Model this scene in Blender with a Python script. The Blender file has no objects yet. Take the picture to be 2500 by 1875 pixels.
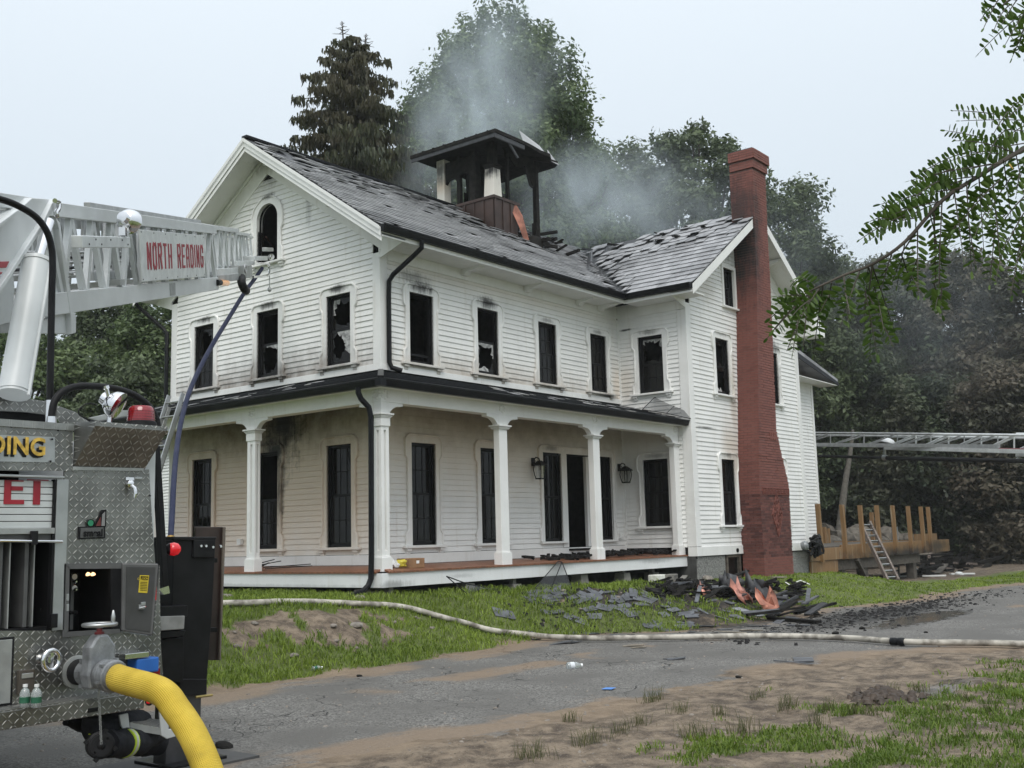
import bpy, bmesh, math, random
import numpy as np
from mathutils import Vector, Matrix

random.seed(7)
RNG = np.random.default_rng(11)
PI = math.pi
scene = bpy.context.scene
COL = scene.collection

# ------------------------------------------------------------------ camera
CAM_F = 2667.3752 / 2500.0          # focal length in picture widths
PITCH, ROLL, HEAD = .141, -.0261, .904
CAM = np.array([-14.3102, -14.3658, .4091])
_f0 = np.array([math.sin(HEAD), math.cos(HEAD), 0]); _r0 = np.array([math.cos(HEAD), -math.sin(HEAD), 0]); _u0 = np.array([0, 0, 1.])
FW = _f0 * math.cos(PITCH) + _u0 * math.sin(PITCH)
_up = _u0 * math.cos(PITCH) - _f0 * math.sin(PITCH)
RT = _r0 * math.cos(ROLL) + _up * math.sin(ROLL)
UP = _up * math.cos(ROLL) - _r0 * math.sin(ROLL)
cam_data = bpy.data.cameras.new('camera')
cam = bpy.data.objects.new('camera', cam_data); COL.objects.link(cam)
cam_data.sensor_fit = 'HORIZONTAL'; cam_data.sensor_width = 36; cam_data.lens = CAM_F * 36
cam_data.clip_start = .1; cam_data.clip_end = 3000
M4 = Matrix.Identity(4)
for i in range(3):
    M4[i][0], M4[i][1], M4[i][2], M4[i][3] = RT[i], UP[i], -FW[i], CAM[i]
cam.matrix_world = M4
scene.camera = cam

# ------------------------------------------------------------------ world: pale overcast over a Nishita sky
SUN_EL, SUN_AZ = math.radians(52), math.radians(228)      # the veiled sun stands behind the viewer
world = bpy.data.worlds.new('World'); scene.world = world; world.use_nodes = True
wt = world.node_tree; wt.nodes.clear()
w_out = wt.nodes.new('ShaderNodeOutputWorld'); w_bg = wt.nodes.new('ShaderNodeBackground')
w_sky = wt.nodes.new('ShaderNodeTexSky'); w_sky.sky_type = 'NISHITA'; w_sky.sun_disc = False
w_sky.sun_elevation = SUN_EL; w_sky.sun_rotation = SUN_AZ; w_sky.air_density = 1.5; w_sky.dust_density = 4
w_tc = wt.nodes.new('ShaderNodeTexCoord'); w_sep = wt.nodes.new('ShaderNodeSeparateXYZ')
w_mr = wt.nodes.new('ShaderNodeMapRange'); w_mr.inputs[1].default_value = .0; w_mr.inputs[2].default_value = 1.0
w_cr = wt.nodes.new('ShaderNodeMix'); w_cr.data_type = 'RGBA'
w_cr.inputs[6].default_value = (5.35, 6.0, 6.6, 1); w_cr.inputs[7].default_value = (12.0, 12.8, 13.4, 1)
w_mix = wt.nodes.new('ShaderNodeMix'); w_mix.data_type = 'RGBA'; w_mix.inputs[0].default_value = .9
wt.links.new(w_tc.outputs['Generated'], w_sep.inputs[0]); wt.links.new(w_sep.outputs[2], w_mr.inputs[0])
w_pw = wt.nodes.new('ShaderNodeMath'); w_pw.operation = 'POWER'; w_pw.inputs[1].default_value = 1.8
wt.links.new(w_mr.outputs[0], w_pw.inputs[0]); wt.links.new(w_pw.outputs[0], w_cr.inputs[0])
wt.links.new(w_sky.outputs[0], w_mix.inputs[6]); wt.links.new(w_cr.outputs[2], w_mix.inputs[7])
wt.links.new(w_mix.outputs[2], w_bg.inputs[0]); w_bg.inputs[1].default_value = .1
wt.links.new(w_bg.outputs[0], w_out.inputs[0])

sun_d = bpy.data.lights.new('sun', 'SUN'); sun_d.energy = 1.5; sun_d.angle = math.radians(35); sun_d.color = (1, .97, .93)
sun = bpy.data.objects.new('sun', sun_d); COL.objects.link(sun)
_sd = Vector((math.sin(SUN_AZ) * math.cos(SUN_EL), math.cos(SUN_AZ) * math.cos(SUN_EL), math.sin(SUN_EL)))
sun.rotation_euler = _sd.to_track_quat('Z', 'Y').to_euler(); sun.location = (-20, -20, 40)

scene.view_settings.view_transform = 'Standard'; scene.view_settings.look = 'None'
scene.view_settings.gamma = 1; scene.view_settings.use_curve_mapping = False
scene.view_settings.exposure = 0.38
scene.render.engine = 'CYCLES'
scene.cycles.use_denoising = True
scene.cycles.max_bounces = 8; scene.cycles.transparent_max_bounces = 24
scene.cycles.volume_bounces = 1

# ------------------------------------------------------------------ picture rays -> points in the place (photo pixels, 2500 x 1875)
def ray(px, py): return FW + RT * (px - 1250) / 2667.3752 - UP * (py - 937.5) / 2667.3752
def at(px, py, X=None, Y=None, Z=None, D=None):
    d = ray(px, py)
    if D is not None: t = D
    elif X is not None: t = (X - CAM[0]) / d[0]
    elif Y is not None: t = (Y - CAM[1]) / d[1]
    else: t = (Z - CAM[2]) / d[2]
    return Vector(CAM + d * t)
def pix(P):
    v = np.asarray(P, float) - CAM; z = v @ FW
    return 1250 + 2667.3752 * (v @ RT) / z, 937.5 - 2667.3752 * (v @ UP) / z, z

# ------------------------------------------------------------------ mesh building
class MB:
    """collects shapes and links them as ONE mesh object"""
    def __init__(s): s.v = []; s.f = []; s.sm = []
    def add(s, vs, fs, smooth=False):
        n = len(s.v); s.v += [tuple(v) for v in vs]
        s.f += [tuple(i + n for i in f) for f in fs]; s.sm += [smooth] * len(fs); return s
    def hexa(s, p):                       # 8 points: bottom ring 0-3, top ring 4-7
        return s.add(p, [(0, 3, 2, 1), (4, 5, 6, 7), (0, 1, 5, 4), (1, 2, 6, 5), (2, 3, 7, 6), (3, 0, 4, 7)])
    def box(s, x0, x1, y0, y1, z0, z1):
        return s.hexa([(x0, y0, z0), (x1, y0, z0), (x1, y1, z0), (x0, y1, z0), (x0, y0, z1), (x1, y0, z1), (x1, y1, z1), (x0, y1, z1)])
    def obox(s, c, ax, ay, az):           # centre and three half-axis vectors
        c, ax, ay, az = (Vector(t) for t in (c, ax, ay, az))
        return s.hexa([c - ax - ay - az, c + ax - ay - az, c + ax + ay - az, c - ax + ay - az, c - ax - ay + az, c + ax - ay + az, c + ax + ay + az, c - ax + ay + az])
    def bar(s, a, b, w, h, up=(0, 0, 1)): # a rectangular bar from a to b
        a, b = Vector(a), Vector(b); d = (b - a)
        if d.length < 1e-6: return s
        d.normalize(); up = Vector(up)
        sd = d.cross(up)
        if sd.length < 1e-3: sd = d.cross(Vector((1, 0, 0)))
        sd.normalize(); u = sd.cross(d)
        return s.obox((a + b) / 2, (b - a) / 2, sd * w / 2, u * h / 2)
    def prism(s, pts, vec):               # polygon (list of 3D points) pushed along vec
        vec = Vector(vec); n = len(pts); p = [Vector(q) for q in pts]
        vs = p + [q + vec for q in p]
        fs = [tuple(range(n - 1, -1, -1)), tuple(range(n, 2 * n))] + [(i, (i + 1) % n, (i + 1) % n + n, i + n) for i in range(n)]
        return s.add(vs, fs)
    def tube(s, pts, r, n=8, closed=False, caps=True):
        pts = [Vector(p) for p in pts]; m = len(pts)
        rs = r if hasattr(r, '__len__') else [r] * m
        vs = []; fs = []; prev = None
        for i, p in enumerate(pts):
            if closed: d = pts[(i + 1) % m] - pts[i - 1]
            else: d = pts[min(i + 1, m - 1)] - pts[max(i - 1, 0)]
            if d.length < 1e-9: d = Vector((0, 0, 1))
            d.normalize()
            if prev is None:
                a = d.orthogonal().normalized()
            else:
                a = prev - d * prev.dot(d); a = a.normalized() if a.length > 1e-6 else d.orthogonal().normalized()
            prev = a; b = d.cross(a)
            for k in range(n):
                t = 2 * PI * k / n; vs.append(p + (a * math.cos(t) + b * math.sin(t)) * rs[i])
        rng = m if closed else m - 1
        for i in range(rng):
            for k in range(n):
                j = (i + 1) % m
                fs.append((i * n + k, i * n + (k + 1) % n, j * n + (k + 1) % n, j * n + k))
        if caps and not closed: fs += [tuple(range(n - 1, -1, -1)), tuple(range((m - 1) * n, m * n))]
        return s.add(vs, fs, True)
    def lathe(s, c, axis, prof, n=20):    # prof: (distance along axis, radius)
        c, ax = Vector(c), Vector(axis).normalized()
        return s.tube([c + ax * t for t, _ in prof], [max(r, 1e-4) for _, r in prof], n)
    def build(s, name, mat, parent=None, bevel=0, fix=True, sharp=False):
        me = bpy.data.meshes.new(name); me.from_pydata(s.v, [], s.f)
        if any(s.sm): me.polygons.foreach_set('use_smooth', s.sm)
        if fix and len(s.f) < 60000:
            bm = bmesh.new(); bm.from_mesh(me); bmesh.ops.recalc_face_normals(bm, faces=bm.faces); bm.to_mesh(me); bm.free()
        if any(s.sm):
            try: me.set_sharp_from_angle(angle=math.radians(40))
            except Exception: pass
        return link(me, name, mat, parent, bevel)

def link(me, name, mat, parent=None, bevel=0):
    if mat is not None:
        for m in (mat if isinstance(mat, (list, tuple)) else [mat]): me.materials.append(m)
    me.update()
    o = bpy.data.objects.new(name, me); COL.objects.link(o)
    if parent is not None: attach(o, parent)
    if bevel:
        b = o.modifiers.new('bevel', 'BEVEL'); b.width = bevel; b.segments = 2; b.limit_method = 'ANGLE'; b.angle_limit = math.radians(50)
    return o

def world_of(o):
    m = o.matrix_basis.copy()
    return (world_of(o.parent) @ o.matrix_parent_inverse @ m) if o.parent else m
def attach(o, parent):
    o.parent = parent; o.matrix_parent_inverse = world_of(parent).inverted()
def thing(name, label, cat, loc=(0, 0, 0), group=None):
    o = bpy.data.objects.new(name, None); COL.objects.link(o); o.location = loc; o.empty_display_size = .2
    return tag(o, label, cat, group)
def tag(o, label, cat, group=None):
    o['label'] = label; o['category'] = cat
    if group: o['group'] = group
    return o
def kind(o, k): o['kind'] = k; return o
def copy_tree(o, parent=None):
    c = o.copy(); COL.objects.link(c)
    if parent is not None: c.parent = parent
    for ch in [x for x in o.children]: copy_tree(ch, c)
    return c
def raw_mesh(name, verts, faces, mat, parent=None, attrs=None, smooth=False):
    """fast numpy path; faces is an (n,3) or (n,4) array"""
    me = bpy.data.meshes.new(name); n = len(verts); m, k = faces.shape
    me.vertices.add(n); me.vertices.foreach_set('co', np.asarray(verts, np.float32).ravel())
    me.loops.add(m * k); me.loops.foreach_set('vertex_index', np.asarray(faces, np.int32).ravel())
    me.polygons.add(m); me.polygons.foreach_set('loop_start', np.arange(0, m * k, k, dtype=np.int32))
    me.polygons.foreach_set('loop_total', np.full(m, k, np.int32))
    if smooth: me.polygons.foreach_set('use_smooth', np.ones(m, bool))
    for an, (dom, val) in (attrs or {}).items():
        a = me.attributes.new(an, 'FLOAT', dom); a.data.foreach_set('value', np.asarray(val, np.float32))
    me.update(calc_edges=True)
    return link(me, name, mat, parent)

# ------------------------------------------------------------------ materials
class NT:
    def __init__(s, name):
        s.m = bpy.data.materials.new(name); s.m.use_nodes = True; s.t = s.m.node_tree; s.t.nodes.clear()
        s.out = s.n('ShaderNodeOutputMaterial'); s.b = s.n('ShaderNodeBsdfPrincipled'); s.l(s.b.outputs[0], s.out.inputs[0])
    def n(s, t, **k):
        x = s.t.nodes.new(t)
        for a, b in k.items(): setattr(x, a, b)
        return x
    def l(s, a, b): s.t.links.new(a, b); return s
    def put(s, v, sock):
        if hasattr(v, 'is_output') or hasattr(v, 'links'): s.l(v, sock)
        else: sock.default_value = v
    def math(s, op, a, b=0.0, c=0.0, clamp=False):
        x = s.n('ShaderNodeMath', operation=op); x.use_clamp = clamp
        for i, v in enumerate((a, b, c)): s.put(v, x.inputs[i])
        return x.outputs[0]
    def vmath(s, op, a, b=(0, 0, 0)):
        x = s.n('ShaderNodeVectorMath', operation=op); s.put(a, x.inputs[0]); s.put(b, x.inputs[1])
        return x.outputs['Value'] if op in ('LENGTH', 'DOT_PRODUCT', 'DISTANCE') else x.outputs[0]
    def mix(s, f, a, b):
        x = s.n('ShaderNodeMix', data_type='RGBA'); s.put(f, x.inputs[0])
        for v, i in ((a, 6), (b, 7)): s.put((*v, 1) if isinstance(v, tuple) and len(v) == 3 else v, x.inputs[i])
        return x.outputs[2]
    def ramp(s, v, a, b, c=0.0, d=1.0, smooth=True):
        x = s.n('ShaderNodeMapRange'); x.interpolation_type = 'SMOOTHSTEP' if smooth else 'LINEAR'
        s.put(v, x.inputs[0])
        for i, q in enumerate((a, b, c, d)): x.inputs[i + 1].default_value = q
        return x.outputs[0]
    def noise(s, scale, vec=None, detail=4, rough=.55, dist=0):
        x = s.n('ShaderNodeTexNoise'); x.inputs['Scale'].default_value = scale; x.inputs['Detail'].default_value = detail
        x.inputs['Roughness'].default_value = rough; x.inputs['Distortion'].default_value = dist
        if vec is not None: s.l(vec, x.inputs['Vector'])
        return x.outputs[0]
    def pos(s): return s.n('ShaderNodeNewGeometry').outputs['Position']
    def obj(s): return s.n('ShaderNodeTexCoord').outputs['Object']
    def xyz(s, v):
        x = s.n('ShaderNodeSeparateXYZ'); s.l(v, x.inputs[0]); return x.outputs
    def scale(s, v, k): return s.vmath('MULTIPLY', v, k)
    def rnd(s): return s.n('ShaderNodeObjectInfo').outputs['Random']
    def attr(s, name): return s.n('ShaderNodeAttribute', attribute_name=name).outputs['Fac']
    def bump(s, h, strength=.3, dist=.01):
        x = s.n('ShaderNodeBump'); x.inputs['Strength'].default_value = strength; x.inputs['Distance'].default_value = dist
        s.l(h, x.inputs['Height']); s.l(x.outputs[0], s.b.inputs['Normal']); return s
    def set(s, base=None, rough=None, metal=None, spec=None):
        for v, k in ((base, 'Base Color'), (rough, 'Roughness'), (metal, 'Metallic'), (spec, 'Specular IOR Level')):
            if v is None: continue
            s.put((*v, 1) if isinstance(v, tuple) and len(v) == 3 else v, s.b.inputs[k])
        return s

def simple(name, col, rough=.6, metal=0, var=.12, scale=8, bump=0, bscale=60, dirt=None, dirt_amt=.5, spec=None):
    t = NT(name); p = t.pos()
    if spec is None: spec = .5 if max(col) > .03 else .16
    n = t.noise(scale, p)
    dark = tuple(c * (1 - var) for c in col); lite = tuple(min(1, c * (1 + var)) for c in col)
    c = t.mix(t.ramp(n, .3, .7), dark, lite)
    if dirt:
        c = t.mix(t.math('MULTIPLY', t.ramp(t.noise(scale * .35, p, 6), .5, .75), dirt_amt), c, dirt)
    t.set(c, rough, metal, spec)
    if bump: t.bump(t.noise(bscale, p), bump, .01)
    return t.m

def stain_nodes(t, stains, p, sk=.9, nk=1.5):
    """soot and smoke stains, and painted warm porch shade, with shapes of their own: (centre, radii, strength) in the place's metres"""
    nz = t.noise(3.2, p, 5, .65); nv = t.math('MULTIPLY_ADD', nz, nk, -.5 * nk)
    streak = t.noise(1.0, t.scale(p, (22, 22, 1.6)), 3); nv = t.math('ADD', nv, t.math('MULTIPLY_ADD', streak, sk, -.5 * sk))
    tot = None
    for c, r, k in stains:
        d = t.vmath('LENGTH', t.vmath('MULTIPLY', t.vmath('SUBTRACT', p, tuple(c)), tuple(1 / q for q in r)))
        m = t.math('MULTIPLY', t.ramp(t.math('ADD', d, nv), 1.15, .1), k)
        tot = m if tot is None else t.math('MAXIMUM', tot, m)
    return tot

def white_paint(name, stains=(), smoke=(), tan=(), base=(.80, .80, .78), soot=(.012, .010, .009), tint=(.45, .36, .26), grime=.25):
    t = NT(name); p = t.pos()
    col = t.mix(t.ramp(t.noise(2.2, p, 5), .35, .7), base, tuple(b * .93 for b in base))
    drip = t.noise(1.0, t.scale(p, (9, 9, .7)), 4)
    col = t.mix(t.math('MULTIPLY', t.ramp(drip, .56, .72), grime), col, (.48, .43, .33))
    spk = t.noise(38, p, 2)
    col = t.mix(t.math('MULTIPLY', t.ramp(spk, .68, .76), .35), col, (.35, .33, .29))
    r = t.n('ShaderNodeMath', operation='MULTIPLY_ADD'); t.l(t.rnd(), r.inputs[0]); r.inputs[1].default_value = .10; r.inputs[2].default_value = 0
    col = t.mix(r.outputs[0], col, tuple(b * .8 for b in base))
    if tan: col = t.mix(stain_nodes(t, tan, p, .08, .5), col, (.72, .59, .45))
    if smoke: col = t.mix(stain_nodes(t, smoke, p, .12, .7), col, tint)
    if stains: col = t.mix(stain_nodes(t, stains, p), col, soot)
    t.set(col, .55); t.bump(t.noise(90, p), .08, .004)
    return t.m

def tread_plate(name, base=(.34, .34, .33), pitch=.038, rough=.3, axes=(0, 2)):
    """aluminium tread plate: raised lozenges, every other one turned"""
    t = NT(name); p = t.pos(); q = t.xyz(p)
    u = t.math('DIVIDE', q[axes[0]], pitch); v = t.math('DIVIDE', q[axes[1]], pitch)
    cu = t.math('FLOOR', u); cv = t.math('FLOOR', v)
    par = t.math('ABSOLUTE', t.math('MODULO', t.math('ADD', cu, cv), 2.0))
    sg = t.math('MULTIPLY_ADD', t.math('GREATER_THAN', par, .5), 2, -1)
    fu = t.math('SUBTRACT', t.math('SUBTRACT', u, cu), .5); fv = t.math('MULTIPLY', t.math('SUBTRACT', t.math('SUBTRACT', v, cv), .5), sg)
    a = t.math('MULTIPLY', t.math('ADD', fu, fv), .7071); b = t.math('MULTIPLY', t.math('SUBTRACT', fu, fv), .7071)
    e = t.math('ADD', t.math('POWER', t.math('DIVIDE', t.math('ABSOLUTE', a), .52), 2), t.math('POWER', t.math('DIVIDE', t.math('ABSOLUTE', b), .115), 2))
    h = t.ramp(e, 1.1, .25)
    n = t.noise(5, p, 5); col = t.mix(t.ramp(n, .3, .75), tuple(c * .55 for c in base), base)
    col = t.mix(t.math('MULTIPLY', h, .6), col, tuple(min(1, c * 2.0) for c in base))
    t.set(col, t.math('MULTIPLY_ADD', n, .22, rough - .06), .9)
    t.bump(h, .9, .005)
    return t.m
# ================================================================== GROUND
# house-side edge of the driveway (x, y), its z is ZR
ZR = -1.19
EDGE = np.array([(-60, -2.5), (-30, -3.2), (-16, -3.9), (-9.5, -4.2), (-7.2, -4.22), (-6.5, -4.12), (-5.58, -3.98), (-4.3, -4.0), (-2.59, -3.9), (-1.2, -3.75), (.04, -3.65), (1.4, -4.05),
                 (2.2, -4.9), (3.2, -5.3), (5.0, -5.25), (6.7, -5.0), (8.4, -5.2), (10, -5.75), (12, -5.85), (14, -5.7), (17, -5.8), (19, -6.2), (26, -6.8), (40, -7.5), (90, -9)], float)
NEAR = np.array([(-60, -7.5), (-14, -7.4), (-9.7, -7.35), (-8.8, -7.75), (-8.0, -7.9), (-6.9, -8.2), (-5.1, -8.3), (-3.6, -8.4), (-1.9, -8.5), (0, -8.8), (.8, -9.6), (2.5, -10.8), (6, -12.2), (14, -14), (40, -18), (90, -26)], float)
def line_y(poly, x): return np.interp(x, poly[:, 0], poly[:, 1])
def sstep(t): t = np.clip(t, 0, 1); return t * t * (3 - 2 * t)
_NG = {}
def vnoise(x, y, s, seed=0):
    """smooth value noise in numpy"""
    if seed not in _NG: _NG[seed] = np.random.default_rng(seed).random((256, 256))
    g = _NG[seed]
    x = np.asarray(x) * s; y = np.asarray(y) * s
    xi = np.floor(x).astype(int); yi = np.floor(y).astype(int); fx = sstep(x - xi); fy = sstep(y - yi)
    a = g[xi % 256, yi % 256]; b = g[(xi + 1) % 256, yi % 256]; c = g[xi % 256, (yi + 1) % 256]; d = g[(xi + 1) % 256, (yi + 1) % 256]
    return (a * (1 - fx) + b * fx) * (1 - fy) + (c * (1 - fx) + d * fx) * fy
def fbm(x, y, s, seed=0, o=4):
    t = 0; amp = .5
    for i in range(o): t = t + amp * vnoise(x, y, s * 2 ** i, seed + i); amp *= .5
    return t / (1 - .5 ** o)
def ground_z(x, y):
    x = np.asarray(x, float); y = np.asarray(y, float)
    d = y - line_y(EDGE, x)                                    # metres towards the house
    zh = np.interp(x, [-14, -6, -1.7, 2, 8, 14, 17, 22, 40], [-.5, -.44, -.43, -.50, -.66, -.72, -1.0, -1.25, -1.3])
    w = np.interp(x, [-8, -4, 0, 4, 8, 14, 20], [2.5, 2.4, 2.1, 2.6, 2.7, 3.2, 4])
    b = fbm(x, y, .55, 3)
    t = sstep((d + (b - .5) * .7) / w)
    z = ZR + (zh - ZR) * t
    lump = (fbm(x, y, 1.5, 9) - .5) * .16 + (fbm(x, y, 5, 19, 3) - .5) * .07
    z = z + lump * sstep(d / .5 + .2) * np.where(d > 3.5, .45, 1)
    e = line_y(NEAR, x) - y                                    # metres past the near edge of the asphalt
    z = z + sstep(e / .7) * ((fbm(x, y, 1.2, 31) - .45) * .13 + (fbm(x, y, 7, 41, 3) - .5) * .05) + np.clip(e - 2, 0, 40) * .004
    z = z + (fbm(x, y, .5, 77, 2) - .5) * .05 * (1 - sstep(d / .5 + .2)) * (1 - sstep(e / .5 + .3))
    return z
def gz(x, y): return float(ground_z(np.array([x]), np.array([y]))[0])
def on_ground(px, py, dz=0.0):
    """the point of the ground seen at this pixel of the photograph"""
    d = ray(px, py); ts = np.arange(2.0, 90, .05); P = CAM + d * ts[:, None]
    dz_ = P[:, 2] - ground_z(P[:, 0], P[:, 1]); k = int(np.argmax(dz_ < 0)) if (dz_ < 0).any() else len(ts) - 1
    b = ts[k - 1] + .05 * dz_[k - 1] / max(dz_[k - 1] - dz_[k], 1e-9) if k > 0 else ts[k]
    P = CAM + d * b
    return Vector((P[0], P[1], gz(P[0], P[1]) + dz))
def inpoly(x, y, poly):
    poly = np.asarray(poly, float); r = np.zeros(np.shape(x), bool); n = len(poly); j = n - 1
    for i in range(n):
        xi, yi = poly[i]; xj, yj = poly[j]
        with np.errstate(divide='ignore', invalid='ignore'):
            c = ((yi > y) != (yj > y)) & (x < (xj - xi) * (y - yi) / (yj - yi) + xi)
        r ^= c; j = i
    return r
# worn earth on the bank, and thin ground where the slates came down (plan coordinates)
DIRT = np.array([tuple(on_ground(*p))[:2] for p in [(548, 1512), (690, 1498), (860, 1492), (980, 1512), (1030, 1545), (960, 1572), (850, 1590), (700, 1585), (600, 1600), (548, 1590)]])
DEBRIS = np.array([tuple(on_ground(*p))[:2] for p in [(1290, 1452), (1480, 1440), (1700, 1425), (1850, 1440), (1990, 1475), (1960, 1500), (1850, 1530), (1700, 1545), (1640, 1500), (1500, 1478), (1350, 1468)]])
DIP = np.array([(16.2, -3.6), (28, -5.2), (30, 2), (16.5, 2)])
def grass_amount(x, y):
    d = y - line_y(EDGE, x); e = line_y(NEAR, x) - y
    n = fbm(x, y, 1.3, 55); n2 = fbm(x, y, 3.6, 66, 3)
    g = np.where(d > 0, sstep((d + (n - .5) * .9) / .35), 0.)
    dd = inpoly(x + (n - .5) * .9, y + (n2 - .5) * .7, DIRT); g = np.where(dd, g * sstep((n2 - .52) * 8), g)
    db = inpoly(x + (n2 - .5) * .8, y + (n - .5) * .8, DEBRIS); g = np.where(db, g * sstep((n2 - .38) * 6) * .8, g)
    g = np.where(d > .35 * (1 + 0 * x), g * np.clip(.55 + n2 * .9, 0, 1), g)
    # trampled verge in front: bare earth, then tufts, then grass further from the road
    s = sstep((e - 2.2 + (n - .5) * 4.8 + (n2 - .5) * 2.6 + np.clip((x + 7) * -.05, -.4, .3)) / 1.0)
    g = np.where(e > .6, np.maximum(g, s * np.clip(.25 + n2 * 1.2, 0, 1)), g)
    g = np.where((e > -1) & (e <= .6), g * 0, g)
    g = np.where((x > 15.2) & (y > -3.3 + (n - .5)), 0, g); g = np.where((e > .6) & (e < 4.5), g * np.clip(n2 * 1.5 - .2, 0, 1) * .8, g)
    return np.clip(g, 0, 1)

def build_ground():
    def axis(a, b, h, far):
        c = list(np.arange(a, b + h / 2, h)); lo = []; q = a; st = h
        while q > -far: st *= 1.22; q -= st; lo.append(q)
        hi = []; q = b; st = h
        while q < far: st *= 1.22; q += st; hi.append(q)
        return np.array(lo[::-1] + c + hi)
    xs = axis(-13, 17, .09, 900); ys = axis(-13.5, .5, .075, 900)
    X, Y = np.meshgrid(xs, ys, indexing='ij'); Z = ground_z(X, Y)
    far = np.hypot(X, Y) > 120; Z = np.where(far, -1.3, Z)
    nx, ny = X.shape; V = np.stack([X, Y, Z], -1).reshape(-1, 3)
    I = np.arange(nx * ny).reshape(nx, ny)
    F = np.stack([I[:-1, :-1], I[1:, :-1], I[1:, 1:], I[:-1, 1:]], -1).reshape(-1, 4)
    cx = V[F, 0].mean(1); cy = V[F, 1].mean(1)
    wob = (fbm(cx, cy, 2.2, 88, 4) - .5) * .8
    road = (cy < line_y(EDGE, cx) + wob * .35 - .05) & (cy > line_y(NEAR, cx) + wob)
    g = grass_amount(V[:, 0], V[:, 1])
    vx, vy = V[:, 0], V[:, 1]
    e1 = np.abs(vy - line_y(EDGE, vx)); e2 = np.abs(vy - line_y(NEAR, vx))
    sand = np.clip(sstep((1.15 - e1) / 1.1) * (vx > -9) + sstep((.9 - e2) / .9), 0, 1) * np.clip(fbm(vx, vy, .9, 12) * 2.0 - .25, 0, 1)
    band = sstep(1 - np.abs((vy - (line_y(EDGE, vx) * .62 + line_y(NEAR, vx) * .38))) / .7) * sstep((fbm(vx, vy, .7, 23) - .5) * 6)
    sand = np.clip(np.maximum(sand, band * .8), 0, 1)
    char = inpoly(vx, vy, DEBRIS) * .5 + ((vx > 15.2) & (vy > -3.2)) * .45 + np.exp(-(((vx - 6.5) / 4.5) ** 2 + ((vy + 6.6) / .9) ** 2)) * .9 + np.exp(-(((vx - 2.5) / 3) ** 2 + ((vy + 3.6) / 1.2) ** 2)) * .5
    wet = np.exp(-(((vx - 6.0) / 4.0) ** 2 + ((vy + 7.7) / .8) ** 2)) + np.exp(-(((vx + 2.7) / 1.4) ** 2 + ((vy + 10.7) / .33) ** 2)) * .95
    wet = np.clip(wet, 0, 1)
    for name, sel, mat in (('ground', ~road, MAT['earth']), ('road', road, MAT['asphalt'])):
        f = F[sel]; u, inv = np.unique(f, return_inverse=True)
        o = raw_mesh(name, V[u], inv.reshape(f.shape), mat, None, {'grass': ('POINT', g[u]), 'sand': ('POINT', sand[u]), 'char': ('POINT', np.clip(char[u], 0, 1)), 'wet': ('POINT', wet[u])}, True)
        kind(o, 'structure')
    return road

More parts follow.
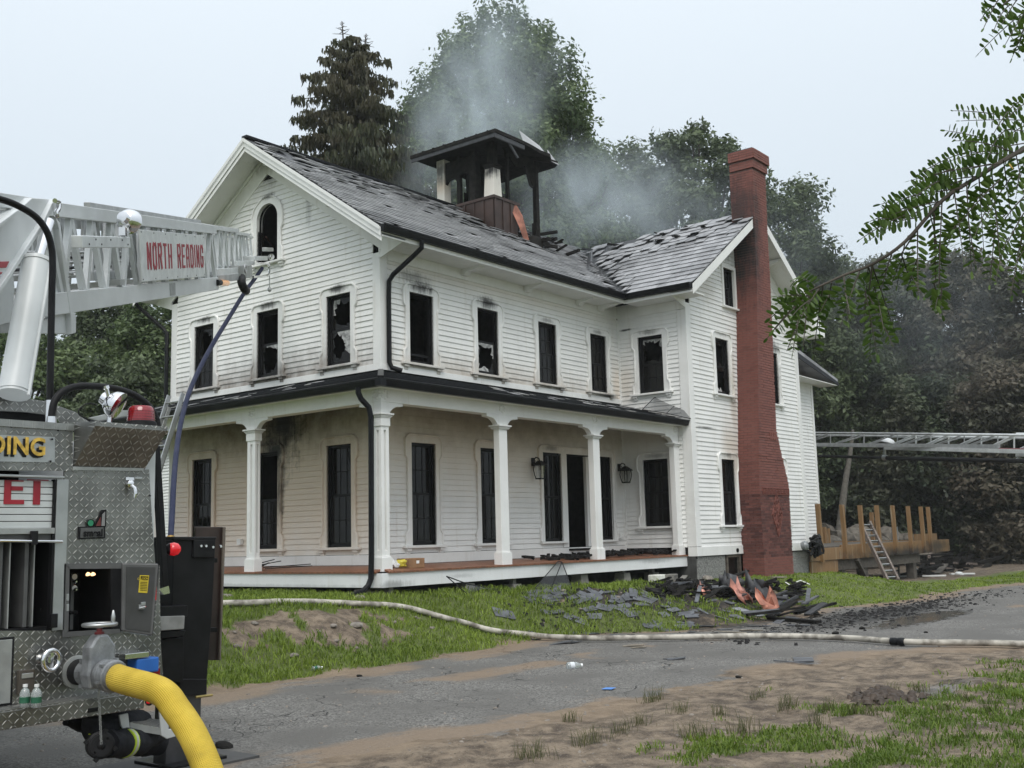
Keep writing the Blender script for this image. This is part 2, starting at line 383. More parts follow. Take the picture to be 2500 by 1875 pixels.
def earth_materials():
    def common(t, col, rough, p):
        n = t.noise(7, p, 6, .65); n2 = t.noise(55, p, 3)
        ch = t.ramp(t.math('ADD', t.attr('char'), t.math('MULTIPLY_ADD', n, 1.2, -.75)), .15, .6)
        col = t.mix(t.math('MULTIPLY', ch, .85), col, (.016, .015, .014))
        wet = t.ramp(t.math('ADD', t.attr('wet'), t.math('MULTIPLY_ADD', n, .9, -.55)), .45, .7)
        col = t.mix(t.math('MULTIPLY', wet, .45), col, (.03, .028, .025))
        return col, t.math('MULTIPLY_ADD', wet, -.62, rough), wet
    t = NT('asphalt'); p = t.pos()
    agg = t.n('ShaderNodeTexVoronoi'); agg.inputs['Scale'].default_value = 62; t.l(p, agg.inputs['Vector'])
    c = t.mix(t.ramp(t.xyz(agg.outputs['Color'])[0], .1, .95), (.062, .059, .054), (.235, .226, .21))
    c = t.mix(t.ramp(t.noise(.9, p, 5), .3, .7), c, (.105, .10, .092))
    wp = t.vmath('ADD', p, t.scale(t.n('ShaderNodeTexNoise').outputs[1], (.6, .6, .6)))
    tn = wp.node.inputs[1].links[0].from_node.inputs[0].links[0].from_node; tn.inputs['Scale'].default_value = 1.6; t.l(p, tn.inputs['Vector'])
    v = t.n('ShaderNodeTexVoronoi', feature='DISTANCE_TO_EDGE'); v.inputs['Scale'].default_value = .85; t.l(wp, v.inputs['Vector'])
    v2 = t.n('ShaderNodeTexVoronoi', feature='DISTANCE_TO_EDGE'); v2.inputs['Scale'].default_value = 3.4; t.l(wp, v2.inputs['Vector'])
    zone = t.ramp(t.noise(.55, p, 3), .56, .66)
    cr = t.math('MAXIMUM', t.math('MULTIPLY', t.ramp(v.outputs['Distance'], .006, .001), t.ramp(t.noise(.8, p, 2), .5, .6)), t.math('MULTIPLY', t.ramp(v2.outputs['Distance'], .02, .004), zone))
    c = t.mix(cr, c, (.014, .014, .014))
    sd = t.ramp(t.math('ADD', t.attr('sand'), t.math('MULTIPLY_ADD', t.noise(3.2, t.scale(p, (.6, 1.3, 1)), 7, .65), 1.5, -.9)), .12, .62)
    c = t.mix(t.math('MULTIPLY', sd, .8), c, t.mix(t.noise(30, p, 3), (.15, .105, .07), (.27, .2, .135)))
    c, r, wet = common(t, c, .8, p)
    t.set(c, r, 0, .4)
    h = t.math('SUBTRACT', t.math('MULTIPLY', agg.outputs['Distance'], .6), t.math('MULTIPLY', cr, 2.5))
    bm = t.n('ShaderNodeBump'); bm.inputs['Distance'].default_value = .008; t.l(t.math('MULTIPLY_ADD', wet, -.75, .8), bm.inputs['Strength']); t.l(h, bm.inputs['Height']); t.l(bm.outputs[0], t.b.inputs['Normal'])
    MAT['asphalt'] = t.m
    t = NT('earth'); p = t.pos()
    n = t.noise(4.5, p, 8, .7)
    c = t.mix(t.ramp(n, .34, .66), (.07, .052, .038), (.25, .195, .14))
    c = t.mix(t.ramp(t.noise(80, p, 2), .62, .72), c, (.30, .27, .22))
    c = t.mix(t.ramp(t.noise(45, p, 2), .64, .7), c, (.04, .032, .025))
    c = t.mix(t.math('MULTIPLY', t.ramp(t.attr('sand'), .2, .8), .5), c, (.27, .2, .135))
    g = t.ramp(t.math('ADD', t.attr('grass'), t.math('MULTIPLY_ADD', t.noise(12, p, 4), .9, -.45)), .25, .75)
    c = t.mix(t.math('MULTIPLY', g, .9), c, t.mix(t.noise(20, p, 4), (.05, .075, .018), (.15, .19, .05)))
    c, r, wet = common(t, c, .85, p)
    t.set(c, r, 0, .35)
    h = t.math('ADD', t.noise(16, p, 6, .7), t.math('MULTIPLY', t.noise(90, p, 2), .35))
    bm = t.n('ShaderNodeBump'); bm.inputs['Distance'].default_value = .03; t.l(t.math('MULTIPLY_ADD', wet, -.85, .9), bm.inputs['Strength']); t.l(h, bm.inputs['Height']); t.l(bm.outputs[0], t.b.inputs['Normal'])
    MAT['earth'] = t.m
    for nm, a, b in (('grass', (.085, .14, .018), (.33, .42, .065)), ('weed', (.05, .07, .02), (.14, .13, .06))):
        t = NT(nm); tint = t.attr('tint')
        t.set(t.mix(tint, a, b), .55, 0, .3)
        t.b.inputs['Subsurface Weight'].default_value = 0
        tr = t.n('ShaderNodeBsdfTranslucent'); t.l(t.mix(tint, a, b), tr.inputs[0]); ms = t.n('ShaderNodeMixShader'); ms.inputs[0].default_value = .35
        t.l(t.b.outputs[0], ms.inputs[1]); t.l(tr.outputs[0], ms.inputs[2]); t.l(ms.outputs[0], t.out.inputs[0])
        MAT[nm] = t.m
MAT = {}
earth_materials()
build_ground()

def blades(name, x, y, h, w, lean, mat, tint, label=None):
    n = len(x); z = ground_z(x, y); a = RNG.random(n) * 2 * PI
    bx, by = np.cos(a) * w, np.sin(a) * w
    la = RNG.random(n) * 2 * PI; lx, ly = np.cos(la) * h * lean, np.sin(la) * h * lean
    V = np.empty((n, 5, 3))
    V[:, 0] = np.stack([x - bx, y - by, z - .006], -1); V[:, 1] = np.stack([x + bx, y + by, z - .006], -1)
    V[:, 2] = np.stack([x + lx * .35 - bx * .7, y + ly * .35 - by * .7, z + h * .6], -1); V[:, 3] = np.stack([x + lx * .35 + bx * .7, y + ly * .35 + by * .7, z + h * .6], -1)
    V[:, 4] = np.stack([x + lx, y + ly, z + h * (1 - .35 * lean)], -1)
    b = np.arange(n)[:, None] * 5
    T = np.concatenate([b + np.array([0, 1, 3]), b + np.array([0, 3, 2]), b + np.array([2, 3, 4])])
    return raw_mesh(name, V.reshape(-1, 3), T, mat, None, {'tint': ('POINT', np.repeat(tint, 5))})

def build_grass():
    xs, ys, dep = [], [], []
    # blades thin out with distance from the viewer, each is wider there
    N = 1500000
    r = 4.0 * (46 / 4.0) ** RNG.random(N); a = HEAD + (RNG.random(N) - .5) * 1.25
    x = CAM[0] + np.sin(a) * r; y = CAM[1] + np.cos(a) * r
    g = grass_amount(x, y)
    keep = (RNG.random(N) < g) & ~((x > -.3) & (x < 14.5) & (y > -1.75)) & ~((x > -1.5) & (y > -1.5) & (x < 14)) & ~((y > line_y(EDGE, x) + 1.2) & (x < -9.2))
    keep &= (y < -1.75 + np.clip((-1.6 - x) * 60, 0, 60))
    keep &= ~((x > 16.5) & (y > -4.2))
    x, y, r, g = x[keep], y[keep], r[keep], g[keep]
    if len(x) > 260000: x, y, r, g = x[:260000], y[:260000], r[:260000], g[:260000]
    print('blades', len(x))
    cl = fbm(x, y, .8, 70); cl2 = fbm(x, y, 5, 71, 2)
    front = (line_y(NEAR, x) - y) > 0
    h = (.035 + .075 * RNG.random(len(x))) * (.6 + .9 * cl2) * np.where(front, .62, np.where(x > 5, .55, 1.0)) * (1 + r * .008)
    w = (.0022 + .0016 * RNG.random(len(x))) * (1 + r * .085)
    tint = np.clip(.1 + cl * .6 + (RNG.random(len(x)) - .5) * .5 - front * .34, 0, 1)
    o = blades('grass', x, y, h, w, .35 + .9 * RNG.random(len(x)), MAT['grass'], tint)
    tag(o, 'short green grass covering the bank, the lawn and the trampled verge', 'grass'); kind(o, 'stuff')
    # upright wiry tufts standing in the bare earth by the road
    tx, ty, th = [], [], []
    spots = [(1440, 1815), (1700, 1800), (1815, 1790), (1300, 1850), (1920, 1730), (1600, 1708), (1990, 1770), (2020, 1735), (2180, 1690), (2240, 1688), (1660, 1740), (1515, 1790), (2080, 1745), (2300, 1740), (1760, 1745), (1590, 1715), (2420, 1740), (1850, 1705), (1395, 1762), (2130, 1745), (1560, 1770), (2440, 1690), (2360, 1710)]
    for i, (px, py) in enumerate(spots):
        c = on_ground(px, py); k = 90 if i < 5 else 55; s = .085 if i < 4 else .06
        tx += list(c.x + RNG.normal(0, s, k)); ty += list(c.y + RNG.normal(0, s * .7, k)); th += list((.07 + .13 * RNG.random(k)) * (1.0 if i < 8 else .75))
    tx, ty, th = map(np.array, (tx, ty, th))
    o = blades('wiry_grass', tx, ty, th, .0022 + 0 * tx, .3 + .4 * RNG.random(len(tx)), MAT['weed'], RNG.random(len(tx)))
    tag(o, 'upright wiry grass tufts growing in the bare earth of the verge', 'grass'); kind(o, 'stuff')
build_grass()

def build_gravel():
    """pebbles, crumbs of char and clods lying about: nobody could count them"""
    def scatter(name, pts, size, mat, label, cat):
        n = len(pts); base = np.array([(-1, -.8, -.5), (1, -.7, -.5), (.8, 1, -.5), (-.9, .8, -.5), (-.5, -.5, .7), (.6, -.4, .6), (.45, .55, .75), (-.55, .45, .6)])
        fc = np.array([(4, 5, 6, 7), (0, 1, 5, 4), (1, 2, 6, 5), (2, 3, 7, 6), (3, 0, 4, 7)])
        a = RNG.random(n) * 6.28; ca, sa = np.cos(a), np.sin(a); sc = size[:, None] * (.6 + .8 * RNG.random((n, 3))); sc[:, 2] *= .7
        B = base[None] * (.75 + .5 * RNG.random((n, 8, 1))) * sc[:, None]
        V = np.stack([B[..., 0] * ca[:, None] - B[..., 1] * sa[:, None], B[..., 0] * sa[:, None] + B[..., 1] * ca[:, None], B[..., 2]], -1)
        V += pts[:, None]; F = (np.arange(n)[:, None, None] * 8 + fc[None]).reshape(-1, 4)
        o = raw_mesh(name, V.reshape(-1, 3), F, mat); tag(o, label, cat); kind(o, 'stuff'); return o
    def put(x, y): return np.stack([x, y, ground_z(x, y)], -1)
    n = 5200; r = 5 * (30 / 5) ** RNG.random(n); a = HEAD + (RNG.random(n) - .5) * 1.1
    x = CAM[0] + np.sin(a) * r; y = CAM[1] + np.cos(a) * r; ok = (y < -1.8) & (x < 16)
    ok &= (RNG.random(n) < .25 + .75 * (fbm(x, y, 1.1, 101) > .5)); x, y, r = x[ok], y[ok], r[ok]
    scatter('pebbles', put(x, y), (.004 + .012 * RNG.random(len(x)) ** 3) * (1 + r * .03), MAT['pebble'], 'small pale pebbles and clods scattered over the earth', 'gravel')
    x = RNG.normal(7.5, 3.6, 2600); y = RNG.normal(-6.5, .5, 2600); x2 = RNG.normal(1.9, 1.7, 1500); y2 = RNG.normal(-3.0, .6, 1500)
    x = np.concatenate([x, x2]); y = np.concatenate([y, y2]); ok = (y < -1.95) & (x > .2); x, y = x[ok], y[ok]
    scatter('char_crumbs', put(x, y), .008 + .045 * RNG.random(len(x)) ** 4, MAT['char'], 'black charred crumbs strewn across the driveway and the bank foot', 'debris')
    P = [on_ground(*p) for p in [(2150, 1700), (2170, 1706), (2135, 1703), (2200, 1704), (2120, 1712)]]
    x = np.concatenate([p.x + RNG.normal(0, .10, 45) for p in P]); y = np.concatenate([p.y + RNG.normal(0, .07, 45) for p in P])
    q = put(x, y); q[:, 2] += RNG.random(len(x)) * .05
    scatter('mud_clods', q, .015 + .035 * RNG.random(len(x)), MAT['mud'], 'dark clods of churned mud beside the puddle', 'mud')
MAT['pebble'] = simple('pebble', (.20, .175, .15), .85, var=.3)
MAT['char'] = simple('char', (.014, .013, .013), .6, var=.4)
MAT['mud'] = simple('mud', (.045, .03, .02), .6, var=.3, bump=.3, bscale=40)
build_gravel()
# ================================================================== HOUSE
W, L, Q, XR = 6.56, 8.2, 1.915, 14.45      # gable width, long wall, wing projection, far corner of the wing
SL = .676; EZ = 6.10; EO = .67             # roof slope, eave height and overhang
RXW = (L - EO + XR + EO) / 2               # wing ridge x
RIDGE = EZ + SL * (W / 2 + EO)
def roof_main(y): return EZ + SL * (y + EO)
def roof_wing(x): return EZ + SL * (x - (L - EO))
WW = .34                                   # half width of a window

soot_up = [((-.03, c, 5.32), (.2, .34, .10), .9) for c in (1.11, 3.235, 5.38)]
soot_long = [((c, -.03, 5.36 if i < 2 else 5.27), (.40 if i < 2 else .3, .2, .17 if i < 2 else .07), (1, .95, .55, .6)[i]) for i, c in enumerate((1.09, 3.125, 5.225, 7.275))]
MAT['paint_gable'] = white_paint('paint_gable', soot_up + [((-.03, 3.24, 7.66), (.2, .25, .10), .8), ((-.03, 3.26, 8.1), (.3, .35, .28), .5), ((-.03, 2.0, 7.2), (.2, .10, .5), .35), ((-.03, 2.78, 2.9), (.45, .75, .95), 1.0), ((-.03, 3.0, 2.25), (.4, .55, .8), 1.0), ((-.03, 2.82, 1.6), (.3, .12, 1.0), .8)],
    [((-.03, 3.2, 3.25), (.6, 6.0, 1.15), .97), ((-.03, 3.3, 7.95), (.4, .8, .5), .15), ((-.03, 1.3, 7.0), (.3, .5, .4), .08)], [((-.03, 3.2, 1.5), (.6, 9, 2.1), .85)], tint=(.10, .065, .038))  # porch tan and brown: smoke staining plus warm shade put into the colour
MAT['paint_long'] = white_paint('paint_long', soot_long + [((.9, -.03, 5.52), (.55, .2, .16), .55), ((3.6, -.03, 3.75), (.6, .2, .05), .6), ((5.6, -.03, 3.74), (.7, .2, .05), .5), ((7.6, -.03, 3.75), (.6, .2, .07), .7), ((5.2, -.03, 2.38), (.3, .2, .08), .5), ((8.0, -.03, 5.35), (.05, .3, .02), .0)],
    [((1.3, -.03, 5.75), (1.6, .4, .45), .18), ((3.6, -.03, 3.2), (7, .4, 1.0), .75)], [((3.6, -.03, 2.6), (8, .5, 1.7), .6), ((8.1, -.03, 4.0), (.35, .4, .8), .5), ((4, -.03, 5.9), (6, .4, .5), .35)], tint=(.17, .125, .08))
MAT['paint_wing'] = white_paint('paint_wing', [((8.2, -.94, 5.28), (.2, .38, .08), .6), ((8.2, -.30, 5.42), (.2, .30, .035), 1), ((9.9, -1.9, 5.3), (.33, .2, .07), .4), ((9.9, -1.9, 2.30), (.34, .2, .10), .75), ((8.9, -1.9, 2.92), (.6, .2, .035), .8), ((10.5, -1.9, 7.5), (.5, .3, .35), .55),
     ((12.95, -1.9, 5.35), (.42, .2, .30), .8), ((12.95, -1.9, 4.6), (.30, .2, .9), .5), ((8.2, -1.0, 2.28), (.2, .36, .08), .5)],
    [((10.2, -1.9, 2.4), (.7, .3, 1.0), .55), ((10.4, -1.9, 3.8), (.25, .3, 1.8), .5), ((8.2, -.2, 4.1), (.3, .4, .7), .35), ((9.3, -1.9, 6.4), (.6, .3, .5), .25), ((8.2, -.8, 3.0), (.4, 1.2, .6), .3)])
MAT['trim'] = white_paint('trim', [], [], (), (.80, .80, .78), grime=.18)
MAT['trim_sooty'] = white_paint('trim_sooty', [((-.05, 3.28, 8.35), (.3, .5, .25), .5)], [((-.3, 2.2, 7.9), (.6, 1.2, .8), .12)], (), (.78, .78, .75), grime=.2)
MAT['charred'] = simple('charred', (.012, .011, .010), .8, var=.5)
MAT['black_metal'] = simple('black_metal', (.007, .0075, .009), .38, var=.2)
MAT['black_frame'] = simple('black_frame', (.012, .012, .013), .45, var=.2)
MAT['copper_brown'] = simple('copper_brown', (.065, .042, .035), .45, .5, var=.2, scale=3, dirt=(.02, .018, .018))
MAT['slate_dark'] = simple('slate_dark', (.035, .036, .04), .5, var=.3)
MAT['granite'] = simple('granite', (.20, .20, .19), .8, var=.45, scale=26, bump=.5, bscale=30, dirt=(.06, .06, .055))
MAT['concrete'] = simple('concrete', (.22, .21, .19), .85, var=.15, bump=.3)
MAT['deck_wood'] = simple('deck_wood', (.20, .085, .045), .5, var=.35, scale=14, dirt=(.05, .03, .02))
MAT['brown_edge'] = simple('brown_edge', (.05, .028, .018), .6)

def slate_mat(nm='slate', k=1.0):
    t = NT(nm); p = t.pos(); r = t.rnd()
    n = t.noise(5, p, 5); ra = t.attr('shade')
    v = t.math('ADD', t.math('MULTIPLY', t.math('ADD', r, ra), .30), t.math('MULTIPLY', n, .62))
    c = t.mix(t.ramp(v, .15, .95, 0, 1, False), (.13 * k, .132 * k, .138 * k), (.36 * k, .36 * k, .368 * k))
    soot = t.ramp(t.noise(.75, t.scale(p, (.6, 1, 1)), 5, .65), .52, .64)
    c = t.mix(t.math('MULTIPLY', soot, .5), c, (.06, .058, .06))
    c = t.mix(t.math('MULTIPLY', t.ramp(t.noise(14, p, 4), .6, .72), .4), c, (.34, .32, .31))
    t.set(c, t.math('MULTIPLY_ADD', n, .3, .30), 0, .5); t.bump(t.noise(40, p, 4), .25, .004); return t.m
MAT['slate'] = slate_mat('slate', 1.3)
MAT['slate_main'] = slate_mat('slate_main', 1.2)
def glass_mat():
    t = NT('glass'); p = t.pos()
    tr = t.n('ShaderNodeBsdfTransparent'); tr.inputs[0].default_value = (.12, .12, .12, 1)
    gl = t.n('ShaderNodeBsdfGlossy'); gl.inputs['Roughness'].default_value = .06; gl.inputs[0].default_value = (.9, .9, .9, 1)
    fr = t.n('ShaderNodeFresnel'); fr.inputs[0].default_value = 1.5
    df = t.n('ShaderNodeBsdfDiffuse'); t.l(t.mix(t.noise(6, p), (.006, .006, .006), (.03, .029, .027)), df.inputs[0])
    m1 = t.n('ShaderNodeMixShader'); m1.inputs[0].default_value = .45; t.l(tr.outputs[0], m1.inputs[1]); t.l(df.outputs[0], m1.inputs[2])
    m2 = t.n('ShaderNodeMixShader'); t.l(t.math('MULTIPLY', fr.outputs[0], .5), m2.inputs[0]); t.l(m1.outputs[0], m2.inputs[1]); t.l(gl.outputs[0], m2.inputs[2]); t.l(m2.outputs[0], t.out.inputs[0])
    return t.m
MAT['glass'] = glass_mat()
MAT['cracked_glass'] = simple('cracked_glass', (.34, .34, .33), .25, var=.5, scale=12)

house = thing('farmhouse', 'fire gutted white clapboard house with slate roof, wraparound porch and burnt cupola', 'house', (0, 0, -.6))

# a wall: origin, direction along, outward normal, length, openings (a0,a1,z0,z1), top(a) height
class Wall:
    def __init__(s, o, d, n, length, z0, top, opens, mat, name, joint=None):
        s.o, s.d, s.n, s.len, s.z0, s.top, s.op, s.mat = Vector(o), Vector(d), Vector(n), length, z0, top, opens, mat
        s.root = s.core(name)
    def P(s, a, z, out=0.0): return s.o + s.d * a + s.n * out + Vector((0, 0, z))
    def core(s, name):
        cuts = sorted(set([0, s.len] + [c for o in s.op for c in o[:2]] + s.extra())); m = MB()
        for a0, a1 in zip(cuts, cuts[1:]):
            mid = (a0 + a1) / 2; z = s.z0
            for o in sorted([o for o in s.op if o[0] <= mid <= o[1]], key=lambda o: o[2]):
                if o[2] > z + 1e-4: m.prism([s.P(a0, z), s.P(a1, z), s.P(a1, o[2]), s.P(a0, o[2])], -s.n * .14)
                z = o[3]
            m.prism([s.P(a0, z), s.P(a1, z), s.P(a1, s.top(a1)), s.P(a0, s.top(a0))], -s.n * .14)
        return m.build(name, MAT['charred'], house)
    def extra(s): return []
    def clapboards(s, z0, z1, a0, a1, exp=.108, lim=None):
        z = z0; k = 0
        while z < z1 - .02:
            h = min(exp, z1 - z); zz = z + h
            lo, hi = (a0, a1) if lim is None else lim(z + h * .5)
            lo, hi = max(lo, a0), min(hi, a1)
            seg = [(lo, hi)]
            for o in s.op:
                if o[2] < zz - .01 and o[3] > z + .01:
                    ns = []
                    for p, q in seg:
                        if o[1] <= p or o[0] >= q: ns.append((p, q)); continue
                        if o[0] > p: ns.append((p, o[0]))
                        if o[1] < q: ns.append((o[1], q))
                    seg = ns
            j = random.uniform(-.0015, .002); sag = [random.uniform(-.003, .003) for _ in range(2)]
            for p, q in seg:
                if q - p < .02: continue
                m = MB(); BOARDS.append((q - p, s, m))
                m.add([s.P(p, z + sag[0], .002), s.P(q, z + sag[1], .002), s.P(q, zz + .01, .002), s.P(p, zz + .01, .002),
                       s.P(p, z + sag[0], .027 + j), s.P(q, z + sag[1], .027 + j), s.P(q, zz + .01, .007 + j), s.P(p, zz + .01, .007 + j)],
                      [(0, 1, 5, 4), (4, 5, 6, 7), (0, 4, 7, 3), (1, 2, 6, 5), (3, 7, 6, 2), (0, 3, 2, 1)])
            z += exp; k += 1
    def board(s, a0, a1, z0, z1, out, name, mat=None, back=0.0):
        m = MB(); m.hexa([s.P(a0, z0, back), s.P(a1, z0, back), s.P(a1, z0, out), s.P(a0, z0, out), s.P(a0, z1, back), s.P(a1, z1, back), s.P(a1, z1, out), s.P(a0, z1, out)])
        return m.build(name, mat or MAT['trim'], s.root, bevel=.004)

def outline(hw, z0, z1, ear=.175, narrow=.115, head=.17, d1=.27, d2=.25, r=.15):
    """outer edge of a window casing, from the foot on one side over the head to the other foot (half-width hw)"""
    pts = [(hw + ear, z0), (hw + ear, z0 + d2 - .05), (hw + ear - .012, z0 + d2 - .02), (hw + narrow + .012, z0 + d2 + .02), (hw + narrow, z0 + d2 + .05), (hw + narrow, z1 - d1 - .05), (hw + narrow + .012, z1 - d1 - .02), (hw + ear - .012, z1 - d1 + .02), (hw + ear, z1 - d1 + .05)]
    xo, zo = hw + ear, z1 + head
    for k in range(9):
        t = PI / 2 * k / 8; pts.append((xo - r + r * math.cos(t), zo - r + r * math.sin(t)))
    return pts + [(-x, z) for x, z in reversed(pts)]

def window(wall, c, z0, z1, hw=WW, style='intact', arch=False, cols=3, casing=True, sill=True, label=None):
    P = lambda x, z, out: wall.P(c + x, z, out)
    m = MB()
    if arch:
        zs = z1 - hw; inner = [(hw, z0), (hw, zs)] + [(hw * math.cos(PI * k / 24), zs + hw * math.sin(PI * k / 24)) for k in range(1, 24)] + [(-hw, zs), (-hw, z0)]
        hb = hw + .17; hn = hw + .12
        outer = [(hb, z0), (hb, zs - .02)] + [(hb * math.cos(PI * k / 24), zs + hb * math.sin(PI * k / 24)) for k in range(1, 24)] + [(-hb, zs - .02), (-hb, z0)]
        # waist between foot and spring
        outer = [(hb, z0), (hb, z0 + .24), (hn, z0 + .3), (hn, zs - .26), (hb, zs - .2)] + outer[2:-2] + [(-hb, zs - .2), (-hn, zs - .26), (-hn, z0 + .3), (-hb, z0 + .24), (-hb, z0)]
        inner = [(hw, z0), (hw, z0 + .24), (hw, z0 + .3), (hw, zs - .26), (hw, zs - .2)] + inner[2:-2] + [(-hw, zs - .2), (-hw, zs - .26), (-hw, z0 + .3), (-hw, z0 + .24), (-hw, z0)]
        bead = outer
    else:
        outer = outline(hw, z0, z1) if casing else [(hw + .09, z0), (hw + .09, z1 + .09), (-hw - .09, z1 + .09), (-hw - .09, z0)]
        inner = [(max(-hw, min(hw, x)), min(z, z1)) for x, z in outer]; bead = outer
    D = .048
    n = len(outer); vs = [P(x, z, D) for x, z in outer] + [P(x, z, D) for x, z in inner] + [P(x, z, .0) for x, z in outer] + [P(x, z, -.1) for x, z in inner]
    fs = []
    for i in range(n - 1):
        fs += [(i, i + 1, n + i + 1, n + i), (i, 2 * n + i, 2 * n + i + 1, i + 1), (n + i, n + i + 1, 3 * n + i + 1, 3 * n + i)]
    fs += [(0, n, 3 * n, 2 * n), (n - 1, 3 * n - 1, 4 * n - 1, 2 * n - 1)]
    m.add(vs, fs)
    root = m.build('window', wall.mat, house)
    if label: root['label'] = label
    if casing:
        b = MB(); b.tube([P(x * .975, z - (.018 if z > z1 else 0), D + .004) for x, z in bead], .024, 6); b.build('moulding', wall.mat, root)
    if sill:
        s = MB(); e = hw + (.24 if casing else .12); s.hexa([P(-e, z0 - .05, .0), P(e, z0 - .05, .0), P(e, z0 - .05, .11), P(-e, z0 - .05, .11), P(-e, z0 + .004, .0), P(e, z0 + .004, .0), P(e, z0 - .004, .11), P(-e, z0 - .004, .11)])
        s.build('sill', wall.mat, root, bevel=.006)
        if casing:
            for sg in (-1, 1):
                k = MB(); a = sg * (hw + .12)
                for (w_, h0, h1, o) in ((.06, -.10, -.052, .085), (.05, -.15, -.10, .055)):
                    k.hexa([P(a - w_, z0 + h0, 0), P(a + w_, z0 + h0, 0), P(a + w_, z0 + h0, o), P(a - w_, z0 + h0, o), P(a - w_, z0 + h1, 0), P(a + w_, z0 + h1, 0), P(a + w_, z0 + h1, o), P(a - w_, z0 + h1, o)])
                k.build('sill_bracket', wall.mat, root, bevel=.004)
    # sashes: black frames, set back
    fm = MAT['black_frame']; f = MB(); out = -.045
    def rect(mb, x0, x1, za, zb, o, dpt=.03): mb.hexa([P(x0, za, o - dpt), P(x1, za, o - dpt), P(x1, za, o), P(x0, za, o), P(x0, zb, o - dpt), P(x1, zb, o - dpt), P(x1, zb, o), P(x0, zb, o)])
    if arch:
        pts = [(hw * math.cos(PI * k / 16), z1 - hw + hw * math.sin(PI * k / 16)) for k in range(17)]
        f.tube([P(hw, z0, out)] + [P(x, z, out) for x, z in pts] + [P(-hw, z0, out)], .028, 4)
        f.build('sash', fm, root); return root
    rect(f, -hw, -hw + .03, z0, z1, out + .02, .08); rect(f, hw - .03, hw, z0, z1, out + .02, .08); rect(f, -hw, hw, z0, z0 + .04, out + .02, .08); rect(f, -hw, hw, z1 - .03, z1, out + .02, .08)
    f.build('frame', fm, root)
    zm = z0 + (z1 - z0) * .5
    def sash(za, zb, o, broken):
        s = MB(); rect(s, -hw + .03, -hw + .07, za, zb, o); rect(s, hw - .07, hw - .03, za, zb, o); rect(s, -hw + .03, hw - .03, za, za + .05, o); rect(s, -hw + .03, hw - .03, zb - .04, zb, o)
        iw = 2 * (hw - .07); rows = 2
        if broken != 'gone' and broken != 'bare':
            for k in range(1, cols):
                if broken == 'intact': rect(s, -hw + .07 + iw * k / cols - .009, -hw + .07 + iw * k / cols + .009, za + .05, zb - .04, o - .004, .02)
            if broken == 'intact': rect(s, -hw + .07, hw - .07, (za + zb) / 2 - .009, (za + zb) / 2 + .009, o - .004, .02)
        so = s.build('sash', fm, root)
        if broken == 'intact':
            for k in range(cols):
                for r_ in range(rows):
                    x0 = -hw + .07 + iw * k / cols + .009; x1 = -hw + .07 + iw * (k + 1) / cols - .009
                    zz0 = (za + .05, (za + zb) / 2 + .009)[r_]; zz1 = ((za + zb) / 2 - .009, zb - .04)[r_]
                    q = MB(); rect(q, x0, x1, zz0, zz1, o - .012, .004); q.build('pane', MAT['glass'], root)
        elif broken in ('edge', 'half'):
            # jagged remains of glass round the rim
            x0, x1, zz0, zz1 = -hw + .07, hw - .07, za + .05, zb - .04; cx = (x0 + x1) / 2 + random.uniform(-.03, .05); cz = (zz0 + zz1) / 2 + random.uniform(-.02, .06)
            N = 30; ri = []; ro = []
            for k in range(N):
                t = 2 * PI * k / N; dx, dz = math.cos(t), math.sin(t)
                s_ = min((x1 - cx) / dx if dx > 1e-6 else ((x0 - cx) / dx if dx < -1e-6 else 9), (zz1 - cz) / dz if dz > 1e-6 else ((zz0 - cz) / dz if dz < -1e-6 else 9))
                ro.append((cx + dx * s_, cz + dz * s_)); q_ = random.uniform(.62, .95) * (.5 if (broken == 'half' and dx < -.2) else 1); ri.append((cx + dx * s_ * q_, cz + dz * s_ * q_))
            for a in range(0, N, 6):
                q = MB()
                for k in range(a, a + 6):
                    k2 = (k + 1) % N; q.prism([P(*ri[k], o - .012), P(*ro[k], o - .012), P(*ro[k2], o - .012), P(*ri[k2], o - .012)], wall.n * .004)
                q.build('glass_shard', MAT['cracked_glass'] if random.random() < .35 else MAT['glass'], root)
    up_, lo_ = {'intact': ('intact', 'intact'), 'W1': ('half', 'intact'), 'W2': ('bare', 'edge'), 'W3': ('edge', 'half'), 'U1': (None, 'low'), 'U2': (None, 'edge'), 'wu': ('edge', 'intact'), 'fu': ('half', 'edge'), 'G2': ('bare', 'intact')}[style]
    if up_: sash(zm - .02, z1 - .03, out - .035, up_)
    if lo_ == 'low': sash(z0 + .02, z0 + .2, out, 'bare')
    elif lo_: sash(z0 + .03, zm + .02, out, lo_)
    return root

UPZ = (3.82, 5.21); LOZ = (.34, 2.28)
def rect_open(c, z): return (c - WW, c + WW, z[0], z[1])
def gtop(a): return roof_main(min(a, W - a)) - .05
BOARDS = []
class GWall(Wall):
    def extra(s): return [s.len / 2]
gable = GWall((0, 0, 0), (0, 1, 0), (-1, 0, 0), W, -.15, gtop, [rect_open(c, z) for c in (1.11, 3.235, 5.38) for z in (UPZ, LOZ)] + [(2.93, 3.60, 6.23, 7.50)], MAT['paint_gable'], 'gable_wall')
longw = Wall((0, 0, 0), (1, 0, 0), (0, -1, 0), L, -.15, lambda a: 6.05, [rect_open(c, UPZ) for c in (1.09, 3.125, 5.225, 7.275)] + [rect_open(c, LOZ) for c in (1.09, 3.125, 5.25, 7.30)] + [(5.79, 6.78, .17, 2.27)], MAT['paint_long'], 'long_wall')
wside = Wall((L, 0, 0), (0, -1, 0), (-1, 0, 0), Q, -.15, lambda a: 6.05, [(.94 - WW, .94 + WW, 3.80, 5.18), (.94 - WW, .94 + WW, .62, 2.20)], MAT['paint_wing'], 'wing_side_wall')
WL = XR - L
def wtop(a): return roof_wing(L + min(a, WL - a)) - .05
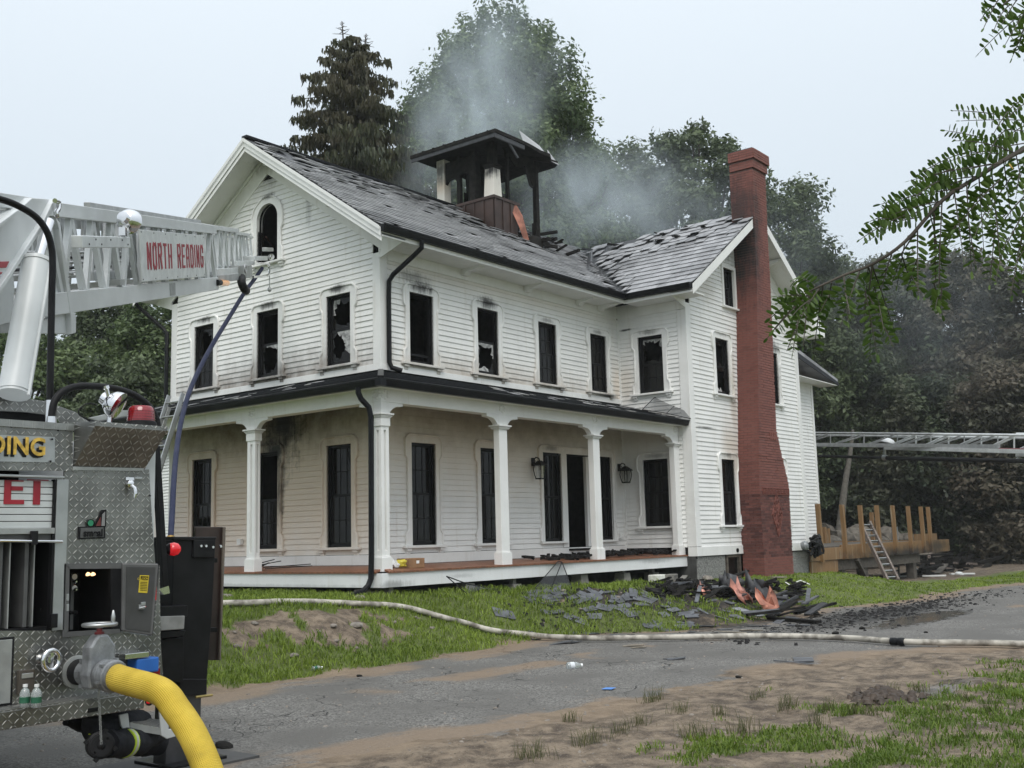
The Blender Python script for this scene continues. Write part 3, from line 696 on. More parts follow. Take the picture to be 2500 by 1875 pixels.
wfront = GWall((L, -Q, 0), (1, 0, 0), (0, -1, 0), WL, -.15, wtop, [(c - WW, c + WW, z0, z1) for c in (1.70, WL - 1.70) for z0, z1 in ((3.80, 5.19), (.61, 2.20))] + [(1.98, 2.60, 6.08, 7.08)], MAT['paint_wing'], 'wing_front_wall')
# far walls, floors and dark rooms, so that no daylight shows through
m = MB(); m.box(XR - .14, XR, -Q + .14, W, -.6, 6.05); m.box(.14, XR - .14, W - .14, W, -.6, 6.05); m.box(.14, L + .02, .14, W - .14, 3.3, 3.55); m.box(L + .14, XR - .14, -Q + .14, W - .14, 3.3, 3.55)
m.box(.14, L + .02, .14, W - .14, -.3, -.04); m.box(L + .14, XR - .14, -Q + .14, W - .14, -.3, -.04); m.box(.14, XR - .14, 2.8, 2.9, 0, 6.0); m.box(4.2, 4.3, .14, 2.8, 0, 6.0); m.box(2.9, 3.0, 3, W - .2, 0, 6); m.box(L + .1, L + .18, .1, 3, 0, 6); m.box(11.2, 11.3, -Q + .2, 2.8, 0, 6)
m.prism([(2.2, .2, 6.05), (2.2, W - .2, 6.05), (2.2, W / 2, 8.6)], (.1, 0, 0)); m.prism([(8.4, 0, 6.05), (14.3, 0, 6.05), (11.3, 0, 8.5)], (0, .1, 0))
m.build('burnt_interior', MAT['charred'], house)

FZ = 3.72
def gl_lim(z):
    if z < 5.7: return (0, W)
    k = (z + .42 - EZ) / SL - EO
    return (max(0, k), min(W, W - k))
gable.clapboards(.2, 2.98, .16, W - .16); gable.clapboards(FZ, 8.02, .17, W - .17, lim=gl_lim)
longw.clapboards(.2, 2.98, .16, L - .03); longw.clapboards(FZ, 5.72, .17, L - .03)
wside.clapboards(.12, 5.70, .03, Q - .22)
def wl_lim(z):
    if z < 5.6: return (0, WL)
    k = (z + .30 - EZ) / SL - EO
    return (max(0, k), min(WL, WL - k))
wfront.clapboards(.10, 8.3, .20, WL - .2, lim=wl_lim)
BOARDS.sort(key=lambda b: -b[0])
for w_, wl_, m in BOARDS[:290]: m.build('clapboard', wl_.mat, wl_.root, fix=False)
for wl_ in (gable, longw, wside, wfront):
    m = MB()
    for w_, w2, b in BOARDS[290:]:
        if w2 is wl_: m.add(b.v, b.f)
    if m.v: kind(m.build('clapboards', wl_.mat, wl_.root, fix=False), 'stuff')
# boards
gable.board(-.03, W + .03, 3.60, FZ, .042, 'band_board'); longw.board(-.045, L, 3.60, FZ, .044, 'band_board')
gable.board(-.02, .17, FZ + .003, 5.85, .034, 'corner_board'); gable.board(W - .17, W + .03, FZ + .003, 5.85, .034, 'corner_board'); longw.board(-.036, .16, FZ + .003, 6.04, .031, 'corner_board')
gable.board(.002, .16, .19, 3.0, .034, 'corner_board'); gable.board(W - .16, W + .03, .19, 3.0, .034, 'corner_board'); longw.board(-.036, .16, .19, 3.0, .031, 'corner_board')
gable.board(-.02, W + .02, .003, .19, .045, 'water_table'); longw.board(-.048, L - .02, .003, .19, .043, 'water_table')
longw.board(.165, L - .03, 5.73, 6.04, .032, 'frieze_board'); wside.board(.03, Q - .002, 5.71, 6.04, .032, 'frieze_board')
wside.board(Q - .21, Q + .03, .13, 5.70, .033, 'corner_board'); wfront.board(-.036, .19, .13, 5.86, .034, 'corner_board'); wfront.board(WL - .2, WL + .03, .13, 5.86, .034, 'corner_board')
wside.board(1.72, Q + .03, -.09, .12, .046, 'water_table'); wfront.board(-.05, 2.3, -.09, .12, .048, 'water_table'); wfront.board(3.9, WL + .03, -.09, .12, .048, 'water_table')
wside.board(-.0, .07, .12, 5.7, .03, 'corner_board')
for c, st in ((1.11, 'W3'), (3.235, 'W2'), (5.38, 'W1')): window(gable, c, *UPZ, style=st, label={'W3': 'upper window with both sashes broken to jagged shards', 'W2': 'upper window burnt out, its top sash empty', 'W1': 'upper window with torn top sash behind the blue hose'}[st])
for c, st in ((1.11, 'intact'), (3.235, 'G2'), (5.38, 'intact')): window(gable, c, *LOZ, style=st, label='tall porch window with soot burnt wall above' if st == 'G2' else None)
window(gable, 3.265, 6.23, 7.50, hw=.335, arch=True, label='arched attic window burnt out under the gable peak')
for c, st in ((1.09, 'U1'), (3.125, 'U2'), (5.225, 'intact'), (7.275, 'intact')): window(longw, c, *UPZ, style=st, label={'U1': 'upper window with no glass and heavy soot over it', 'U2': 'upper window with jagged glass in its lower sash'}.get(st))
for c in (1.09, 3.125): window(longw, c, *LOZ)
window(wside, .94, 3.80, 5.18, style='wu', label='upper wing window with a hole in its top sash'); window(wside, .94, .62, 2.20)
window(wfront, 1.70, 3.80, 5.19, style='fu', label='narrow broken window left of the chimney'); window(wfront, 1.70, .61, 2.20); window(wfront, WL - 1.70, 3.80, 5.19, label='scorched window right of the chimney'); window(wfront, WL - 1.70, .61, 2.20)
window(wfront, 2.29, 6.08, 7.08, hw=.29, casing=False, label='small attic window beside the chimney')

# entrance: two sidelights and a doorway in one casing
def entrance():
    c = 6.275; P = lambda x, z, o: longw.P(x, z, o)
    out = outline(1.36, .34, 2.28, d1=.25, d2=.3); D = .05; m = MB()
    op = [(4.91, 5.59, .34, 2.28), (5.79, 6.78, .17, 2.27), (6.96, 7.64, .34, 2.28)]
    zt = 2.28
    n = len(out); inn = [(max(-1.365, min(1.365, x)), min(z, zt)) for x, z in out]
    vs = [P(c + x, z, D) for x, z in out] + [P(c + x, z, D) for x, z in inn] + [P(c + x, z, 0) for x, z in out]
    fs = []
    for i in range(n - 1): fs += [(i, i + 1, n + i + 1, n + i), (i, 2 * n + i, 2 * n + i + 1, i + 1)]
    m.add(vs, fs)
    def b(x0, x1, z0, z1, o=D, i=-.1): m.hexa([P(x0, z0, i), P(x1, z0, i), P(x1, z0, o), P(x0, z0, o), P(x0, z1, i), P(x1, z1, i), P(x1, z1, o), P(x0, z1, o)])
    b(5.59, 5.79, .20, zt - .002, D + .004); b(6.78, 6.96, .20, zt - .002, D + .004); b(6.66, 6.775, .2, 2.26, -.02, -.1)
    r = m.build('entrance', MAT['paint_long'], house); r['label'] = 'open doorway between two dark sidelights in one white casing'
    k = MB(); k.tube([P(c + x * .985, z - (.018 if z > zt else 0), D + .004) for x, z in out], .024, 6); k.build('moulding', MAT['paint_long'], r)
    for x0, x1 in ((4.91, 5.59), (6.96, 7.64)):
        q = MB(); q.hexa([P(x0, .36, -.075), P(x1, .36, -.075), P(x1, .36, -.07), P(x0, .36, -.07), P(x0, 2.27, -.075), P(x1, 2.27, -.075), P(x1, 2.27, -.07), P(x0, 2.27, -.07)]); q.build('pane', MAT['glass'], r)
        f = MB()
        for a0, a1, z0, z1 in ((x0, x0 + .05, .34, 2.28), (x1 - .05, x1, .34, 2.28), (x0 + .05, x1 - .05, .34, .40), (x0 + .05, x1 - .05, 2.23, 2.28), (x0 + .05, x1 - .05, 1.28, 1.33)) + tuple((x0 + .05 + .58 * k_ / 3 - .008, x0 + .05 + .58 * k_ / 3 + .008, .4, 2.23) for k_ in (1, 2)):
            f.hexa([P(a0, z0, -.06), P(a1, z0, -.06), P(a1, z0, -.03), P(a0, z0, -.03), P(a0, z1, -.06), P(a1, z1, -.06), P(a1, z1, -.03), P(a0, z1, -.03)])
        f.build('sash', MAT['black_frame'], r)
        s = MB(); s.hexa([P(x0 - .14, .29, 0), P(x1 + .12, .29, 0), P(x1 + .12, .29, .1), P(x0 - .14, .29, .1), P(x0 - .14, .337, 0), P(x1 + .12, .337, 0), P(x1 + .12, .335, .1), P(x0 - .14, .335, .1)]); s.build('sill', MAT['trim'], r, bevel=.005)
    t = MB(); t.hexa([P(5.79, .12, -.1), P(6.78, .12, -.1), P(6.78, .12, .09), P(5.79, .12, .09), P(5.79, .17, -.1), P(6.78, .17, -.1), P(6.78, .165, .09), P(5.79, .165, .09)]); t.build('threshold', MAT['charred'], r)
    d = MB(); d.obox((5.82, .42, 1.2), (.02, .0, 0), (0, .36, 0), (0, 0, 1.0)); d.build('door', MAT['charred'], r)
entrance()

# ------------------------------------------------------------------ roofs
def sheet(pts, nrm, th):
    return [Vector(p) for p in pts], Vector(nrm) * -th
mroof = MB()
E0 = -.64
yv = 3.12
def mz(y, o=0): return roof_main(y) + o
S = [(E0, -EO, EZ), (L - EO, -EO, EZ), (RXW, -EO + RXW - (L - EO), roof_wing(RXW)), (RXW, W / 2, RIDGE), (E0, W / 2, RIDGE)]
N_ = [(E0, W + EO, EZ), (RXW, W + EO, EZ), (RXW, W / 2, RIDGE), (E0, W / 2, RIDGE)]
mroof.prism(S, (0, 0, -.10)); mroof.prism(N_, (0, 0, -.10))
main_roof = mroof.build('main_roof', MAT['slate_dark'], house)
wr = MB(); WZ = roof_wing(RXW); wy0 = -Q - .60
wr.prism([(L - EO, wy0, EZ - .004), (L - EO, -EO, EZ - .004), (RXW, -EO + RXW - (L - EO), WZ - .004), (RXW, wy0, WZ - .004)], (0, 0, -.10))
wr.prism([(XR + EO, wy0, EZ), (XR + EO, W, EZ), (RXW, W, WZ), (RXW, wy0, WZ)], (0, 0, -.10))
wing_roof = wr.build('wing_roof', MAT['slate_dark'], house)

def slates(roof, org, along, upv, nrm, rows, exp, wid, span, holes, keep_parts, order, name='slate', mat='slate'):
    """rows of lapped slates; span(row)->(a0,a1); holes(a,row)->probability that the slate is gone"""
    org, al, u, n = Vector(org), Vector(along).normalized(), Vector(upv).normalized(), Vector(nrm).normalized()
    big = MB(); shade = []; cnt = 0; items = []
    for r in range(rows):
        a0, a1 = span(r); a = a0 - (wid * .5 if r % 2 else 0) + random.uniform(-.03, .03)
        while a < a1:
            w = wid * random.uniform(.9, 1.1); b = min(a + w, a1); aa = max(a, a0)
            if b - aa > .05: items.append((r, aa, b))
            a += w
    items.sort(key=order)
    for r, aa, b in items:
        hp = holes((aa + b) / 2, r)
        if random.random() < hp: continue
        messy = hp > .08
        lift = random.uniform(0, .045) if messy and random.random() < .6 else random.uniform(0, .006)
        rot = random.gauss(0, .10 if messy else .006); drop = random.uniform(-.06, .03) if messy else random.uniform(-.006, .006)
        c = org + al * ((aa + b) / 2) + u * (r * exp + drop); hw = (b - aa) / 2 - .003
        ax = al * math.cos(rot) + u * math.sin(rot); uy = u * math.cos(rot) - al * math.sin(rot)
        ln = exp * 1.5; t = .016
        lo = c + n * (.036 + lift); hi = c + uy * ln + n * (.006 + lift * .3)
        dj = random.uniform(-.004, .004)
        p = [lo - ax * hw + uy * dj, lo + ax * hw, hi + ax * hw, hi - ax * hw]; p = p + [q + n * t for q in p]
        if cnt < keep_parts:
            mm = MB(); mm.hexa(p); o = mm.build(name, MAT[mat], roof, fix=False); cnt += 1
        else: big.hexa(p); shade.append(random.random())
    if big.v:
        o = big.build(name + 's', MAT[mat], roof, fix=False); o['kind'] = 'stuff'
        a = o.data.attributes.new('shade', 'FLOAT', 'FACE'); a.data.foreach_set('value', np.repeat(np.array(shade, np.float32), 6))
ca, sa = math.cos(math.atan(SL)), math.sin(math.atan(SL))
# wing slope towards the viewer: along -y, up +x
wexp = .285; wl = (RXW - (L - EO)) / ca
def wspan(r):
    x = r * wexp * ca
    return (.0 - min(x, 3.79) + .03, -(-EO) * 0 + (Q + .60 - EO))      # measured along -y from the valley line y=-EO
def wholes(a, r):
    q = r / 16.0
    e = .0
    if q > .62: e = .10
    if q > .80: e = .55 if (fbm(np.array([a * 1.0]), np.array([r * .5]), 1.1, 5)[0] > .45) else .2
    if a < -.2 - r * .12 and q > .15: e = max(e, .3)
    if a < .35 - r * .2: e = max(e, .18)
    return e
slates(wing_roof, (L - EO, -EO, EZ), (0, -1, 0), (ca, 0, sa), (-sa, 0, ca), 16, wexp, .275, wspan, wholes, 190, lambda t: t[0] + t[1] * -.02)
mexp = .165; ml = (W / 2 + EO) / ca
def mspan(r):
    y = r * mexp * ca
    return (.0, (L - EO) - E0 + min(y, 3.79) - .03)
def mholes(a, r):
    q = r / 28.0; e = .012
    v = fbm(np.array([a * .55]), np.array([r * .22]), 1.0, 15)[0]
    if q > .55 and v > .5: e = .10
    if q > .80: e = .25 if v > .42 else .08
    if q > .9: e = max(e, .45 if a < 4 else .3)
    if 6.4 < a < 8.7 and q > .5: e = max(e, .5)
    if a > 7.6 + r * .13: e = max(e, .2)
    if a < 1.0 and q > .72: e = max(e, .55)
    return e
slates(main_roof, (E0, -EO, EZ), (1, 0, 0), (0, ca, sa), (0, -sa, ca), 28, mexp, .30, mspan, mholes, 105, lambda t: t[0] + t[1] * .35, mat='slate_main')
rc = MB(); rc.bar((E0, W / 2, RIDGE + .03), (5.9, W / 2, RIDGE + .03), .16, .05); rc.build('ridge_cap', MAT['black_metal'], main_roof)
# burnt holes beside the cupola and at the wing ridge: charred timbers and curled pieces
bt = MB()
for i in range(16):
    x = random.uniform(7.3, 9.4); y = random.uniform(1.5, 3.1); a = random.uniform(0, 3.14); l_ = random.uniform(.12, .5)
    z = min(roof_main(y), 9) + random.uniform(.02, .14)
    bt.obox((x, y, z), (math.cos(a) * l_, math.sin(a) * l_, random.uniform(-.08, .06)), (-math.sin(a) * .04, math.cos(a) * .04, 0), (0, 0, random.uniform(.01, .04)))
for i in range(9):
    y = random.uniform(-2.2, 2.6); x = RXW - random.uniform(.05, .7); a = random.uniform(0, 3.14); l_ = random.uniform(.10, .35)
    bt.obox((x, y, roof_wing(x) + random.uniform(.02, .06)), (math.cos(a) * l_, math.sin(a) * l_, random.uniform(-.05, .08)), (-math.sin(a) * .06, math.cos(a) * .06, 0), (0, 0, .015))
bt.build('charred_timbers', MAT['charred'], house)['kind'] = 'stuff'
pl = MB(); q = [(8.1, .9, 7.05), (9.15, 1.55, 7.75), (9.2, 1.5, 7.98), (8.2, .85, 7.22)]
pl.prism([(8.0, .65, roof_main(.65) + .15), (9.0, 1.3, roof_main(1.3) + .22), (9.05, 1.2, roof_main(1.3) + .44), (8.1, .6, roof_main(.65) + .3)], (0, .05, .02)); pl.build('lifted_flashing', MAT['slate_dark'], house)

# eaves, rakes, soffits
ev = MB()
ev.box(-.02, L - EO, -EO + .02, -.034, 5.93, 5.96); ev.box(L - EO + .02, L - .034, wy0 + .05, -EO + .02, 5.93, 5.957)
ev.build('soffit', MAT['trim'], house)
fb = MB(); fb.box(E0 + .02, L - EO, -EO, -EO + .025, 5.92, 6.02); fb.box(L - EO, L - EO + .025, wy0 + .02, -EO + .03, 5.92, 6.02); fb.build('fascia', MAT['trim'], house)
def rake(P0, P1, nrm, name, mat, w0=.0, drop=.24, th=.05):
    """board under the verge from P0 to P1"""
    m = MB(); a, b = Vector(P0), Vector(P1); m.prism([a, b, b - Vector((0, 0, drop)), a - Vector((0, 0, drop))], Vector(nrm) * th); return m.build(name, mat, house, bevel=.006)
for sy in (0, 1):
    y0, y1 = (-EO, W / 2) if sy == 0 else (W + EO, W / 2)
    rake((E0, y0, EZ - .02), (E0, y1, RIDGE - .02), (-.035, 0, 0), 'rake_board', MAT['trim'], drop=.17)
    rake((E0 - .036, y0, EZ + .0), (E0 - .036, y1, RIDGE + .0), (-.03, 0, 0), 'rake_moulding', MAT['trim'], drop=.075)
    rake((E0 + .02, y0, EZ - .12), (E0 + .02, y1, RIDGE - .12), (.03, 0, 0), 'rake_board', MAT['trim'], drop=.16)
    m = MB(); m.prism([(E0 + .03, y0, EZ - .15), (E0 + .03, y1, RIDGE - .15), (0, y1, RIDGE - .15), (0, y0, EZ - .15)], (0, 0, .03)); m.build('gable_soffit', MAT['trim_sooty'], house)
    m = MB(); ya = y0 + (.62 if sy == 0 else -.62); za = roof_main(-EO + .62)
    m.prism([(-.002, ya, za - .16), (-.002, y1, RIDGE - .16), (-.002, y1, RIDGE - .62), (-.002, ya, za - .62)], (-.036, 0, 0)); m.build('gable_frieze', MAT['trim_sooty'], house, bevel=.005)
    m = MB(); m.prism([(-.002, ya, za - .17), (-.002, y1, RIDGE - .17), (-.002, y1, RIDGE - .25), (-.002, ya, za - .25)], (-.07, 0, 0)); m.build('bed_moulding', MAT['trim_sooty'], house)
    # return at the foot of the rake
    m = MB(); m.prism([(-.002, y0 + (.03 if sy == 0 else -.03), 6.0), (-.002, ya, za - .16), (-.002, ya, za - .66), (-.002, 0 if sy == 0 else W, 5.72), (-.002, y0 + (.03 if sy == 0 else -.03), 5.93)], (-.034, 0, 0)); m.build('gable_frieze', MAT['trim_sooty'], house)
for yb in (1.35, 3.28, 5.15):       # scrolled brackets on the gable soffit
    z = roof_main(min(yb, W - yb)) - .17; m = MB()
    prof = [(0, 0), (0, -.27), (-.05, -.27), (-.10, -.2), (-.16, -.12), (-.28, -.09), (-.36, -.10), (-.45, -.07), (-.48, 0)]
    m.prism([(-.04 + x, yb - .05, z + zz) for x, zz in prof], (0, .1, 0)); m.build('eave_bracket', MAT['trim'], house, bevel=.008)
# wing rakes
for sx in (0, 1):
    x0 = L - EO if sx == 0 else XR + EO
    rake((x0, wy0, EZ - .0), (RXW, wy0, WZ - .0), (0, -.04, 0), 'rake_board', MAT['trim'], drop=.24)
    m = MB(); m.prism([(x0, wy0 + .01, EZ - .13), (RXW, wy0 + .01, WZ - .13), (RXW, -Q, WZ - .13), (x0, -Q, EZ - .13)], (0, 0, .02)); m.build('gable_soffit', MAT['trim'], house)
    m = MB(); xa = x0 + (.62 if sx == 0 else -.62); za = roof_wing(L - EO + .62)
    m.prism([(x0 + (.03 if sx == 0 else -.03), -Q - .002, 6.0), (xa, -Q - .002, za - .14), (RXW, -Q - .002, WZ - .14), (RXW, -Q - .002, WZ - .46), (xa, -Q - .002, za - .50), (L if sx == 0 else XR, -Q - .002, 5.72), (x0 + (.03 if sx == 0 else -.03), -Q - .002, 5.92)], (0, -.034, 0)); m.build('gable_frieze', MAT['trim'], house, bevel=.005)
m = MB(); m.prism([(XR + EO - .02, wy0, 5.82), (XR + EO - .02, wy0, 6.08), (XR + .0, wy0, 6.5), (XR, wy0, 5.82)], (0, .62, 0)); m.build('eave_return', MAT['trim'], house)
for xb in (12.6, 13.6):
    z = roof_wing(L + XR - xb) - .16; m = MB()
    m.prism([(xb - .05, -Q - .02 - x, z + zz) for x, zz in [(0, 0), (0, -.25), (.06, -.25), (.12, -.17), (.3, -.1), (.46, -.07), (.5, 0)]], (.1, 0, 0)); m.build('eave_bracket', MAT['trim'], house)
for xb in (2.3, 4.4, 6.4, 7.3):     # small brackets under the long eave
    m = MB(); m.prism([(xb, -.035 - y, 5.93 + z) for y, z in [(0, 0), (0, -.13), (.08, -.13), (.14, -.07), (.3, -.06), (.48, -.03), (.5, 0)]], (.16, 0, 0)); m.build('eave_bracket', MAT['trim'], house)

def gutter(pts, name='gutter', w=.12, h=.13):
    """black K gutter along a polyline (top back edge), outward on the right of travel"""
    for a, b in zip(pts, pts[1:]):
        a, b = Vector(a), Vector(b); d = (b - a).normalized(); n = d.cross(Vector((0, 0, 1))); m = MB()
        pr = [(0, 0), (w, 0), (w, -.02), (w - .012, -.02), (w - .02, -.06), (w - .045, -h), (0, -h)]
        m.prism([a + n * x + Vector((0, 0, z)) for x, z in pr], b - a); m.build(name, MAT['black_metal'], house)
gutter([(E0 + .0, -EO, EZ + .03), (L - EO, -EO, EZ + .03)]); gutter([(L - EO, -EO, EZ + .03), (L - EO, wy0 + .02, EZ + .03)])
def downspout(pts, name='downspout', w=.085, d=.07):
    m = MB()
    m.tube(pts, w * .55, 8); return m.build(name, MAT['black_metal'], house)
downspout([(.38, -EO - .06, 6.02), (.38, -EO - .06, 5.88), (.33, -.56, 5.74), (.17, -.18, 5.42), (.14, -.10, 5.30), (.135, -.09, 5.0), (.135, -.09, 3.75), (.16, -.13, 3.64), (.30, -.26, 3.58)])
downspout([(-.55, W + EO + .06, 6.0), (-.5, W + EO, 5.85), (-.15, W + .25, 5.35), (-.1, W + .1, 5.2), (-.1, W + .1, 3.7)])
# ================================================================== PORCH
PY = -1.68; YE = 8.3            # skirt line, far end of the porch past the left corner
dk = MB()
def deck_boards():
    # boards run away from the wall, the floor falls 55 mm to its edge
    m = MB(); n = 0; x = -1.70
    while x < L - .005:
        b = min(x + .138, L - .005)
        y1 = -.05 if x > -.05 else max(x, -1.7) if False else (-.05 if x > -.06 else -1.7 + (x + 1.7))
        y1 = -.05 if x >= -.05 else x
        if y1 > PY - .02 + .05:
            m.hexa([(x + .002, PY - .03, -.085), (b - .002, PY - .03, -.085), (b - .002, y1, -.032), (x + .002, y1, -.032), (x + .002, PY - .03, -.055), (b - .002, PY - .03, -.055), (b - .002, y1, -.002), (x + .002, y1, -.002)])
        x = b
    y = -1.70
    while y < YE:
        b = min(y + .138, YE); x1 = -.05 if y > -.05 else y
        if y > -1.66: m.hexa([(-1.71, y + .002, -.085), (x1, y + .002, -.032), (x1, b - .002, -.032), (-1.71, b - .002, -.085), (-1.71, y + .002, -.055), (x1, y + .002, -.002), (x1, b - .002, -.002), (-1.71, b - .002, -.055)])
        y = b
    o = m.build('porch_deck', MAT['deck_wood'], house, fix=False); return o
deck_boards()
MAT['skirt'] = white_paint('skirt', [((-1.4, -1.68, -.28), (.5, .2, .09), .55), ((.2, -1.68, -.2), (.5, .2, .05), .3), ((3.2, -1.68, -.14), (.6, .2, .10), .35), ((6.8, -1.68, -.15), (.8, .2, .06), .35), ((-1.68, 2, -.3), (.2, 5, .05), .3)], [], (), (.76, .77, .77), (.06, .06, .055), grime=.22)
m = MB(); m.box(-1.685, L - .01, PY, PY + .03, -.312, -.082); m.build('skirt_board', MAT['skirt'], house, bevel=.003)
m = MB(); m.box(-1.685, -1.655, PY + .031, YE, -.312, -.083); m.build('skirt_board', MAT['skirt'], house, bevel=.003)
m = MB(); m.box(-1.60, L - .02, PY + .05, -.1, -.28, -.10); m.box(-1.60, -.1, -.1, YE, -.28, -.10); m.build('porch_joists', MAT['charred'], house)
MAT['dark_stone'] = simple('dark_stone', (.05, .05, .048), .9, var=.4, scale=5, bump=.4)
m = MB(); m.box(.0, L + .1, -.02, .2, -1.3, -.02); m.box(.0, .2, .2, W, -1.3, -.02); m.build('foundation', MAT['dark_stone'], house)
for x, y in ((-1.35, -1.5), (.55, -1.5), (1.9, -1.5), (4.15, -1.45), (5.75, -1.45), (7.2, -1.3), (-1.5, 3.2), (-1.5, 6)):
    z = gz(x, y); p = MB(); h = .34 if x > 3 else .16
    if h > .2 or x > .3: p.hexa([(x - .17, y - .17, z - .3), (x + .17, y - .17, z - .3), (x + .17, y + .17, z - .3), (x - .17, y + .17, z - .3), (x - .12, y - .12, z + h * .65), (x + .12, y - .12, z + h * .65), (x + .12, y + .12, z + h * .65), (x - .12, y + .12, z + h * .65)])
    p.box(x - .05, x + .05, y - .05, y + .05, z - .1, -.1); p.build('deck_pier', MAT['concrete'], house, bevel=.01)

GY = -1.925; GZ = 3.05
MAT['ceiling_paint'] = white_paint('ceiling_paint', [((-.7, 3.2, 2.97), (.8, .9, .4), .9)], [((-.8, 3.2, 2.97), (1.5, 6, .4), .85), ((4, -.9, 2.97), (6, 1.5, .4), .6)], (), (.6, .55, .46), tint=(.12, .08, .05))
m = MB(); m.box(-1.45, L, -1.45, -.035, 2.975, 2.99); m.box(-1.45, -.04, -.035, YE, 2.975, 2.99); m.build('porch_ceiling', MAT['ceiling_paint'], house)
rf = MB()
rf.prism([(-1.9, -1.9, GZ - .01), (L - .01, -1.9, GZ - .01), (L - .01, -.045, 3.57), (-.045, -.045, 3.57)], (0, 0, -.05)); rf.prism([(-1.9, -1.9, GZ - .01), (-.045, -.045, 3.57), (-.045, YE, 3.57), (-1.9, YE, GZ - .01)], (0, 0, -.05))
proof = rf.build('porch_roof', MAT['black_metal'], house)
sm_ = MB()                        # standing laps and ridges of the low black roof
for k in range(1, 5):
    t = k / 5; o = -1.9 + 1.855 * t; z = GZ + .52 * t + .004
    sm_.bar((o, o, z), (L - .02, o, z), .03, .022); sm_.bar((o, o, z), (o, YE, z), .03, .022)
sm_.bar((-1.9, -1.9, GZ + .01), (-.05, -.05, 3.58), .10, .05)
sm_.build('roof_laps', MAT['black_metal'], proof)
for i in range(46):               # slates, shards and ash lying on the porch roof
    if i < 22: y = random.uniform(.2, 6.3); x = random.uniform(-1.75, -.3)
    else: x = random.uniform(2.0, 8.0); y = random.uniform(-1.75, -.3)
    z = GZ + .52 * (1.9 + (x if i < 22 else y)) / 1.855 + .012; a = random.uniform(0, 3.1); s = random.uniform(.05, .17)
    sl_ = .27; d1 = Vector((math.cos(a), math.sin(a), 0)); d2 = Vector((-math.sin(a), math.cos(a), 0)); nn = Vector((-sl_, 0, 1)) if i < 22 else Vector((0, -sl_, 1))
    for d in (d1, d2): d.z = -(d.x * nn.x + d.y * nn.y)
    m = MB(); m.obox((x, y, z + .004), d1 * s, d2 * s * random.uniform(.35, .8), nn.normalized() * .005); o = m.build('slate_fragment', MAT['slate'] if i % 3 else MAT['cracked_glass'], proof)
gutter([(-1.80, -1.80, GZ), (L - .0, -1.80, GZ)], w=.125, h=.125); gutter([(-1.80, YE, GZ), (-1.80, -1.80, GZ)], w=.125, h=.125)
m = MB(); m.box(-1.93, -1.80, -1.93, -1.80, GZ - .125, GZ); m.build('gutter', MAT['black_metal'], house)
bm_ = MB(); bm_.box(-1.585, L - .02, -1.585, -1.36, 2.72, 3.0); bm_.box(-1.585, -1.36, -1.359, YE, 2.72, 3.0); bm_.build('porch_beam', MAT['trim'], house, bevel=.006)
cv = MB(); cv.box(-1.78, L - .005, -1.80, -1.58, 2.935, 2.965); cv.box(-1.80, -1.58, -1.80, YE, 2.936, 2.966); cv.build('porch_soffit', MAT['trim'], house)

def bracket(x, y, d, w=.11, r=.28, zt=2.72):
    """solid curved spandrel springing from a column towards d"""
    d = Vector(d); s = Vector((-d.y, d.x, 0)); m = MB()
    pts = [(0, 0), (r + .10, 0), (r + .10, -.05), (r, -.06)] + [(r - r * math.sin(PI / 2 * k / 10), -.06 - r * (1 - math.cos(PI / 2 * k / 10))) for k in range(1, 11)] + [(0, -.06 - r)]
    o = Vector((x, y, zt)) - s * w
    m.prism([o + d * a + Vector((0, 0, z)) for a, z in pts], s * (2 * w)); return m
def column(cx, cy, dirs, slotted, hx=.115, hy=.115):
    m = MB(); z0, z1 = .18, 2.32; bx = lambda mb, e, za, zb: mb.box(cx - hx - e, cx + hx + e, cy - hy - e, cy + hy + e, za, zb)
    if slotted:
        gx, gy = hx * .3, hy * .3
        for sx in (-1, 1):
            for sy in (-1, 1): m.box(min(cx + sx * hx, cx + sx * gx), max(cx + sx * hx, cx + sx * gx), min(cy + sy * hy, cy + sy * gy), max(cy + sy * hy, cy + sy * gy), z0, z1)
        bx(m, -.045, z0, z1)
        for za, zb in ((z0, z0 + .1), (z1 - .07, z1)): bx(m, -.004, za, zb)
    else: bx(m, 0, z0, z1 + .12)
    c = m.build('porch_column', MAT['trim'], house, bevel=.004)
    b = MB(); bx(b, .028, -.06, .165); bx(b, .015, .165, .180); bx(b, .005, .18, .192); b.build('plinth', MAT['trim'], c, bevel=.003)
    k = MB()
    if slotted: bx(k, .018, 2.315, 2.455)
    for e, za, zb in ((.03, 2.456, 2.475), (.045, 2.475, 2.49), (.028, 2.49, 2.50), (.065, 2.50, 2.53)): bx(k, e, za, zb)
    bx(k, -.003, 2.4, 2.722)
    k.build('capital', MAT['trim'], c, bevel=.006)
    for d in dirs: bracket(cx + d[0] * (hx - .004), cy + d[1] * (hy - .004), (*d, 0), (hy if d[0] else hx) - .006, r=.25).build('bracket', MAT['trim'], c, bevel=.004)
    # carved flower on the beam above
    for d in ((0, -1), (-1, 0)):
        if d == (-1, 0) and cx > -1: continue
        if d == (0, -1) and cy > -1: continue
        o = MB(); nv = Vector((*d, 0)); sv = Vector((d[1], -d[0], 0)); cc = Vector((cx if d[0] == 0 else -1.585, cy if d[1] == 0 else -1.585, 2.845)) + nv * .004
        for a, rr in ((90, .075), (210, .07), (330, .07), (150, .055), (30, .055), (270, .06)):
            p = cc + sv * math.cos(math.radians(a)) * .075 + Vector((0, 0, math.sin(math.radians(a)) * .06)); o.lathe(p - nv * .02, nv, [(0, .034), (.03, .030), (.045, .012)], 8)
        o.build('carved_flower', MAT['trim'], c)
column(-1.49, -1.49, [(1, 0), (0, 1)], True, .09, .09)
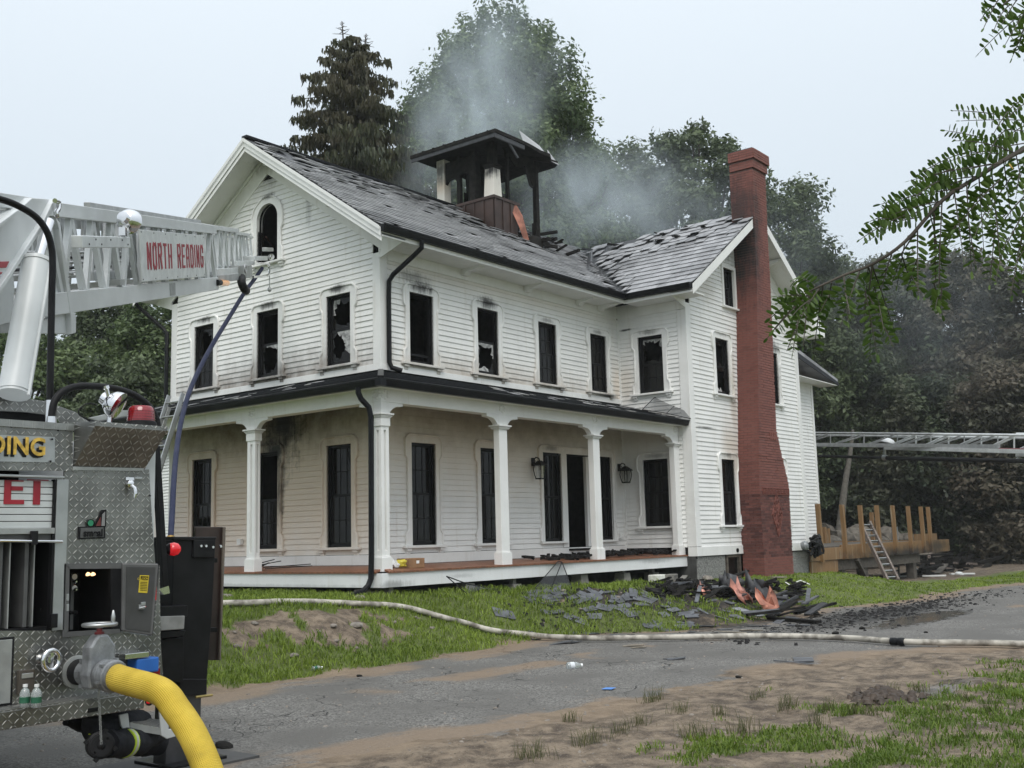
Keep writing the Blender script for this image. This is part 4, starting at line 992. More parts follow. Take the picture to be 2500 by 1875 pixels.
for y, dd in ((1.77, [(0, 1), (0, -1)]), (5.0, [(0, 1), (0, -1)]), (8.1, [(0, -1)])): column(-1.525, y, dd, True, .062, .112)
for x, dd in ((1.61, [(1, 0), (-1, 0)]), (4.72, [(1, 0), (-1, 0)]), (8.06, [(-1, 0)])): column(x, -1.525, dd, False, .118, .068)
downspout([(-1.88, -1.36, 2.95), (-1.88, -1.36, 2.86), (-1.84, -1.38, 2.76), (-1.74, -1.46, 2.62), (-1.72, -1.49, 2.45), (-1.735, -1.49, .2), (-1.75, -1.49, -.16), (-1.80, -1.48, -.27), (-1.92, -1.47, -.36), (-2.22, -1.43, -.43)], w=.085)

# foundation of the wing, basement window
m = MB()
def stone(x0, x1, z0, z1, y=-1.92, amp=.02):
    s = MB(); s.box(x0, x1, y, y + .35, z0, z1); o = s.build('foundation_stone', MAT['granite'], house, bevel=.025); return o
stone(8.2, 9.58, -.78, -.095); stone(13.4, 14.45, -.85, -.1); stone(12.0, 13.4, -.95, -.1)
s = MB(); s.box(8.16, 8.5, -1.9, .1, -.9, -.1); s.build('foundation', MAT['dark_stone'], house)
s = MB(); s.box(9.58, 10.47, -1.86, -1.6, -.9, -.1); s.build('foundation', MAT['dark_stone'], house)
f = MB(); f.box(9.62, 9.70, -1.93, -1.84, -.66, -.1); f.box(10.28, 10.36, -1.93, -1.84, -.66, -.1); f.box(9.70, 10.28, -1.93, -1.84, -.68, -.60); f.box(9.7, 10.28, -1.93, -1.84, -.16, -.1)
bw = f.build('basement_window', simple('rotten_wood', (.09, .075, .06), .8, var=.4), house); g = MB(); g.box(9.7, 10.28, -1.862, -1.858, -.6, -.16); g.build('pane', MAT['glass'], bw)
# dryer vent and meter on the wing
v = MB(); v.lathe((10.12, -1.96, .0), (0, -1, 0), [(0, .05), (.03, .05), (.03, .04), (.0, .039)], 12); v.build('vent', MAT['charred'], house)

# ================================================================== CHIMNEY
MAT['brick'] = None
def brick_mat(name, k):
    t = NT(name); p = t.pos(); r = t.attr('shade'); o = t.rnd()
    v = t.math('ADD', t.math('MULTIPLY', t.math('ADD', r, o), .6), t.math('MULTIPLY', t.noise(9, p, 4), .4))
    c = t.mix(t.ramp(v, .2, .95, 0, 1, False), tuple(q * k for q in (.065, .021, .018)), tuple(q * k for q in (.20, .072, .056)))
    c = t.mix(t.math('MULTIPLY', t.ramp(t.noise(1.2, p, 5), .55, .72), .5), c, (.09, .035, .03))
    st = stain_nodes(t, [((10.85, -2.2, 7.7), (.55, .9, 1.7), 1), ((10.95, -2.2, 8.6), (.5, .8, 1.1), .8), ((10.5, -2.0, 5.3), (.25, .35, 1.6), .6), ((11.8, -2.3, 7.9), (.16, .7, .5), .5)], p)
    c = t.mix(st, c, (.018, .017, .018))
    c = t.mix(t.math('MULTIPLY', t.ramp(t.noise(30, p, 2), .72, .78), .6), c, (.4, .36, .33))
    t.set(c, .75); t.bump(t.noise(60, p, 3), .3, .006); return t.m
MAT['brick'] = brick_mat('brick', 1.0)
MAT['mortar'] = simple('mortar', (.14, .085, .075), .9, var=.3)
LEV = [(-.85, 10.46, 12.10, -2.50), (1.65, 10.42, 12.12, -2.50), (2.95, 10.57, 11.58, -2.50), (6.6, 10.90, 11.73, -2.51), (8.3, 10.88, 11.64, -2.56), (9.72, 10.90, 11.67, -2.58)]
YB = -1.93
def prof(z):
    zs = [l[0] for l in LEV]
    return tuple(np.interp(z, zs, [l[i] for l in LEV]) for i in (1, 2, 3))
m = MB(); ring = []
for z, x0, x1, y in LEV: ring.append([(x0 + .01, y + .01, z), (x1 - .01, y + .01, z), (x1 - .01, YB, z), (x0 + .01, YB, z)])
for a, b in zip(ring, ring[1:]): m.hexa(a + b)
m.box(10.87, 11.71, -2.62, -1.98, 9.74, 9.95); m.box(10.83, 11.78, -2.66, -1.94, 9.97, 10.22)
chimney = m.build('chimney', MAT['mortar'], house)
BH = .0667; items = []
for k in range(int((9.72 + .85) / BH)):
    z = -.85 + k * BH; x0, x1, y = prof(z + .03)
    ln = .205; off = (ln / 2 if k % 2 else 0)
    a = x0 - off + random.uniform(-.01, .01)
    while a < x1 - .02:
        p, q = max(a, x0), min(a + ln, x1)
        if q - p > .03: items.append((k, z, (p + .004, y, q - .004, y + .05), 0))
        a += ln
    a = y + (.0 if k % 2 else ln / 2) - .0
    a = y + .0
    first = True
    while a < YB - .02:
        w_ = (.10 if (k % 2 and first) else ln); first = False
        q = min(a + w_, YB); items.append((k, z, (x0, a + .004, x0 + .05, q - .004), 1)); a += w_
for k, (za, zb, e) in enumerate(((9.73, 9.96, .04), (9.965, 10.23, .085))):
    z = za
    while z < zb - .03:
        x0, x1, y = 10.90 - e + .01, 11.67 + e, -2.58 - e; a = x0 - random.choice((0, .1))
        while a < x1 - .02:
            p, q = max(a, x0), min(a + .205, x1); items.append((999, z, (p + .004, y - .004, q - .004, y + .05), 0)); a += .205
        a = y
        while a < -1.96: items.append((999, z, (x0 - .004, a + .004, x0 + .05, min(a + .205, -1.95) - .004), 1)); a += .205
        z += BH
big = MB(); shade = []; cnt = 0
for k, z, (x0, y0, x1, y1), fc in items:
    pr = random.uniform(.0, .006) + (.012 if (k in (45, 46, 47) and fc == 0 and int(x0 * 10) % 2) or (z > 2.75 and z < 2.9 and fc == 0 and int(x0 * 10) % 2) else 0)
    h = BH - .013
    if fc == 0: bx = (x0, x1, y0 - pr, y1, z, z + h)
    else: bx = (x0 - pr, x1, y0, y1, z, z + h)
    if k > 9 and cnt < 290 and k < 999: mm = MB(); mm.box(*bx); mm.build('brick', MAT['brick'], chimney, fix=False); cnt += 1
    else: big.box(*bx); shade.append(random.random())
o = big.build('bricks', MAT['brick'], chimney, fix=False); o['kind'] = 'stuff'
at_ = o.data.attributes.new('shade', 'FLOAT', 'FACE'); at_.data.foreach_set('value', np.repeat(np.array(shade, np.float32), 6))
# moulded terracotta: a band of square tiles and a diamond of four tiles
MAT['terracotta'] = simple('terracotta', (.18, .06, .045), .7, var=.2)
def tile(cx, cz, s, rot=0, y=-2.50):
    m = MB(); A = lambda u, v: (cx + (u * math.cos(rot) - v * math.sin(rot)) * s * (.62 if rot else 1), cz + (u * math.sin(rot) + v * math.cos(rot)) * s * (1.25 if rot else 1))
    def bar(u0, v0, u1, v1, w):
        (a, b), (c, d) = A(u0, v0), A(u1, v1); m.bar((a, y - .012, b), (c, y - .012, d), w, .026, up=(0, 1, 0))
    for q in ((-1, -1, 1, -1), (1, -1, 1, 1), (1, 1, -1, 1), (-1, 1, -1, -1)): bar(*q, s * .18)
    bar(-.5, -.5, .5, .5, s * .25); bar(-.5, .5, .5, -.5, s * .25); bar(0, -.8, 0, .8, s * .16); bar(-.8, 0, .8, 0, s * .16)
    m.build('moulded_tile', MAT['terracotta'], chimney)
for k in range(9): tile(10.56 + .09 + k * .168, 1.42, .078)
for dx, dz in ((0, .30), (0, -.30), (-.155, 0), (.155, 0)): tile(11.32 + dx, .84 + dz, .135, PI / 4)
m = MB()
for k in range(4): m.box(11.15 + k * .1, 11.22 + k * .1, -2.52, -2.49, 2.72, 2.9)
m.build('moulded_tile', MAT['terracotta'], chimney)
m = MB(); m.box(10.86, 11.72, -2.62, -1.95, 10.23, 10.25); m.build('chimney_cap', MAT['slate_dark'], chimney)

# ================================================================== CUPOLA
CX0, CX1, CY0, CY1 = 6.10, 8.00, 2.12, 3.98
CT = 8.82
MAT['copper_bright'] = simple('copper_bright', (.36, .15, .10), .45, .5, var=.3, scale=6, dirt=(.1, .05, .04))
MAT['scorched'] = white_paint('scorched', [((6.1, 2.2, 9.55), (.3, .3, .25), 1), ((6.1, 3.9, 9.9), (.3, .3, .4), .8), ((6.2, 2.25, 8.85), (.1, .1, .1), .6)], [((6.1, 3.9, 9.5), (.4, .4, .3), .7), ((6.1, 2.3, 9.1), (.3, .3, .6), .12)], (), (.66, .63, .57))
m = MB(); m.box(CX0 + .02, CX0 + 1.0, CY0 + .02, CY1 - .02, 7.6, CT - .02); m.build('cupola_core', MAT['charred'], house)
def panel(p0, p1, ztop, name='cupola_panel', mat=None):
    m = MB(); a, b = Vector((*p0, 0)), Vector((*p1, 0)); za = roof_main(p0[1]) - .05 if p0[1] < W / 2 else roof_main(W - p0[1]) - .05; zb = roof_main(p1[1]) - .05 if p1[1] < W / 2 else roof_main(W - p1[1]) - .05
    d = (b - a).normalized(); n = d.cross(Vector((0, 0, 1)))
    q = [a + Vector((0, 0, za)), b + Vector((0, 0, zb)), b + Vector((0, 0, ztop)), a + Vector((0, 0, ztop))]
    m.prism(q, n * .02); m.bar(q[0] + n * .03, q[3] + n * .03, .03, .03, up=n); return m.build(name, mat or MAT['copper_brown'], house)
for k in range(6): panel((CX0, CY1 - (CY1 - CY0) * k / 6), (CX0, CY1 - (CY1 - CY0) * (k + 1) / 6 + .004), CT)
for k in range(3): panel((CX0 + .012 + k * .31, CY0), (CX0 + .31 + k * .31, CY0), CT)
pc = MB(); A = [(6.98, CY0 - .03, CT), (7.12, CY0 - .10, CT - .25), (7.16, CY0 - .16, 8.25), (7.28, CY0 - .2, 7.85), (7.55, CY0 - .3, 7.55)]
pc.add([Vector(p) for p in A] + [Vector(p) + Vector((-.34 + .05 * i, .05 + .03 * math.sin(i * 2), .05 * math.sin(i * 3))) for i, p in enumerate(A)], [(i, i + 1, 6 + i, 5 + i) for i in range(4)]); pc.build('peeled_copper', MAT['copper_bright'], house)
m = MB(); m.box(CX0 - .05, CX0, CY0 - .05, CY1 + .05, CT, CT + .07); m.box(CX0, CX0 + 1.0, CY0 - .05, CY0, CT, CT + .07); m.build('cupola_sill', MAT['copper_brown'], house)
def cpost(x, y, z0, z1, w, mat, taper=1.0, name='cupola_post'):
    m = MB(); a = w / 2; b = a * taper
    m.hexa([(x - a, y - a, z0), (x + a, y - a, z0), (x + a, y + a, z0), (x - a, y + a, z0), (x - b, y - b, z1), (x + b, y - b, z1), (x + b, y + b, z1), (x - b, y + b, z1)]); return m.build(name, mat, house, bevel=.01)
cpost(CX0 + .12, CY0 + .12, CT, 9.62, .33, MAT['scorched'], .82); c_ = MB(); c_.box(CX0 - .02, CX0 + .28, CY0 - .02, CY0 + .28, 9.60, 9.68); c_.box(CX0 - .05, CX0 + .31, CY0 - .05, CY0 + .31, 9.68, 9.72); c_.box(CX0 + .03, CX0 + .22, CY0 + .03, CY0 + .22, 9.72, 10.5); c_.build('cupola_post', MAT['charred'], house)
cpost(CX0 + .10, CY1 - .12, CT - .5, 10.2, .26, MAT['scorched'])
cpost(CX0 + .08, CY0 + .68, CT, 10.2, .20, MAT['charred']); cpost(CX0 + .08, CY1 - .68, CT, 10.2, .11, MAT['charred'])
cpost(CX0 + .62, CY0 + .05, CT - .1, 10.3, .085, MAT['charred']); cpost(CX1 - .08, CY0 + .05, 8.55, 10.3, .13, MAT['charred'], .9); cpost(CX1 - .10, CY0 + .06, 7.4, 8.56, .18, MAT['charred'], .85)
cpost(CX1 - .1, CY1 - .1, 8.2, 10.3, .16, MAT['charred'])
# arches between the posts on the left side, burnt hangings
def arch(y0, y1, zt, zs):
    r = (y1 - y0) / 2; c = (y0 + y1) / 2; m = MB()
    pts = [(y0, zt), (y0, zs)] + [(c - r * .86 * math.cos(PI * k / 12), zs + r * .8 * math.sin(PI * k / 12)) for k in range(13)] + [(y1, zs), (y1, zt)]
    n = len(pts); top = [(y, zt) for y, z in pts]
    for i in range(n - 1):
        a, b = pts[i], pts[i + 1]
        if abs(a[0] - b[0]) < 1e-6: continue
        m.hexa([(CX0 + .02, a[0], a[1]), (CX0 + .12, a[0], a[1]), (CX0 + .12, b[0], b[1]), (CX0 + .02, b[0], b[1]), (CX0 + .02, a[0], zt), (CX0 + .12, a[0], zt), (CX0 + .12, b[0], zt), (CX0 + .02, b[0], zt)])
    m.build('cupola_arch', MAT['charred'], house)
arch(CY1 - .68, CY1 - .2, 10.1, 9.45); arch(CY0 + .75, CY1 - .66, 10.1, 9.52)
hg = MB()
hg.prism([(CX0 + .5, CY1 - .5, 10.3), (CX1 - .3, CY1 - .1, 10.3), (CX1 - .3, CY1 - .1, 8.7), (CX0 + .9, CY1 - .3, 8.8), (CX0 + .7, CY1 - .4, 9.2), (CX0 + .6, CY1 - .45, 9.5)], (.02, -.02, 0))
hg.prism([(CX1 - .9, CY1 - .05, 9.6), (CX1 - .15, CY1 - .05, 9.55), (CX1 - .2, CY1 - .05, 9.0), (CX1 - .9, CY1 - .05, 9.05)], (0, .02, 0))
hg.prism([(CX0 + .55, CY0 + .1, 10.3), (CX1 + .2, CY0 + .0, 10.35), (CX1 - .2, CY0 + .02, 9.5), (CX1 - .45, CY0 + .04, 9.95), (CX0 + 1.0, CY0 + .06, 9.9)], (0, .03, 0))
hg.prism([(CX1 - .62, CY0 - .02, 9.98), (CX1 - .55, CY0 - .02, 9.98), (CX1 - .30, CY0 - .02, 9.45), (CX1 - .42, CY0 - .02, 9.5)], (0, .03, 0))
hg.build('burnt_sheathing', MAT['charred'], house)
# roof: shallow hip with wide eaves, sagging and torn on the right
ov = .50; ez = 10.30; ex0, ex1, ey0, ey1 = CX0 - ov, CX1 + ov, CY0 - ov, CY1 + ov; pk = ((ex0 + ex1) / 2, (ey0 + ey1) / 2, 10.66)
cr = MB(); rimA = []; random.seed(13)
for (xa, ya), (xb, yb) in (((ex0, ey0), (ex1, ey0)), ((ex1, ey0), (ex1, ey1)), ((ex1, ey1), (ex0, ey1)), ((ex0, ey1), (ex0, ey0))):
    for k in range(9):
        x, y = xa + (xb - xa) * k / 9, ya + (yb - ya) * k / 9; w = max(0, (x - 6.7) / 1.8); rg = random.uniform(-.22, .05) * w
        rimA.append((x + (pk[0] - x) * -rg * .5, y + (pk[1] - y) * -rg * .5, ez + .05 - .12 * w * w + random.uniform(-.05, .05) * w))
for a, b in zip(rimA, rimA[1:] + rimA[:1]):
    cr.add([a, b, pk, (a[0], a[1], a[2] - .09), (b[0], b[1], b[2] - .09), (pk[0], pk[1], pk[2] - .25)], [(0, 1, 2), (3, 5, 4), (0, 3, 4, 1)])
ckr = cr.build('cupola_roof', MAT['charred'], house)
m = MB()
for k in range(7): y = ey0 + .25 + (ey1 - ey0 - .3) * k / 7; m.bar((ex0, y, ez + .05), (pk[0], pk[1] + (y - pk[1]) * .1, pk[2] + .03), .035, .035)
m.build('standing_seam', MAT['charred'], ckr)
m = MB(); m.box(ex0 + .015, ex0 + 1.2, ey0 + .02, ey0 + .06, ez - .16, ez - .05); m.box(ex0 + .02, ex0 + .05, ey0 + .07, ey1 - .02, ez - .14, ez - .04); m.build('cupola_fascia', MAT['slate_dark'], house)
m = MB(); m.prism([(7.1, 1.9, 10.5), (7.9, 1.8, 10.38), (7.95, 2.0, 10.62), (7.2, 2.1, 10.86)], (0, .02, .03)); m.prism([(8.0, 1.75, 10.2), (8.4, 1.72, 10.15), (8.15, 1.9, 10.55)], (0, .02, .02)); m.build('torn_roofing', MAT['slate'], house)
m = MB(); m.prism([(ex0 + .55, ey0 + .05, ez - .10), (ex0 + .62, ey0 + .05, ez - .10), (ex0 + 1.0, ey0 + .05, ez - .42), (ex0 + .93, ey0 + .05, ez - .45)], (0, .04, 0)); m.build('hanging_strip', MAT['slate_dark'], house)
m = MB()
for k in range(7): x = random.uniform(7.1, 8.1); m.bar((x, 2.1 + random.uniform(-.1, .3), 7.7), (x + random.uniform(-.1, .1), 2.1 + random.uniform(-.1, .3), 7.9 + random.uniform(.1, .6)), .09, .06)
m.lathe((7.5, 2.0, 7.75), (0, 0, 1), [(0, .28), (.15, .30), (.3, .2), (.36, .05)], 9); m.lathe((7.95, 2.1, 7.8), (0, 0, 1), [(0, .25), (.2, .27), (.32, .12)], 9)
m.build('charred_stubs', MAT['charred'], house)

# ================================================================== REAR ADDITION
ra = thing('rear_addition', 'narrow white clapboard addition behind the wing with a low grey roof', 'house', (17, 1, -1.2))
AX0, AX1, AY = 14.5, 19.85, 0.0
m = MB(); m.box(AX0, AX1, AY, AY + 5, -1.6, 5.25); m.build('wall', MAT['charred'], ra)
rw = MB(); rw.box(AX0, AX1, AY - .02, AY - .002, -1.4, 5.24); aw = rw.build('front_wall', MAT['trim'], ra)
z = -.2
while z < 5.2:
    h = .115; m = MB(); m.add([(AX0, AY - .045, z), (AX1 - .12, AY - .045, z), (AX1 - .12, AY - .026, z + h), (AX0, AY - .026, z + h), (AX0, AY - .018, z), (AX1 - .12, AY - .018, z), (AX1 - .12, AY - .018, z + h), (AX0, AY - .018, z + h)], [(0, 1, 2, 3), (0, 4, 5, 1)])
    m.build('clapboard', MAT['trim'], aw, fix=False); z += .108
m = MB(); m.box(AX1 - .12, AX1 + .03, AY - .055, AY, -1.3, 5.24); m.build('corner_board', MAT['trim'], aw)
m = MB(); m.prism([(AX0, AY - .6, 6.6), (AX1 + .85, AY - .6, 5.30), (AX1 + .85, AY - .6, 5.40), (AX0, AY - .6, 6.72)], (0, 6, 0)); m.build('roof', MAT['slate'], ra)
m = MB(); m.prism([(AX0, AY - .63, 6.35), (AX1 + .85, AY - .63, 5.18), (AX1 + .85, AY - .63, 5.29), (AX0, AY - .63, 6.55)], (0, .03, 0)); m.build('rake_board', MAT['black_metal'], ra)
m = MB(); m.prism([(AX0, AY - .6, 5.24), (AX1 + .8, AY - .6, 5.17), (AX1 + .8, AY, 5.17), (AX0, AY, 5.24)], (0, 0, .02)); m.build('soffit', MAT['trim'], ra)

# ================================================================== LANTERNS AND SMALL FITTINGS
MAT['lamp_glass'] = NT('lamp_glass').set((.6, .6, .58), .1).m
def lantern(x, z, label):
    t = thing('wall_lantern', label, 'lantern', (x, -.03, z - .3), 'black lanterns beside the doorway')
    bk = MAT['black_frame']
    m = MB(); m.box(x - .05, x + .05, -.06, -.02, z - .02, z + .16); m.build('back_plate', bk, t, bevel=.01)
    m = MB(); m.tube([(x, -.05, z + .10), (x, -.12, z + .17), (x, -.20, z + .14), (x, -.22, z + .07)], .014, 6); m.tube([(x, -.06, z + .02), (x, -.11, z + .0), (x, -.13, z + .06), (x, -.1, z + .10)], .010, 6); m.build('arm', bk, t)
    y = -.22; m = MB(); w = .125
    m.hexa([(x - w, y - w, z + .0), (x + w, y - w, z + .0), (x + w, y + w, z + .0), (x - w, y + w, z + .0), (x - .03, y - .03, z + .09), (x + .03, y - .03, z + .09), (x + .03, y + .03, z + .09), (x - .03, y + .03, z + .09)]); m.box(x - w, x + w, y - w, y + w, z - .015, z); m.build('roof', bk, t)
    m = MB(); pr = [(.09, 0), (.10, -.10), (.085, -.2), (.065, -.28)]
    for sx in (-1, 1):
        for sy in (-1, 1): m.tube([(x + sx * a, y + sy * a, z + b - .012) for a, b in pr], .011, 5)
    m.box(x - .075, x + .075, y - .075, y + .075, z - .31, z - .285); m.build('cage', bk, t)
    g = MB(); g.hexa([(x - .06, y - .06, z - .285), (x + .06, y - .06, z - .285), (x + .06, y + .06, z - .285), (x - .06, y + .06, z - .285), (x - .085, y - .085, z - .02), (x + .085, y - .085, z - .02), (x + .085, y + .085, z - .02), (x - .085, y + .085, z - .02)]); g.build('glass', MAT['lamp_pane'], t)
    m = MB(); m.tube([(x, y, z - .285), (x, y, z - .12)], .014, 6); m.build('candle', MAT['trim'], t)
tt = NT('lamp_pane'); a_ = tt.n('ShaderNodeBsdfTransparent'); a_.inputs[0].default_value = (.82, .82, .8, 1); b_ = tt.n('ShaderNodeBsdfGlossy'); b_.inputs['Roughness'].default_value = .05; x_ = tt.n('ShaderNodeMixShader'); x_.inputs[0].default_value = .12
tt.l(a_.outputs[0], x_.inputs[1]); tt.l(b_.outputs[0], x_.inputs[2]); tt.l(x_.outputs[0], tt.out.inputs[0]); MAT['lamp_pane'] = tt.m
lantern(4.56, 1.98, 'black wall lantern left of the doorway between column and sidelight'); lantern(7.98, 1.98, 'black wall lantern right of the doorway in the inner corner')
for x, z in ((7.88, .42),):
    m = MB(); m.box(x - .06, x + .06, -.10, -.02, z - .05, z + .06); m.box(x + .02, x + .07, -.12, -.1, z - .02, z + .04); tag(m.build('outlet_box', MAT['trim'], None), 'white outdoor outlet box low on the wall under the right lantern', 'outlet')
m = MB(); m.box(-.10, -.02, 3.98, 4.10, .44, .56); tag(m.build('outlet_box', MAT['trim'], None), 'white outdoor outlet box low on the shaded gable wall of the porch', 'outlet')
# ================================================================== THINGS ON THE GROUND BEFORE THE HOUSE
def nrm_at(x, y, h=.12):
    return Vector((-(gz(x + h, y) - gz(x - h, y)) / (2 * h), -(gz(x, y + h) - gz(x, y - h)) / (2 * h), 1)).normalized()
MAT['slate_fallen'] = simple('slate_fallen', (.085, .09, .10), .45, var=.35, scale=6, bump=.15)
MAT['slate_pale'] = simple('slate_pale', (.25, .22, .175), .6, var=.3, scale=6)
def flat_piece(name, p, pts, yaw, tilt, mat, th=.011, lift=.01, label=None, cat=None, group=None):
    n = nrm_at(p.x, p.y); a = Vector((math.cos(yaw), math.sin(yaw), 0)); a = (a - n * a.dot(n)).normalized(); b = n.cross(a)
    R = Matrix.Rotation(tilt[0], 3, a) @ Matrix.Rotation(tilt[1], 3, b)
    a, b, n = R @ a, R @ b, R @ n
    c = Vector((p.x, p.y, gz(p.x, p.y) + lift)); m = MB(); m.prism([c + a * x + b * y for x, y in pts], n * th)
    o = m.build(name, mat)
    if label: tag(o, label, cat, group)
    return o
def shard(w, l, rag=.25):
    n = random.choice((4, 5, 5, 6)); base = [(-l, -w), (l, -w), (l, w), (-l, w)]
    if n >= 5: base.insert(2, (l * random.uniform(.9, 1.1), w * random.uniform(-.3, .4)))
    if n >= 6: base.append((-l * random.uniform(.8, 1.05), w * random.uniform(-.4, .3)))
    return [(x * random.uniform(1 - rag, 1), y * random.uniform(1 - rag, 1)) for x, y in base]
# the larger slates, where the photograph shows them: pixel, half length, half width, turn
SP = [(1228, 1500, .30, .16), (1405, 1512, .32, .13), (1450, 1508, .2, .1), (1440, 1490, .2, .1), (1475, 1486, .22, .12), (1530, 1497, .24, .10), (1525, 1480, .2, .1), (1548, 1500, .18, .1), (1500, 1484, .17, .1), (1578, 1470, .16, .1), (1300, 1470, .3, .08), (1350, 1462, .25, .09), (1330, 1474, .24, .1),
      (1565, 1478, .2, .1), (1360, 1496, .2, .1), (1332, 1497, .14, .1), (1580, 1462, .2, .12), (1620, 1458, .25, .13), (1660, 1466, .17, .1), (1645, 1492, .2, .08), (1622, 1502, .16, .1), (1675, 1500, .22, .09), (1690, 1506, .2, .08), (1640, 1478, .15, .09), (1700, 1492, .15, .1), (1732, 1468, .24, .1), (1610, 1528, .25, .14), (1630, 1540, .2, .12), (1672, 1530, .28, .10), (1718, 1530, .3, .12),
      (1365, 1572, .26, .15), (1398, 1570, .17, .12), (1310, 1562, .12, .1), (1400, 1546, .14, .1), (1440, 1548, .18, .08), (1500, 1552, .14, .09), (1300, 1548, .12, .08), (1545, 1578, .24, .08), (1560, 1582, .16, .07), (1760, 1556, .3, .09), (1790, 1545, .34, .08), (1830, 1541, .28, .07), (1770, 1538, .2, .1), (1850, 1530, .22, .09), (1800, 1510, .2, .1), (1860, 1548, .35, .05), (1650, 1610, .2, .1), (1710, 1558, .2, .06), (1900, 1520, .28, .12), (1945, 1528, .3, .1), (1930, 1510, .3, .1), (1965, 1500, .22, .1), (1990, 1518, .2, .1), (1900, 1560, .2, .05), (1790, 1560, .4, .05)]
random.seed(21)
for i in range(38):
    SP.append((random.uniform(1280, 1620), random.uniform(1446, 1470), random.uniform(.12, .26), random.uniform(.06, .12)))
for i in range(14): SP.append((random.uniform(1560, 1960), random.uniform(1470, 1545), random.uniform(.08, .2), random.uniform(.05, .1)))
for i, (px, py, l, w) in enumerate(SP):
    p = on_ground(px, py); pale = i in (37, 38, 39, 40, 41, 51)
    road = p.y < line_y(EDGE, p.x) + .2
    flat_piece('fallen_slate', p, shard(w * .85, l * .8, .35), random.uniform(0, 6.28) if road else random.gauss(-.9, .6), (random.gauss(0, .07), random.gauss(0, .07)), MAT['slate_pale'] if pale else MAT['slate_fallen'], lift=random.uniform(.0, .022) if not road else .008,
        label='pale weathered slate lying flat on the driveway by the white hose' if pale else ('grey roof slate fallen onto the driveway below the bank' if road else 'grey roof slate fallen among the grass of the bank before the porch'), cat='slate', group='pale slates on the driveway' if pale else ('slates fallen on the driveway' if road else 'slates fallen on the grass bank'))

# torn copper sheets: dark outside, salmon pink inside
MAT['copper_pink'] = simple('copper_pink', (.46, .20, .15), .4, .35, var=.3, scale=9, dirt=(.25, .16, .13))
def sheet_metal(name, px, py, size, yaw, curl, label, inside, outside, steep=.6):
    p = on_ground(px, py); n = 7; ca_, sa_ = math.cos(yaw), math.sin(yaw); g = []
    for i in range(n):
        for j in range(n):
            u, v = i / (n - 1) - .5, j / (n - 1) - .5
            x, y = u * size[0] * (1 - .45 * abs(v + .2 * math.sin(px))) + .09 * math.sin(v * 7 + i * 1.3), v * size[1] * (1 + .25 * math.sin(i * 2.6))
            z = .03 + (v + .5) * size[1] * steep * (1 + .35 * math.sin(i * 2.3 + px)) + curl * (u * u) * 1.2 + .07 * math.sin(i * 1.7 + j * 2.1 + px) + random.gauss(0, .018)
            wx, wy = p.x + x * ca_ - y * sa_, p.y + x * sa_ + y * ca_
            g.append(Vector((wx, wy, gz(wx, wy) + z)))
    f = [(i * n + j, (i + 1) * n + j, (i + 1) * n + j + 1, i * n + j + 1) for i in range(n - 1) for j in range(n - 1)]
    m = MB(); m.add(g, f, True); o = m.build(name, [outside, inside], None)
    for q in o.data.polygons: q.material_index = 1 if (q.index % (n - 1)) < (n - 1) * .55 else 0
    sd = o.modifiers.new('thick', 'SOLIDIFY'); sd.thickness = .006
    tag(o, label, 'copper sheet')
sheet_metal('copper_sheet', 1712, 1449, (.52, .3), .35, .06, 'pale pink torn copper sheet nearest the porch, curled on the char', MAT['copper_pink'], MAT['charred'], .5)
sheet_metal('copper_sheet', 1800, 1465, (.66, .5), .1, .12, 'grey and pink folded copper sheet in the middle of the debris', MAT['copper_pink'], MAT['slate_dark'], .75)
sheet_metal('copper_sheet', 1868, 1492, (.5, .55), -.35, .25, 'orange copper sheet bent like a tent over black debris', MAT['copper_bright'], MAT['slate_dark'], .8)
def plank(name, a, b, w, h, mat, label, cat, up=(0, 0, 1)):
    m = MB(); m.bar(a, b, w, h, up); return tag(m.build(name, mat, None, bevel=.004), label, cat)
def gp(px, py, dz=.03): return on_ground(px, py, dz)
plank('charred_board', gp(1722, 1442, .05), gp(1826, 1424, .28), .10, .04, MAT['charred'], 'long charred board propped behind the copper sheets', 'board')
plank('charred_board', gp(1878, 1514, .04), gp(2000, 1524, .04), .12, .05, MAT['charred'], 'black charred beam lying at the driveway edge under the slates', 'board')
plank('charred_board', gp(1745, 1447, .05), gp(1880, 1446, .09), .14, .05, MAT['charred'], 'charred board lying in the black heap by the chimney', 'board')
plank('charred_board', gp(1880, 1480, .16), gp(1936, 1470, .2), .1, .05, MAT['charred'], 'bent charred piece sticking out right of the orange copper', 'board')
plank('slate_slab', gp(1795, 1488, .03), gp(1858, 1508, .03), .26, .02, simple('slab_grey', (.22, .23, .25), .5, var=.3), 'long pale grey slab lying on the grass below the pink copper', 'slab')
plank('pale_board', gp(1882, 1413, .03), gp(1915, 1412, .03), .16, .03, MAT['slate_pale'], 'short pale board on the lawn before the chimney', 'board')
for a, b, l in (((1918, 1425), (1936, 1437), 'first white stick on the lawn right of the chimney debris'), ((1945, 1424), (1955, 1420), 'short bent white stick on the lawn'), ((1956, 1421), (1976, 1430), 'white stick on the lawn nearest the chimney corner')):
    plank('stick', gp(*a), gp(*b), .03, .02, MAT['trim'], l, 'stick')
random.seed(8)
